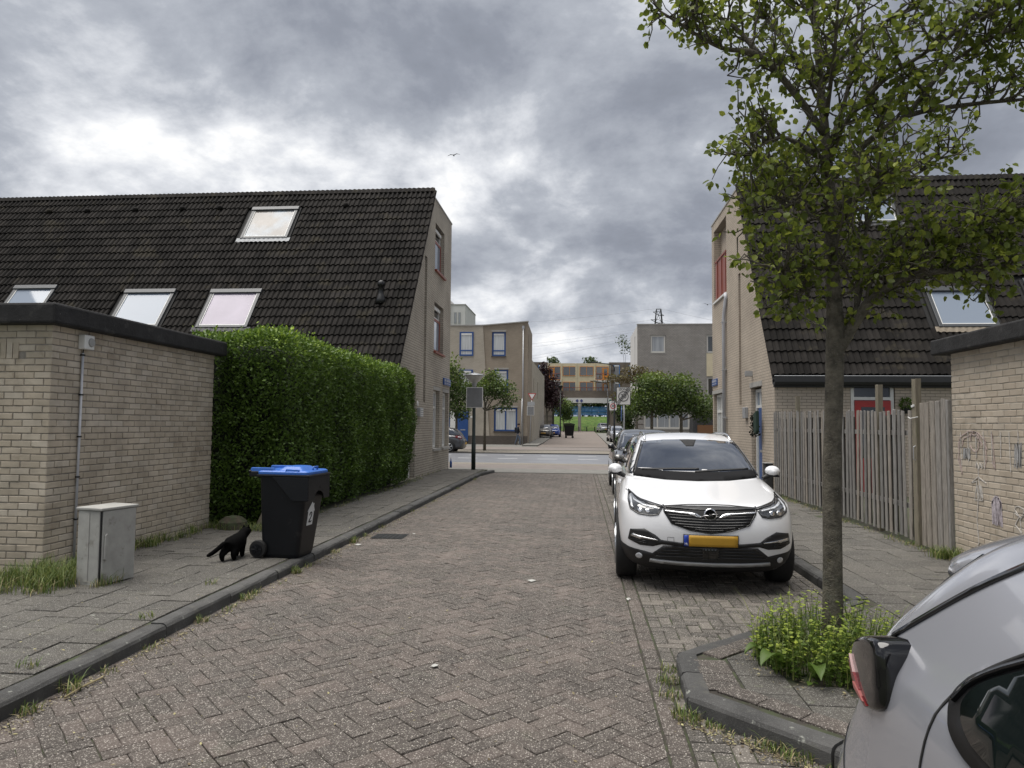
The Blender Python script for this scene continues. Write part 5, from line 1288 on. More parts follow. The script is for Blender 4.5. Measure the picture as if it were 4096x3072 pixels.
def side_glass(c, bvh, y0, y1, zb, zt, rake=.55, rr=.35, split=.5):
    for ax in 'lr':
        a = [(y0, zb), (y0+rake, zt), (y1-rr, zt+.0), (y1, zb+.06), (y1-.05, zb)]
        decal(bvh, c, 'side_window', a, MATS['car_glass'], ax, .004, .012, .09)
        ys = y0+(y1-y0)*split; decal(bvh, c, 'window_pillar', [(ys, zb), (ys-.03, zt), (ys+.05, zt), (ys+.08, zb)], MATS['trim_black'], ax, .008, .012, .09)
# ---- the white car facing the viewer
wc, wbody, wb = base_car('parked_car', 'white compact crossover parked facing us behind the street tree', SUV, 'white_car', (1.272, 7.15, 0), rad(-2.5))
def F(name, outline, mat, off=.005, thick=.012, res=.03, parent=wc, both=False):
    o = decal(wb, parent, name, outline, MATS[mat], 'f', off, thick, res)
    if both: return o, decal(wb, parent, name, outline, MATS[mat], 'f', off, thick, res, mirror=True)
    return o
F('windscreen', [(-.685, 1.145), (-.35, 1.12), (0, 1.112), (.35, 1.12), (.685, 1.145), (.645, 1.25), (.568, 1.452), (.30, 1.475), (0, 1.482), (-.30, 1.475), (-.568, 1.452), (-.645, 1.25)], 'car_glass', .004, .01, .028)
ck = F('windscreen_cowl', strip([(-.70, 1.108), (-.35, 1.082), (0, 1.075), (.35, 1.082), (.70, 1.108)], .085), 'dull_black', .006, .01, .04)
F('windscreen_edge', strip([(-.70, 1.09), (-.645, 1.25), (-.566, 1.455)], .03), 'trim_black', .006, .01, .05, both=True)
F('sensor_housing', [(-.10, 1.478), (.10, 1.478), (.045, 1.40), (-.045, 1.40)], 'dark_gap', .0065, .01, .03)
for k, (a, b) in enumerate((((-.60, 1.135), (.05, 1.15)), ((.0, 1.12), (.62, 1.155)))): F('wiper', strip([a, ((a[0]+b[0])/2, (a[1]+b[1])/2+.004), b], .014), 'trim_black', .012, .01, .05)
gr = F('grille', [(-.443, .852), (-.2, .858), (0, .860), (.2, .858), (.443, .852), (.437, .80), (.365, .69), (.19, .635), (0, .612), (-.19, .635), (-.365, .69), (-.437, .80)], 'trim_black', .006, .012, .03)
for z, hw_ in ((.735, .385), (.708, .37), (.682, .34), (.657, .26), (.634, .15), (.83, .42), (.763, .40)):
    F('grille_bar', strip([(-hw_, z+.008), (-hw_*.5, z), (0, z-.003), (hw_*.5, z), (hw_, z+.008)], .008), 'gloss_black', .013, .01, .03, gr)
F('grille_wing', [(.437, .812), (.28, .800), (.18, .797), (.125, .785), (.075, .748), (.14, .758), (.20, .778), (.437, .799)], 'chrome', .016, .012, .02, gr, both=True)
F('grille_frame', strip([(-.446, .86), (-.44, .80), (-.37, .688), (-.19, .63), (0, .606), (.19, .63), (.37, .688), (.44, .80), (.446, .86)], .012), 'gloss_black', .008, .01, .03, gr)
mb = MB()
em = MB(); nz = wb.ray_cast(Vector((0, -3, .785)), Vector((0, 1, 0)))[0].y - .022
em.lathe([(.052, -.006), (.062, -.004), (.062, .008), (.052, .008), (.052, -.006)], (0, nz, .785), 32, 'y', cap=False)
em.tube([(.072, nz-.006, .789), (-.012, nz-.006, .789), (.018, nz-.006, .778), (-.072, nz-.006, .778)], .0052, 6)
em.build('emblem', MATS['chrome'], wc, local=True, smooth=True); MB().lathe([(.052, .002), (.052, .006)], (0, nz, .785), 24, 'y').build('emblem_back', MATS['gloss_black'], wc, local=True)
HL = [(-.772, .945), (-.667, .884), (-.448, .838), (-.500, .766), (-.571, .755), (-.689, .764), (-.764, .803), (-.785, .875)]
for mir in (False, True):
    h = decal(wb, wc, 'headlight', HL, MATS['headlight_glass'], 'f', .006, .012, .025, mirror=mir)
    decal(wb, h, 'light_strip', strip([(-.757, .905), (-.752, .83), (-.735, .815)], .018), MATS['lamp_clear'], 'f', .010, .008, .02, mirror=mir)
    decal(wb, h, 'light_strip', strip([(-.735, .885), (-.64, .848), (-.50, .822)], .014), MATS['lamp_clear'], 'f', .010, .008, .02, mirror=mir)
    for cx in (-.675, -.60): decal(wb, h, 'reflector', [(cx+.026*math.cos(a), .80+.026*math.sin(a)) for a in [k*math.pi/6 for k in range(12)]], MATS['chrome'], 'f', .009, .006, .02, mirror=mir)
    decal(wb, h, 'headlight_rim', strip([HL[0], HL[1], HL[2], HL[3], HL[4], HL[5], HL[6], HL[7], HL[0]], .010), MATS['gloss_black'], 'f', .008, .008, .03, mirror=mir)
    it = decal(wb, wc, 'side_intake', [(-.790, .501), (-.768, .605), (-.633, .625), (-.529, .572), (-.472, .525), (-.238, .503), (-.238, .470), (-.467, .481), (-.55, .456), (-.675, .458)], MATS['trim_black'], 'f', .005, .012, .03, mirror=mir)
    decal(wb, it, 'chrome_blade', [(-.755, .567), (-.64, .548), (-.50, .527), (-.50, .518), (-.64, .530), (-.67, .521), (-.755, .541)], MATS['chrome'], 'f', .016, .010, .02, mirror=mir)
    for z in (.485, .505): decal(wb, it, 'intake_bar', strip([(-.76, z+.01), (-.60, z)], .007), MATS['gloss_black'], 'f', .010, .006, .03, mirror=mir)
F('lower_cladding', [(-.86, .445), (-.78, .42), (-.634, .402), (-.555, .385), (-.45, .47), (0, .485), (.45, .47), (.555, .385), (.634, .402), (.78, .42), (.86, .445), (.855, .30), (.79, .215), (.5, .205), (0, .203), (-.5, .205), (-.79, .215), (-.855, .30)], 'trim_black', .004, .012, .035)
for z, hw_ in ((.455, .43), (.425, .46), (.395, .50), (.365, .53)): F('lower_bar', strip([(-hw_, z), (0, z+.006), (hw_, z)], .010), 'gloss_black', .010, .008, .04)
F('radar_cover', [(-.075, .46), (.075, .46), (.075, .35), (-.075, .35)], 'gloss_black', .012, .01, .03)
F('skid_plate', [(-.575, .330), (-.3, .318), (0, .314), (.3, .318), (.575, .330), (.58, .298), (.3, .282), (0, .278), (-.3, .282), (-.58, .298)], 'skid_silver', .016, .014, .03)
for s in (-1, 1):
    fg = F('fog_lamp', [(s*.68+.032*math.cos(a), .345+.030*math.sin(a)) for a in [k*math.pi/6 for k in range(12)]], 'lamp_clear', .010, .01, .02)
pl = F('number_plate', [(-.262, .592), (.262, .592), (.262, .473), (-.262, .473)], 'trim_black', .016, .02, .05)
F('plate_field', [(-.208, .585), (.255, .585), (.255, .480), (-.208, .480)], 'plate_yellow', .019, .01, .05, pl)
F('plate_band', [(-.255, .585), (-.210, .585), (-.210, .480), (-.255, .480)], 'plate_blue', .019, .01, .05, pl)
for a in (strip([(-.247, .493), (-.247, .512), (-.234, .493), (-.234, .512)], .004), strip([(-.227, .512), (-.227, .493), (-.215, .493)], .004)): F('plate_letter', a, 'sign_white', .0205, .004, .02, pl)
F('bonnet_gap', strip([(-.80, .945), (-.66, .893), (-.45, .852), (-.2, .868), (0, .871), (.2, .868), (.45, .852), (.66, .893), (.80, .945)], .006), 'dark_gap', .0025, .006, .03)
F('tow_cover', strip([(-.41, .50), (-.41, .555), (-.35, .555), (-.35, .50)], .003), 'dark_gap', .002, .004, .02)
for s in (-1, 1):
    mirror(wc, s*.915, 1.55, 1.135, MATS['white_car'], s)
side_glass(wc, wb, 1.40, 4.0, 1.08, 1.42)
for ax in 'lr':
    decal(wb, wc, 'sill_cladding', [(.5, .22), (4.2, .22), (4.2, .36), (.5, .36)], MATS['trim_black'], ax, .003, .01, .12)
    decal(wb, wc, 'door_gap', strip([(1.25, .95), (1.22, .60), (1.30, .38)], .007), MATS['dark_gap'], ax, .002, .006, .06); decal(wb, wc, 'door_gap', strip([(2.35, 1.05), (2.36, .40)], .007), MATS['dark_gap'], ax, .002, .006, .06)
    decal(wb, wc, 'door_handle', [(2.05, .945), (2.28, .955), (2.28, .93), (2.05, .92)], MATS['white_car'], ax, .022, .02, .06)
for s in (-1, 1):
    pts = []
    for t in range(9):
        yy = 2.15+1.75*t/8; h = wb.ray_cast(Vector((s*.535, yy, 4)), Vector((0, 0, -1)))[0]; pts.append((s*.535, yy, h.z+(.035 if 0 < t < 8 else .005)))
    MB().tube(pts, .014, 8).build('roof_rail', MATS['chrome'], wc, local=True, smooth=True)
# ---- two cars parked behind it
HATCH = [(.18, .30, 4.0, .64), (.20, .15, 4.1, .76), (.30, .05, 4.18, .84), (.44, .01, 4.2, .87), (.56, .0, 4.2, .875), (.66, .015, 4.19, .872), (.74, .05, 4.16, .862), (.79, .12, 4.12, .85), (.83, .28, 4.08, .84), (.88, .55, 4.05, .825), (.93, .85, 4.02, .805), (.965, 1.0, 4.0, .77), (.99, 1.08, 3.98, .74, 1, 1, True),
         (1.12, 1.36, 3.9, .70, 1, 1, True), (1.28, 1.72, 3.72, .64, 1, 1, True), (1.38, 2.0, 3.56, .585, 1, 1, True), (1.44, 2.3, 3.3, .51, 1, 1, True), (1.465, 2.6, 3.05, .37, 1, 1, True)]
def plain_car(name, label, rings, paint, loc, rz, glz, mirror_mat=None, lights=True, tail=True, group=None, plate=True, z_scale=1.):
    rings = [(r[0]*z_scale, *r[1:]) for r in rings]
    c, body, b = base_car(name, label, rings, paint, loc, rz, wheels=(.80, 3.35), hw=.775, wr=.315, group=group)
    zb, zt = glz; hwb, hwt = .66, .54
    decal(b, c, 'windscreen', [(-hwb, zb), (0, zb-.03), (hwb, zb), (hwt, zt), (0, zt+.02), (-hwt, zt)], MATS['car_glass'], 'f', .004, .01, .09)
    decal(b, c, 'rear_window', [(-hwb*.92, zb+.04), (0, zb+.03), (hwb*.92, zb+.04), (hwt*.98, zt-.03), (0, zt-.01), (-hwt*.98, zt-.03)], MATS['car_glass'], 'b', .004, .01, .09)
    side_glass(c, b, 1.28, 3.75, zb, zt-.02)
    for s in (-1, 1): mirror(c, s*.90, 1.42, zb+.06, MATS[mirror_mat or paint], s)
    if lights:
        for m_ in (False, True): decal(b, c, 'headlight', [(-.76, zb-.17), (-.42, zb-.24), (-.45, zb-.31), (-.70, zb-.30), (-.78, zb-.25)], MATS['headlight_glass'], 'f', .005, .01, .05, mirror=m_)
        decal(b, c, 'grille', [(-.38, zb-.26), (.38, zb-.26), (.30, zb-.38), (-.30, zb-.38)], MATS['trim_black'], 'f', .005, .01, .06)
        decal(b, c, 'lower_grille', [(-.6, .38), (.6, .38), (.55, .25), (-.55, .25)], MATS['trim_black'], 'f', .005, .01, .06)
        decal(b, c, 'number_plate', [(-.26, .52), (.26, .52), (.26, .41), (-.26, .41)], MATS['plate_yellow'], 'f', .012, .01, .08)
    if tail:
        for m_ in (False, True):
            t = decal(b, c, 'tail_light', [(-.80, zb-.03), (-.56, zb-.06), (-.52, zb-.20), (-.80, zb-.19)], MATS['red_lamp'], 'b', .012, .02, .05, mirror=m_)
            decal(b, t, 'indicator', [(-.74, zb-.09), (-.58, zb-.10), (-.57, zb-.15), (-.74, zb-.14)], MATS['lamp_clear'], 'b', .016, .01, .05, mirror=m_)
        for ax in 'lr': decal(b, c, 'tail_light_side', [(3.86, zb-.05), (4.16, zb-.03), (4.16, zb-.20), (3.95, zb-.16)], MATS['red_lamp'], ax, .008, .02, .05)
        decal(b, c, 'rear_plate', [(-.26, .56), (.26, .56), (.26, .45), (-.26, .45)], MATS['plate_yellow'], 'b', .012, .01, .08)
    return c
plain_car('parked_car', 'grey beige hatchback parked directly behind the white car', HATCH, 'beige_car', (1.60, 12.05, 0), rad(-.5), (1.0, 1.38), None, tail=False)
plain_car('parked_car', 'black car with black mirror parked last in the kerbside row', SUV, 'black_car', (1.66, 16.6, 0), rad(-.5), (1.085, 1.45), None, tail=False)
plain_car('parked_car', 'dark grey hatchback parked along the main road by the blue door house', HATCH, 'grey_car', (-10.85, 41.3, .02), rad(-90), (1.0, 1.38), None, lights=False)
for i, (n_, lb, pt, lo, rz) in enumerate((('parked_car', 'small bright blue car parked in the far side street', 'blue_car', (-3.15, 82, gz(84)+.03), 0.),
        ('parked_car', 'beige car half hidden beside the blue car far away', 'beige_car', (-3.9, 76, gz(78)+.13), 0.),
        ('parked_car', 'silver car parked in the far street beneath the zone sign', 'silver_car', (3.6, 64, gz(65)+.13), rad(4)),
        ('parked_car', 'tiny silver car seen under the arch before the grass bank', 'silver_car', (4.1, 112, gz(112)+.03), rad(10)))):
    plain_car(n_, lb, HATCH, pt, lo, rz, (1.0, 1.38), tail=False)
# ---- silver car close by on the right: its tail corner shows
YS = -2.20; XS = 1.478
def yl(y): return y-YS
def _sr(z, yn, yt, w, rt=.24, cab=False): return (z, yn, yl(yt), w, 1, rt, cab)
SILV = [_sr(.19, .25, 1.66, .68), _sr(.22, .12, 1.82, .81), _sr(.36, .03, 1.93, .882), _sr(.55, .0, 1.97, .898), _sr(.72, .01, 1.955, .90), _sr(.86, .06, 1.905, .898), _sr(.96, .3, 1.85, .892), _sr(1.04, .7, 1.80, .886), _sr(1.11, 1.0, 1.765, .878), _sr(1.16, 1.12, 1.74, .862), _sr(1.20, 1.18, 1.715, .838, .25, True),
        _sr(1.28, 1.36, 1.645, .800, .25, True), _sr(1.37, 1.62, 1.565, .752, .25, True), _sr(1.45, 1.88, 1.47, .700, .26, True), _sr(1.51, 2.15, 1.33, .63, .3, True), _sr(1.545, 2.5, 1.10, .47, .4, True)]
sc_, sbody, sb_ = base_car('parked_car', 'silver hatchback in the right foreground showing its black tail light', SILV, 'silver_car', (XS, YS, 0), 0, wheels=(.80, 3.25), hw=.79, wr=.33, crease={9: .45, 5: .2})
decal(sb_, sc_, 'rear_window', [(-.775, 1.215), (0, 1.19), (.775, 1.215), (.725, 1.34), (.69, 1.40), (0, 1.42), (-.69, 1.40), (-.725, 1.34)], MATS['car_glass'], 'b', .006, .015, .04)
for ax in 'lr':
    q = [(yl(1.300), 1.182), (yl(1.302), 1.205), (yl(1.275), 1.243), (yl(1.12), 1.333), (yl(.9), 1.40), (yl(.5), 1.43), (yl(.0), 1.425), (yl(-.75), 1.16), (yl(.6), 1.10), (yl(1.19), 1.125), (yl(1.26), 1.145)]
    sl = decal(sb_, sc_, 'window_seal', chaikin(q), MATS['trim_black'], ax, .008, .015, .04)
    qi = [(yl(1.265), 1.195), (yl(1.245), 1.235), (yl(1.10), 1.318), (yl(.9), 1.380), (yl(.5), 1.408), (yl(.0), 1.403), (yl(-.66), 1.172), (yl(.6), 1.125), (yl(1.17), 1.150), (yl(1.235), 1.168)]
    decal(sb_, sl, 'side_window', chaikin(qi), MATS['tinted_glass'], ax, .013, .015, .04)
    decal(sb_, sl, 'seal_lip', strip(open_smooth([(yl(1.285), 1.19), (yl(1.262), 1.238), (yl(1.11), 1.325), (yl(.9), 1.39)]), .007), MATS['gloss_black'], ax, .016, .006, .03)
    decal(sb_, sc_, 'door_gap', strip(open_smooth([(yl(1.36), .60), (yl(1.358), .90), (yl(1.345), 1.06), (yl(1.325), 1.17), (yl(1.285), 1.235), (yl(1.22), 1.285), (yl(1.10), 1.36), (yl(.9), 1.425)]), .0055), MATS['dark_gap'], ax, .002, .006, .03)
    decal(sb_, sc_, 'roof_seam', strip(open_smooth([(yl(1.615), 1.195), (yl(1.50), 1.28), (yl(1.40), 1.355), (yl(1.30), 1.42)]), .012), MATS['gloss_black'], ax, .004, .006, .03)
    decal(sb_, sc_, 'bumper_gap', strip(open_smooth([(yl(1.76), 1.03), (yl(1.74), .92), (yl(1.66), .80), (yl(1.5), .70)]), .0045), MATS['dark_gap'], ax, .002, .006, .03)
def tail_light(s):
    side = [(1.488, 1.232), (1.558, 1.222), (1.640, 1.200), (1.712, 1.166), (1.722, 1.140), (1.706, 1.098), (1.674, 1.060), (1.604, 1.058), (1.54, 1.072), (1.505, 1.088), (1.488, 1.1075), (1.500, 1.17)]
    n = len(side); cy, cz = 1.60, 1.14; mb = MB(); vs = []
    def bx(y_): return np.interp(y_, [1.48, 1.55, 1.64, 1.71], [.882, .878, .870, .856])
    for (dx, sc1, dy) in ((.012, .80, 0), (.010, .90, 0), (.002, .98, .0), (-.012, 1.0, .004), (-.05, 1.0, .018), (-.10, 1.0, .035), (-.17, .97, .05), (-.24, .9, .05)):
        for (y_, z) in side:
            yy = cy+(y_-cy)*sc1; zz = cz+(z-cz)*sc1
            wrap = max(0, (y_-1.56)/.15)
            vs.append((s*(bx(y_)+dx), yl(yy+dy*wrap), zz))
    k = 8; fs = [(i*n+j, i*n+(j+1) % n, (i+1)*n+(j+1) % n, (i+1)*n+j) for i in range(k-1) for j in range(n)]+[list(range(n))[::-1], list(range((k-1)*n, k*n))]
    mb.add(vs, fs); tl = mb.build('tail_light', MATS['gloss_black'], sc_, local=True, smooth=True, subsurf=1)
    def piece(poly, lift, mat, name):
        m = len(poly); mb = MB(); mb.add([(s*(bx(y_)+.012+lift), yl(y_+.004), z) for y_, z in poly]+[(s*(bx(y_)-.01), yl(y_-.004), z) for y_, z in poly], [list(range(m))]+[(i, (i+1) % m, m+(i+1) % m, m+i) for i in range(m)]); mb.build(name, MATS[mat], tl, local=True)
    piece([(1.702, 1.140), (1.706, 1.122), (1.672, 1.098), (1.62, 1.080), (1.565, 1.073), (1.555, 1.079), (1.61, 1.093), (1.66, 1.113)], .001, 'red_lamp', 'red_strip')
    piece([(1.645, 1.098), (1.635, 1.088), (1.585, 1.080), (1.572, 1.082), (1.60, 1.091)], .004, 'pink_lamp', 'reverse_lamp')
for s in (-1, 1): tail_light(s)
mb = MB(); prof = [(1.25, 1.515), (1.46, 1.465), (1.65, 1.405), (1.72, 1.378), (1.73, 1.358), (1.71, 1.345), (1.60, 1.36), (1.42, 1.40)]; secs = [(-.70, .115, -.035), (-.675, .05, -.01), (-.60, .012, .006), (-.28, -.012, .016), (0, -.02, .02), (.28, -.012, .016), (.60, .012, .006), (.675, .05, -.01), (.70, .115, -.035)]
n = len(prof); vs = []
for (x, dy, dz) in secs: vs += [(x, yl(y_-dy), z+dz) for y_, z in prof]
mb.add(vs, [(i*n+j, i*n+(j+1) % n, (i+1)*n+(j+1) % n, (i+1)*n+j) for i in range(len(secs)-1) for j in range(n)]+[list(range(n))[::-1], list(range((len(secs)-1)*n, len(secs)*n))])
mb.build('spoiler', MATS['silver_car'], sc_, local=True, smooth=True, subsurf=1)
decal(sb_, sc_, 'rear_plate', [(-.26, .86), (.26, .86), (.26, .75), (-.26, .75)], MATS['plate_yellow'], 'b', .01, .01, .06)
for s in (-1, 1): mirror(sc_, s*.92, 1.45, 1.16, MATS['silver_car'], s)
decal(sb_, sc_, 'windscreen', [(-.70, 1.19), (0, 1.165), (.70, 1.19), (.58, 1.44), (0, 1.46), (-.58, 1.44)], MATS['car_glass'], 'f', .004, .01, .09)
# ================================================================ BEYOND THE MAIN ROAD
brick_mat('blue_house_pale', (.48, .435, .36), (.44, .395, .325), (.30, .275, .24), .22, .072, .012, .10)
brick_mat('blue_house_brown', (.36, .305, .24), (.325, .275, .215), (.23, .205, .17), .22, .072, .012, .10)
brick_mat('plinth_brick', (.13, .11, .095), (.11, .095, .08), (.08, .075, .07), .22, .072, .012, .1)
brick_mat('grey_house_brick', (.33, .31, .285), (.285, .27, .25), (.16, .155, .147), .22, .10, .016, .12)
brick_mat('brown_brick', (.205, .17, .14), (.18, .15, .125), (.13, .115, .10), .22, .072, .012, .1)
M('cream_panel', (.52, .44, .28), .7, var=.06); M('cream_concrete', (.60, .53, .37), .8, var=.08, vs=2); M('orange_paint', (.55, .20, .015), .45)
M('white_render', (.62, .61, .585), .8, var=.06, vs=.6); M('diamond_blue', (.05, .06, .20), .5); M('diamond_green', (.03, .12, .09), .5)
M('rail_blue', (.05, .20, .52), .5); M('balcony_red', (.25, .07, .05), .5)
M('grass_bank', (.065, .13, .022), .95, var=.35, vs=1.6, bump=1., bs=8, bdist=.15, col2=(.10, .15, .035))
# ---- house with blue windows
bh = empty('corner_house', (-10, 61, 0), label='three storey brick corner house with blue window frames and blue doors', cat='house')
wall(bh, MATS['blue_house_brown'], 'y', 58.5, 1, [(-8.15, .7), (-4.35, .7), (-4.35, 10.18), (-8.15, 9.88)], [(-7.35, -6.18, 7.33, 9.37), (-7.1, -5.95, 4.22, 6.22), (-7.12, -5.17, 1.09, 3.06)], .16)
MB().prism([(-20, .7), (-7.47, .7), (-8.1, 9.86), (-20, 9.9)], 'y', 58.42, 58.7).build('pale_wall', MATS['blue_house_pale'], bh)
box('plinth', MATS['plinth_brick'], bh, -20, -4.33, 58.40, 58.72, 0, .72)
wall(bh, MATS['blue_house_brown'], 'x', -4.35, -1, [(58.8, .0), (64, .0), (64, 9.85), (58.8, 10.15)], [(58.9, 59.4, 7.2, 9.2)], .2)
wall(bh, MATS['blue_house_pale'], 'x', -4.34, -1, [(64.003, .0), (86, .0), (86, 7.5), (64.003, 7.5)], [(66, 67, 4.3, 6), (72, 73, 4.3, 6), (66, 66.4, 1, 3.4)], .15)
box('roof', MATS['bitumen'], bh, -20, -4.6, 58.75, 63.9, 9.4, 9.7); box('back_roof', MATS['bitumen'], bh, -20, -4.6, 64.1, 86, 7.0, 7.3)
box('end_wall', MATS['blue_house_pale'], bh, -20, -4.36, 63.7, 63.99, 7.3, 9.84)
MB().prism([(-20, 9.9), (-8.12, 9.88), (-4.30, 10.19), (-4.30, 10.27), (-8.12, 9.96), (-20, 9.98)], 'y', 58.36, 58.8).build('coping', MATS['concrete'], bh)
for (a, b, c, d, bu) in ((-7.33, -6.2, 7.35, 9.35, ()), (-7.08, -5.97, 4.24, 6.2, ()), (-7.1, -5.19, 1.11, 3.04, (-6.15,))):
    w = window(bh, 'y', 58.58, -1, a, b, c, d, MATS['blue_paint'], MATS['curtain'], .12, bars_u=bu, bars_z=(c+.45,) if not bu else (), vent=(d-.26, d-.12))
    box('lintel', MATS['concrete'], w, a-.05, b+.05, 58.46, 58.6, d+.03, d+.16); box('sill', MATS['plinth_brick'], w, a-.06, b+.06, 58.42, 58.6, c-.10, c-.022)
w = window(bh, 'y', 58.34, -1, -10.05, -8.88, 7.35, 9.36, MATS['blue_paint'], MATS['curtain'], .12, bars_z=(7.8,), vent=(9.1, 9.24))
window(bh, 'y', 58.34, -1, -10.05, -8.9, 4.24, 6.2, MATS['blue_paint'], MATS['curtain'], .12, bars_z=(4.7,), vent=(5.95, 6.1))
for (a, b, m_) in ((-10.2, -9.25, 'blue_paint'), (-10.75, -10.25, 'white_paint'), (-11.6, -10.8, 'blue_paint')):
    d_ = box('door', MATS[m_], bh, a, b, 58.34, 58.41, .25, 2.72)
    if m_ == 'blue_paint':
        box('letter_slot', MATS['zinc'], d_, a+.32, b-.22, 58.32, 58.338, 1.15, 1.23)
        MB().lathe([(.12, 58.33), (.0, 58.325)], ((a+b)/2, 0, 2.25), 14, 'y', cap=False).build('porthole', MATS['dark_gap'], d_)
box('house_number', MATS['sign_white'], bh, -9.1, -8.85, 58.39, 58.415, 2.2, 2.35)
MB().tube([(-4.72, 58.40, 9.75), (-4.72, 58.40, .1)], .055, 8).build('downpipe', MATS['zinc'], bh, smooth=True); box('rain_hopper', MATS['zinc'], bh, -4.82, -4.62, 58.33, 58.47, 9.6, 9.85)
# ---- grey brick house on the right
gh = empty('corner_house', (10, 62, 0), label='grey brick flat topped corner house behind the two clipped maple trees', cat='house')
GX = 4.62; GY = 58.0
wall(gh, MATS['grey_house_brick'], 'y', GY, 1, [(GX, 0), (20, 0), (20, 9.85), (GX, 9.85)], [(5.65, 6.85, 7.55, 9.0), (10.1, 12, 7.55, 9.0), (5.1, 8.75, 1.42, 2.8), (10.1, 12, 3.9, 5.6), (8.9, 9.7, .2, 2.7)], .2)
wall(gh, MATS['white_render'], 'x', GX-.02, 1, [(GY+.3, 0), (66, 0), (66, 9.8), (GY+.3, 9.8)], [(60.2, 61.0, 4.2, 9.2)], .4)
box('roof', MATS['bitumen'], gh, GX+.3, 20, GY+.3, 66, 9.3, 9.6); box('coping', MATS['concrete'], gh, GX-.06, 20, GY-.03, GY+.32, 9.85, 9.92)
box('cream_panel', MATS['cream_concrete'], gh, 10.08, 12.1, GY-.02, GY-.003, 5.66, 7.5)
for k in range(6): box('brick_band', MATS['plinth_brick'], gh, GX-.005, 5.05, GY-.012, GY-.002, .9+.42*k, .98+.42*k)
window(gh, 'y', GY+.08, -1, 5.67, 6.83, 7.57, 8.98, MATS['offwhite_paint'], MATS['curtain_grey'], .11, sill=.1)
window(gh, 'y', GY+.08, -1, 10.12, 11.9, 7.57, 8.98, MATS['offwhite_paint'], MATS['glass_dark'], .1); window(gh, 'y', GY+.08, -1, 10.12, 11.9, 3.92, 5.58, MATS['offwhite_paint'], MATS['glass_dark'], .1)
window(gh, 'y', GY+.08, -1, 5.12, 8.73, 1.44, 2.78, MATS['offwhite_paint'], MATS['curtain_grey'], .12, bars_u=(6.2, 7.15, 7.95), sill=.1)
dg2 = box('door', MATS['gutter_grey'], gh, 8.92, 9.68, GY+.05, GY+.12, .2, 2.66); box('letter_slot', MATS['zinc'], dg2, 9.15, 9.5, GY+.03, GY+.05, .9, .97)
box('white_band', MATS['white_render'], gh, GX-.3, GX-.03, GY+.31, 66, 3.0, 3.5)
# caravan parked by that house
cv = empty('caravan', (9.5, 55.5, 0), label='grey caravan with brown lower panel at the foot of the grey brick house', cat='caravan')
MB().prism([(8.4, .45), (12.5, .45), (12.5, 2.55), (8.75, 2.6), (8.45, 2.3)], 'y', 54.4, 56.3).build('body', MATS['gutter_grey'], cv, bevel=.12)
M('caravan_brown', (.16, .075, .03), .6); box('panel', MATS['caravan_brown'], cv, 8.75, 12, 54.37, 54.395, .7, 1.75)
MB().lathe([(.2, -.1), (.33, -.1), (.33, .1), (.2, .1)], (10.2, 54.5, .33), 18, 'y').build('wheel', MATS['tyre'], cv)
# ---- building bridging the street, 120 m off
ab = empty('bridge_building', (0, 122, .6), label='cream and brown flats bridging the far end of the street on white columns', cat='building')
AY = 120.
box('cream_front', MATS['cream_concrete'], ab, -5.5, 4.8, AY, AY+10, 7.5, 12.1)
box('brown_band', MATS['brown_brick'], ab, -5.5, 5.2, AY-.25, AY+10, 6.25, 7.48); box('white_beam', MATS['white_render'], ab, -5.5, 5.2, AY-.4, AY+.6, 5.4, 6.24)
box('soffit', MATS['concrete'], ab, -5.5, 5.2, AY+.6, AY+10, 5.9, 6.2)
box('left_block', MATS['brown_brick'], ab, -22, -5.52, AY+.4, AY+9.9, .5, 12.35); box('right_block', MATS['brown_brick'], ab, 4.82, 22, AY+.4, AY+9.9, .5, 12.3)
box('left_pier', MATS['brown_brick'], ab, -6.6, -4.7, AY-.3, AY+9.8, .5, 6.2); box('right_pier', MATS['brown_brick'], ab, 5.0, 7.6, AY-.3, AY+9.8, .5, 6.2)
for k in range(3):
    box('dark_band', MATS['plinth_brick'], ab, 5.05, 9.5, AY+.36, AY+.398, 9.6+.6*k, 9.85+.6*k)
    box('dark_band', MATS['plinth_brick'], ab, -6.62, -4.68, AY-.33, AY-.302, 1.2+.9*k, 1.5+.9*k)
MB().lathe([(.26, .5), (.26, 4.7), (.30, 4.72), (.36, 5.4)], (-.1, AY+.1, 0), 16).build('column', MATS['white_render'], ab, smooth=True)
MB().lathe([(.26, .5), (.26, 4.7), (.30, 4.72), (.36, 5.4)], (5.3, AY+.1, 0), 16).build('column', MATS['white_render'], ab, smooth=True)
for x, m_ in ((-.5, 'diamond_blue'), (.22, 'diamond_blue'), (5.0, 'diamond_green')): MB().prism([(x-.28, 5.75), (x, 5.45), (x+.28, 5.75), (x, 6.05)], 'y', AY-.43, AY-.402).build('diamond', MATS[m_], ab)
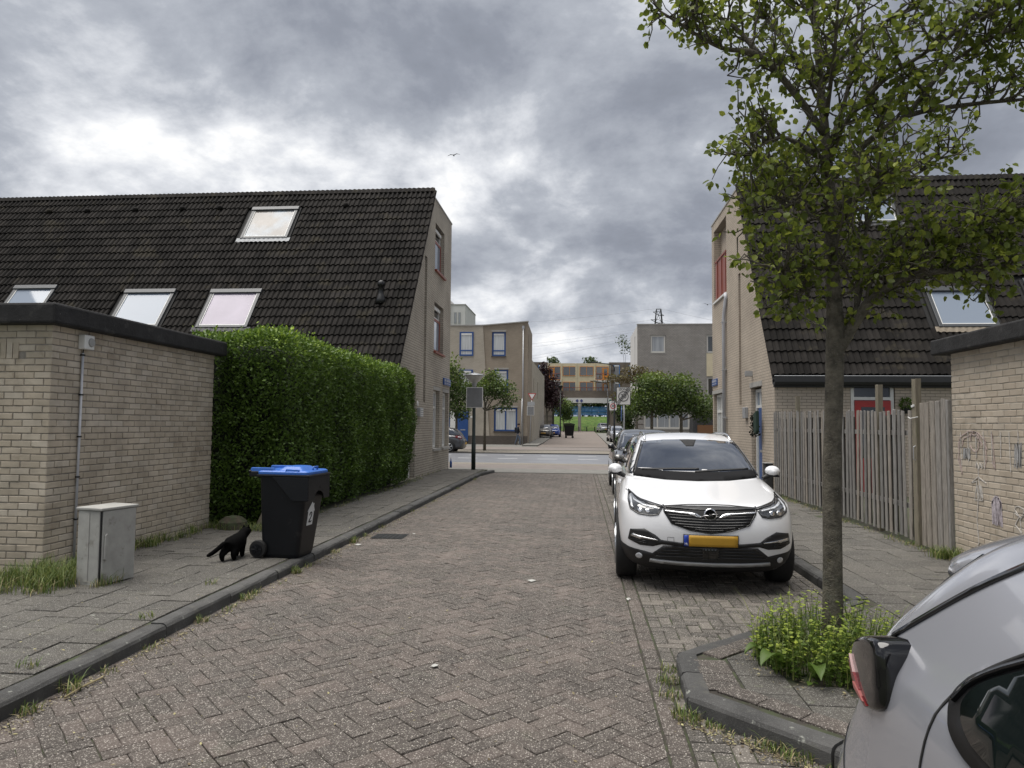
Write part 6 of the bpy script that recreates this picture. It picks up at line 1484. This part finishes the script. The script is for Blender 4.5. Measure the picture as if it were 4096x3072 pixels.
for fl, zt in ((0, 11.55), (1, 8.95)):
    for (a, b) in ((-2.95, -.65), (-.1, 2.2)): window(ab, 'y', AY-.09, -1, a, b, zt-1.6, zt, MATS['orange_paint'], MATS['glass_dark'], .08, bars_u=((a+b)/2,))
    for (a, b, dx) in ((-5.4, -3.3, -5.35), (2.6, 4.7, 3.75)):
        window(ab, 'y', AY-.09, -1, a, b, zt-2.3 if fl == 0 else zt-1.6, zt, MATS['orange_paint'], MATS['glass_dark'], .08, bars_u=((a+b)/2,))
        box('balcony_door', MATS['orange_paint'], ab, dx, dx+.95, AY-.14, AY-.095, zt-2.35 if fl == 0 else zt-1.6, zt-.25)
        box('door_pane', MATS['glass_dark'], ab, dx+.2, dx+.75, AY-.16, AY-.142, zt-1.5, zt-.4)
        if fl == 0:
            box('balcony_slab', MATS['white_render'], ab, a-.1, b+.1, AY-1.3, AY-.03, zt-2.65, zt-2.4)
            mb = MB(); mb.box(a, b, AY-1.28, AY-1.22, zt-1.3, zt-1.22)
            for k in range(4): xx = a+(b-a)*k/3; mb.box(xx-.03, xx+.03, AY-1.285, AY-1.215, zt-2.4, zt-1.3)
            mb.box(a, b, AY-1.27, AY-1.23, zt-2.0, zt-1.95); mb.build('balcony_railing', MATS['balcony_red'], ab)
mb = MB(); mb.box(-5.4, 4.8, AY-.35, AY-.28, 7.95, 8.02)
for k in range(18): mb.box(-5.4+.6*k, -5.35+.6*k, AY-.34, AY-.29, 7.48, 7.95)
mb.build('gallery_railing', MATS['balcony_red'], ab)
for x in (-1.0+.3, 2.4, -3.2): box('pilaster', MATS['cream_concrete'], ab, x-.12, x+.12, AY-.12, AY-.001, 7.5, 12.05)
for (x, zt) in ((-7.1, 11.8), (5.6, 11.8), (8.1, 11.8), (5.6, 8.9)):
    window(ab, 'y', AY+.30, -1, x, x+1.0, zt-2, zt, MATS['rail_blue'], MATS['glass_dark'], .1, vent=(zt-.2, zt-.02))
MB().tube([(-5.9, AY+.3, 12), (-5.9, AY+.3, 6.3)], .07, 6).build('downpipe', MATS['white_render'], ab); MB().tube([(4.98, AY+.3, 12), (4.98, AY+.3, 6.3)], .07, 6).build('downpipe', MATS['white_render'], ab)
# ---- grass bank with blue railing behind the arch
MB().prism([(130, .45), (137, 3.35), (142, 3.4), (142, -.5), (130, -.5)], 'x', -60, 60).build('grass_bank', MATS['grass_bank'], kind='structure', label='green grass bank behind the far arch')
sheet('cross_street', MATS['far_tile'], -40, 40, [124, 130.2], -.02+.02, 'pale road at the foot of the grass bank')
br_ = empty('blue_railing', (0, 137.5, 3.4), label='long blue railing along the top of the grass bank', cat='railing')
for k in range(24): box('post', MATS['rail_blue'], br_, -16+1.4*k, -15.9+1.4*k, 137.4, 137.5, 3.3, 5.2)
for z in (3.6, 4.3, 5.1): box('rail', MATS['rail_blue'], br_, -17, 18, 137.38, 137.46, z, z+.1)
M('panel_blue', (.12, .26, .50), .4, var=.4, vs=.7)
for k in range(23): box('panel', MATS['panel_blue'], br_, -15.88+1.4*k, -14.64+1.4*k, 137.43, 137.47, 3.72, 5.05)
for k in range(5): MB().lathe([(.08, .55), (.08, 1.4), (.02, 1.45)], (-1.5+1.3*k, 118.6, 0), 8).build('bollard', MATS['dark_metal'], label='%s dark bollard of the row under the bridging flats' % ('first', 'second', 'third', 'fourth', 'fifth')[k], cat='bollard', group='bollards under the flats')
# ---- white tower block and pylon
tw = empty('tower_block', (-30, 155, 0), label='white rendered tower block rising behind the house with blue windows', cat='building')
box('wall', MATS['white_render'], tw, -42, -24.7, 150, 165, 0, 27.3); box('roof_edge', MATS['concrete'], tw, -42.1, -24.6, 149.9, 165, 27.3, 27.5); box('stair_block', MATS['white_render'], tw, -42, -27.9, 149.5, 160, 0, 28.3)
for x in (-27.1, -26.2):
    for z in (23.3, 20.3): window(tw, 'y', 149.9, -1, x, x+.55, z, z+2.4, MATS['grey_plastic'], MATS['curtain_grey'], .1)
def lattice(c, z0, z1, w0, w1, name, label):
    o = empty(name, c, label=label, cat='pylon'); mb = MB(); n = 9
    def cr(f): w = w0+(w1-w0)*f; z = z0+(z1-z0)*f; return [Vector((c[0]+sx*w, c[1]+sy*w, z)) for sx, sy in ((-1, -1), (1, -1), (1, 1), (-1, 1))]
    for k in range(n):
        a, b = cr(k/n), cr((k+1)/n)
        for i in range(4): mb.tube([a[i], b[i]], .16, 4); mb.tube([a[i], b[(i+1) % 4]], .09, 4); mb.tube([b[i], b[(i+1) % 4]], .09, 4)
    mb.build('lattice', MATS['dark_metal'], o)
    mb = MB()
    for s in (-1, 1):
        for zz, L in ((z1-6, 7), (z1-2.5, 5)):
            t = Vector((c[0]+s*L*.55, c[1]+s*L, zz+.6)); mb.tube([(c[0], c[1], zz), t], .14, 4); mb.tube([(c[0], c[1], zz+1.6), t], .1, 4)
    mb.build('cross_arm', MATS['dark_metal'], o); return o
lattice((32.6, 300, 0), 0, 50.5, 5.5, .9, 'power_pylon', 'steel lattice power pylon behind the grey brick house')
pw = empty('power_lines', (0, 250, 30), label='thin overhead power lines sagging across the far sky', cat='power line'); M('wire', (.22, .22, .24), .6)
for (p, q, s) in (((32.6, 300, 51), (-130, 250, 40), 5), ((32.6, 300, 46.5), (-130, 250, 34), 5), ((35, 304, 44.5), (-130, 260, 26), 4), ((35, 304, 43.5), (-130, 260, 24), 4), ((30, 296, 40), (-130, 270, 15), 3), ((30, 296, 39), (-130, 270, 13.5), 3), ((32.6, 300, 51), (190, 330, 36), 5), ((32.6, 300, 46.5), (190, 330, 31), 5)):
    p, q = Vector(p), Vector(q); MB().tube([p+(q-p)*t/14 - Vector((0, 0, s*4*(t/14)*(1-t/14))) for t in range(15)], .032, 4).build('wire', MATS['wire'], pw)
# ---- trees
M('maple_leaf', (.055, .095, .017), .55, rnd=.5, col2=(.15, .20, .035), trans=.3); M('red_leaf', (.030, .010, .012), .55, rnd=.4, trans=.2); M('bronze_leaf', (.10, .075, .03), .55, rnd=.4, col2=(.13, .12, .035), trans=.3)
M('far_leaf', (.05, .085, .022), .6, rnd=.45, col2=(.12, .15, .04), trans=.25)
def far_tree(name, label, base, h0, blobs, leaf, n, size, tr=.1, group=None, lean=0.):
    t = empty(name, base, label=label, cat='tree', group=group); b = Vector(base)
    top = Vector((sum(q[0] for q in blobs)/len(blobs), sum(q[1] for q in blobs)/len(blobs), max(q[2] for q in blobs)))
    mb = MB(); mb.tube([b, b+Vector((lean*.3, 0, h0*.5)), b+Vector((lean, 0, h0)), b*.5+Vector((top.x, top.y, 0))*.5+Vector((0, 0, 0)) if False else Vector((b.x+lean, b.y, h0+.6))], [tr, tr*.8, tr*.7, tr*.5], 8); mb.build('trunk', MATS['bark'], t, smooth=True)
    lb = MB(); P = []; W = [q[3]*q[4]*q[5] for q in blobs]; tot = sum(W)
    Ns = []
    for q, w in zip(blobs, W):
        lb.tube([b+Vector((lean, 0, h0)), Vector(q[:3])], [tr*.45, tr*.15], 5)
        k = max(30, int(n*w/tot)); u_ = unit(k); rad_ = (rng.random(k)**.38)[:, None]; cl = unit(9)
        pts = np.array(q[:3]) + u_*rad_*np.array(q[3:6])
        pts += (cl[rng.integers(0, 9, k)])*np.array(q[3:6])*.38
        P.append(pts); Ns.append(u_)
    lb.build('limbs', MATS['bark'], t)
    P = np.concatenate(P); Nn = np.concatenate(Ns); m = len(P)
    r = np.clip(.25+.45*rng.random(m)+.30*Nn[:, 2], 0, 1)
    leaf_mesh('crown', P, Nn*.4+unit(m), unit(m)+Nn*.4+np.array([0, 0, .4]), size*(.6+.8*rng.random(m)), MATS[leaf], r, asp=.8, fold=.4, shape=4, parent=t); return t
far_tree('maple_tree', 'small green maple with bare trunk in front of the blue window house', (-6.0, 44.6, .02), 2.5, [(-6.1, 44.6, 4.1, 1.3, 1.2, .8), (-5.0, 44.5, 3.9, .9, .8, .5), (-4.5, 44.3, 3.3, .7, .6, .35), (-6.9, 44.6, 3.7, .7, .7, .7), (-5.6, 44.5, 4.7, .6, .6, .4), (-4.9, 44.4, 2.75, .6, .5, .25)], 'maple_leaf', 4200, .13)
far_tree('maple_tree', 'dense green maple rising beside the dark grey hatchback', (-7.45, 42.5, .02), 1.9, [(-7.7, 42.5, 3.6, 1.0, 1.0, 1.3), (-8.0, 42.5, 5.0, .8, .8, .9), (-7.2, 42.3, 2.6, .8, .7, .6)], 'maple_leaf', 4200, .13)
far_tree('maple_tree', 'round clipped green maple left of the pair before the grey house', (4.35, 44, .02), 2.1, [(4.1, 44, 3.2, 1.5, 1.3, .7), (4.6, 44, 4.1, 1.2, 1.1, .75), (3.4, 43.8, 2.6, .9, .8, .5), (4.9, 44, 2.6, .8, .8, .4)], 'maple_leaf', 6000, .13, .12)
far_tree('maple_tree', 'round clipped green maple at the right of the pair before the grey house', (6.2, 44.6, .02), 2.0, [(6.2, 44.6, 3.9, 1.1, 1.1, .9), (7.2, 44.6, 3.0, 1.1, 1.0, .7), (5.7, 44.4, 3.0, .9, .9, .6), (7.6, 44.6, 2.4, .7, .7, .5)], 'maple_leaf', 6000, .13, .13)
far_tree('bronze_tree', 'bronze leaved spreading tree behind the two clipped maples', (4.0, 51, .02), 2.6, [(4.9, 51, 5.0, 1.5, 1.2, .5), (3.9, 51, 5.5, .9, .9, .4), (2.6, 50.6, 4.9, 1.1, .8, .3), (3.4, 50.8, 3.7, 1.2, .9, .35), (6.4, 51, 4.6, 1.3, 1.0, .45)], 'bronze_leaf', 4200, .13, .1)
far_tree('purple_tree', 'dark purple leaved tree between the blue window house and the far flats', (-4.3, 92, .3), 2.8, [(-4.5, 92, 6.5, 1.5, 1.4, 1.8), (-3.3, 91.5, 4.8, 1.1, 1.0, 1.2), (-4.8, 92, 8.5, .9, .9, 1.0)], 'red_leaf', 5500, .22, .2)
far_tree('young_tree', 'young green tree standing before the grass bank under the arch', (-2.6, 112, .6), 2.1, [(-2.6, 112, 4.3, 1.5, 1.4, 1.2), (-2.2, 112, 3.1, 1.0, 1.0, .8), (-2.9, 112, 5.3, .8, .8, .5)], 'maple_leaf', 3200, .22, .08)
far_tree('climbing_shrub', 'pale yellow green climbing shrub on the corner of the grey house', (3.9, 60, .1), .8, [(3.7, 60, 2.6, .8, .5, .9), (3.3, 60, 3.2, .7, .4, .4), (4.1, 60, 1.6, .5, .4, .7)], 'far_leaf', 2600, .16, .05)
for k, x in enumerate((-15, -9, -4.5, .5, 4, 9.5, 15)):
    nm = ('leftmost', 'second', 'third', 'fourth', 'fifth', 'sixth', 'rightmost')[k]
    far_tree('bank_tree', '%s tree of the row on top of the grass bank' % nm, (x, 146+random.uniform(-1, 1), 3.3), 2.5, [(x, 146, 7.2+random.uniform(-.6, 1.0), 2.8, 2, 2.3), (x+1.4, 146, 5.2, 2.2, 1.6, 1.6), (x-1.4, 146, 5.4, 2.0, 1.6, 1.5)], 'far_leaf', 1600, .42, .2, group='trees on the grass bank')
for (x, z, s, lb) in ((-4.8, 15.3, 1.0, 'small treetop above the left part of the far flats'), (1.6, 15.2, 1.35, 'small treetop above the middle of the far flats')):
    far_tree('far_treetop', lb, (x*1.15, 140, 3.3), 9, [(x*1.15, 140, z-.9, s, s, s*.55), (x*1.15+.6, 140, z-1.6, s*.9, s, s*.5)], 'far_leaf', 500, .32, .18)
far_tree('thin_tree', 'thin leafed treetop behind the edge of the grey house', (5.6, 90, .3), 8, [(5.2, 90, 12.4, .7, .7, .8), (5.7, 90, 11.6, .8, .7, .9)], 'far_leaf', 220, .2, .06)
# ---- signs, lamp posts, container, person, birds
def text_obj(body, size, loc, mat, parent, name, rx=90, bold=.0):
    cu = bpy.data.curves.new(name, 'FONT'); cu.body = body; cu.size = size; cu.align_x = 'CENTER'; cu.align_y = 'CENTER'; cu.extrude = .002; cu.offset = bold
    o = bpy.data.objects.new(name, cu); COL.objects.link(o); o.data.materials.append(mat)
    dgm = bpy.context.evaluated_depsgraph_get(); me = bpy.data.meshes.new_from_object(o.evaluated_get(dgm)); bpy.data.objects.remove(o)
    o = bpy.data.objects.new(name, me); COL.objects.link(o)
    o.matrix_world = Matrix.Translation(loc) @ Matrix.Rotation(rad(rx), 4, 'X'); return par(o, parent)
M('sign_black', (.02, .02, .022), .5); M('sign_red', (.45, .02, .025), .4); M('sign_grey', (.16, .16, .165), .5)
def ringp(c, r0, r1, y, mat, parent, name):
    mb = MB(); mb.lathe([(r0, -.002), (r1, -.002), (r1, .002), (r0, .002), (r0, -.002)], (c[0], y, c[1]), 32, 'y', cap=False); return mb.build(name, mat, parent)
zs = empty('zone_sign', (1.67, 28, 0), label='white end of zone 30 sign with three black diagonal stripes', cat='sign')
MB().tube([(1.70, 28.05, 0), (1.70, 28.05, 3.1)], .035, 10).build('pole', MATS['zinc'], zs, smooth=True)
box('panel', MATS['sign_black'], zs, 1.405, 1.955, 27.985, 28.0, 2.455, 3.155, bevel=.004); box('face', MATS['sign_white'], zs, 1.425, 1.935, 27.980, 27.9845, 2.475, 3.135)
text_obj('ZONE', .125, (1.68, 27.976, 3.065), MATS['sign_grey'], zs, 'lettering', bold=.004); text_obj('30', .23, (1.68, 27.976, 2.79), MATS['sign_grey'], zs, 'numerals', bold=.006)
ringp((1.68, 2.79), .165, .205, 27.976, MATS['sign_grey'], zs, 'ring')
for k in (-1, 0, 1):
    a, b = Vector((1.44+.035*k, 2.50-.028*k)), Vector((1.92+.035*k, 3.11-.028*k)); d = (b-a).normalized(); n_ = Vector((-d.y, d.x))*.009
    q = clip_poly([tuple(a+n_), tuple(a-n_), tuple(b-n_), tuple(b+n_)], [lambda p: p[0]-1.425, lambda p: 1.935-p[0], lambda p: p[1]-2.475, lambda p: 3.135-p[1]])
    MB().prism(q, 'y', 27.969, 27.973).build('stripe', MATS['sign_black'], zs)
bd = empty('blue_disc_sign', (1.63, 28.1, 2), label='blue round sign seen edge on below the zone sign', cat='sign')
MB().lathe([(.0, -.008), (.30, -.008), (.30, .008), (0, .008)], (1.60, 28.0, 2.12), 24, 'x', cap=False).build('disc', MATS['blue_sign'], bd)
z2 = empty('zone_sign', (2.1, 56, 0), label='smaller zone 30 sign with red ring on the dark lamp post', cat='sign')
box('panel', MATS['sign_white'], z2, 2.36, 2.94, 57.95, 57.97, 2.88, 3.62, bevel=.01)
text_obj('ZONE', .11, (2.65, 57.94, 3.53), MATS['sign_black'], z2, 'lettering'); text_obj('30', .22, (2.65, 57.94, 3.22), MATS['sign_black'], z2, 'numerals', bold=.005); ringp((2.65, 3.22), .165, .225, 57.94, MATS['sign_red'], z2, 'ring')
def lamp(name, label, x, y, z0, h, arm, r=.075):
    o = empty(name, (x, y, z0), label=label, cat='street lamp')
    MB().lathe([(r*1.4, z0), (r*1.3, z0+1.2), (r, z0+1.3), (r*.7, z0+h-.6)], (x, y, 0), 10).build('pole', MATS['dark_metal'], o, smooth=True)
    if arm: MB().tube([(x, y, z0+h-.7), (x, y, z0+h-.3), (x-arm*.12, y, z0+h-.08), (x-arm*.4, y, z0+h), (x-arm, y, z0+h+.1)], [r*.7, r*.65, r*.6, r*.55, r*.5], 8).build('arm', MATS['dark_metal'], o, smooth=True); box('head', MATS['dark_metal'], o, x-arm-.5, x-arm+.1, y-.12, y+.12, z0+h+.06, z0+h+.16, bevel=.03)
    else: MB().lathe([(.05, z0+h-.62), (.28, z0+h-.12), (.30, z0+h-.05), (.05, z0+h)], (x, y, 0), 12).build('head', MATS['dark_metal'], o, smooth=True)
    return o
lamp('street_lamp', 'tall curved lamp post carrying the smaller zone sign', 2.75, 58, .1, 6.55, 1.4)
lamp('street_lamp', 'curved dark lamp post on the pavement of the far side street', 2.75, 72, .2, 5.8, 1.25)
lamp('street_lamp', 'straight lamp post with small head near the dark refuse container', -2.3, 83, .3, 6.0, 0)
gw = empty('give_way_sign', (-3.95, 60, .1), label='white give way triangle with red rim above two grey plates', cat='sign')
MB().tube([(-4.05, 57.4, .1), (-3.9, 57.4, 4.1)], .035, 8).build('pole', MATS['zinc'], gw, smooth=True)
MB().prism([(-4.22, 4.2), (-3.55, 4.2), (-3.885, 3.6)], 'y', 57.34, 57.36).build('triangle', MATS['sign_red'], gw); MB().prism([(-4.12, 4.145), (-3.65, 4.145), (-3.885, 3.72)], 'y', 57.32, 57.338).build('triangle_face', MATS['sign_white'], gw)
box('plate', MATS['zinc'], gw, -4.25, -3.66, 57.34, 57.36, 3.2, 3.52); b_ = box('plate', MATS['sign_white'], gw, -4.28, -3.7, 57.34, 57.36, 2.42, 3.16); box('plate_back', MATS['sign_back'], b_, -4.25, -3.73, 57.325, 57.338, 2.45, 3.13)
bs_ = empty('bicycle_sign', (-4.6, 57, .1), label='round blue bicycle sign on a grey post at the house corner', cat='sign')
MB().tube([(-4.72, 56.6, .05), (-4.62, 56.6, 3.75)], .035, 8).build('pole', MATS['zinc'], bs_, smooth=True)
MB().lathe([(0, -.01), (.32, -.01), (.32, .01), (0, .01)], (0, 0, 0), 28, 'y', cap=False).build('disc', MATS['blue_sign'], bs_).matrix_world = Matrix.Translation((-4.55, 56.55, 3.42)) @ Matrix.Rotation(rad(48), 4, 'Z')
mb = MB(); mb.lathe([(.075, -.003), (.09, -.003), (.09, .003), (.075, .003), (.075, -.003)], (-.12, -.014, -.05), 18, 'y', cap=False); mb.lathe([(.075, -.003), (.09, -.003), (.09, .003), (.075, .003), (.075, -.003)], (.12, -.014, -.05), 18, 'y', cap=False)
mb.tube([(-.12, -.014, -.05), (-.05, -.014, .09), (.07, -.014, .09), (.12, -.014, -.05)], .01, 5); mb.tube([(-.05, -.014, .09), (.0, -.014, -.05), (.07, -.014, .09)], .01, 5); mb.build('bicycle_mark', MATS['sign_white'], bs_).matrix_world = Matrix.Translation((-4.55, 56.55, 3.42)) @ Matrix.Rotation(rad(48), 4, 'Z')
rc = empty('refuse_container', (-1.0, 79, .2), label='dark four wheeled refuse container standing in the far side street', cat='container')
mb = MB(); z0 = gz(79)+.03; mb.add([(-1.65, 78.6, z0+.25), (-.75, 78.6, z0+.25), (-.75, 79.3, z0+.25), (-1.65, 79.3, z0+.25), (-1.78, 78.5, z0+1.45), (-.6, 78.5, z0+1.45), (-.6, 79.4, z0+1.45), (-1.78, 79.4, z0+1.45)], [(0, 3, 2, 1), (4, 5, 6, 7), (0, 1, 5, 4), (1, 2, 6, 5), (2, 3, 7, 6), (3, 0, 4, 7)]); mb.build('body', MATS['bin_plastic'], rc, bevel=.04)
MB().prism([(-1.83, z0+1.46), (-.55, z0+1.46), (-.58, z0+1.56), (-1.0, z0+1.66), (-1.75, z0+1.64)], 'y', 78.45, 79.45).build('lid', MATS['bin_plastic'], rc, bevel=.03)
for x in (-1.55, -.82): MB().lathe([(.04, -.05), (.13, -.05), (.13, .05), (.04, .05)], (x, 78.65, z0+.13), 12, 'y').build('wheel', MATS['tyre'], rc)
# person walking with a backpack
M('navy_cloth', (.012, .016, .028), .85); M('jeans', (.10, .13, .18), .85, var=.1); M('skin', (.45, .28, .20), .5); M('hair', (.03, .015, .01), .7); M('shoe', (.03, .03, .03), .6); M('pale_cloth', (.5, .5, .45), .8)
def person():
    p = empty('person', (-4.95, 56.6, .02), label='person in dark jacket and jeans with a backpack walking past the blue window house', cat='person')
    J = {'pel': (0, 0, .92, .14, .12), 'wai': (0, 0, 1.08, .14, .11), 'che': (.02, 0, 1.30, .17, .12), 'nec': (.04, 0, 1.46, .06, .06), 'chin': (.07, 0, 1.53, .07, .07), 'head': (.08, 0, 1.62, .085, .09), 'top': (.075, 0, 1.69, .06, .065)}
    E = [('pel', 'wai'), ('wai', 'che'), ('che', 'nec'), ('nec', 'chin'), ('chin', 'head'), ('head', 'top')]
    for s, f, t in ((-1, 1, 'a'), (1, -1, 'b')):
        J['h'+t] = (0, s*.09, .86, .095, .09); J['k'+t] = (.13*f+.04, s*.09, .48, .062, .062); J['an'+t] = (.20*f-.04, s*.09, .09, .042, .042); J['to'+t] = (.20*f+.10, s*.10, .045, .045, .035)
        J['sh'+t] = (.02, s*.19, 1.38, .07, .07); J['el'+t] = (-.08*f+.02, s*.23, 1.12, .052, .052); J['wr'+t] = (-.10*f+.12, s*.21, .92, .036, .036); J['ha'+t] = (-.10*f+.16, s*.20, .83, .03, .038)
        E += [('pel', 'h'+t), ('h'+t, 'k'+t), ('k'+t, 'an'+t), ('an'+t, 'to'+t), ('che', 'sh'+t), ('sh'+t, 'el'+t), ('el'+t, 'wr'+t), ('wr'+t, 'ha'+t)]
    names = list(J); me = bpy.data.meshes.new('body'); me.from_pydata([J[k][:3] for k in names], [(names.index(a), names.index(b)) for a, b in E], [])
    o = bpy.data.objects.new('body', me); COL.objects.link(o); o.parent = p
    o.modifiers.new('skin', 'SKIN').use_smooth_shade = True
    for i, k in enumerate(names): me.skin_vertices[0].data[i].radius = J[k][3:5]
    me.skin_vertices[0].data[names.index('pel')].use_root = True
    sb = o.modifiers.new('sub', 'SUBSURF'); sb.levels = sb.render_levels = 2
    dgm = bpy.context.evaluated_depsgraph_get(); m2 = bpy.data.meshes.new_from_object(o.evaluated_get(dgm)); bpy.data.objects.remove(o)
    for m_ in ('navy_cloth', 'jeans', 'skin', 'shoe'): m2.materials.append(MATS[m_])
    for f in m2.polygons:
        c = f.center; f.material_index = 3 if c.z < .1 else 1 if c.z < .95 and abs(c.y) < .175 and not (c.z > .75 and abs(c.y) > .17) else 2 if c.z > 1.49 or (c.z < .9 and abs(c.y) > .17 and c.z > .7) else 0
        f.use_smooth = True
    o = bpy.data.objects.new('body', m2); COL.objects.link(o); o.parent = p
    MB().lathe([(.03, -.10), (.09, -.06), (.105, .0), (.095, .06), (.05, .10), (.0, .11)], (.065, 0, 1.655), 14).build('hair', MATS['hair'], p, local=True, smooth=True)
    mb = MB(); mb.box(-.26, -.10, -.15, .15, .98, 1.42); mb.build('backpack', MATS['navy_cloth'], p, local=True, bevel=.06)
    MB().tube([(-.1, -.13, 1.38), (.06, -.15, 1.42), (.15, -.15, 1.25), (.0, -.16, 1.02)], .02, 6).build('strap', MATS['sign_black'], p, local=True)
    MB().tube([(.06, .25, .30), (.02, .25, .12), (.12, .25, .10), (.14, .25, .28)], .04, 6).build('hanging_cord', MATS['pale_cloth'], p, local=True)
person()
M('bird_grey', (.03, .03, .032), .8)
def bird(loc, s, label, tilt):
    b = empty('bird', loc, label=label, cat='bird'); R_ = Matrix.Translation(loc) @ Matrix.Rotation(rad(tilt), 4, 'Y') @ Matrix.Scale(s, 4)
    mb = MB(); mb.X = R_; mb.tube([(0, -.25, 0), (0, -.1, .01), (0, .1, .0), (0, .28, -.01)], [.02, .07, .07, .01], 8)
    for k in (-1, 1):
        mb.add([(0, -.12, .03), (0, .10, .03), (k*.35, .06, .14), (k*.35, -.14, .14), (k*.75, .10, .05), (k*.72, .0, .055)], [(0, 1, 2, 3), (3, 2, 4, 5)]); 
    mb.build('body', MATS['bird_grey'], b)
def ray_to(px, py, d): return Vector((0, 0, CH))
bird((-8.85, 48, 20.4), .6, 'gull gliding high above the street', -6)
bird((7.43, 42.3, 8.79), .42, 'small bird flying past the beige gable', 4)
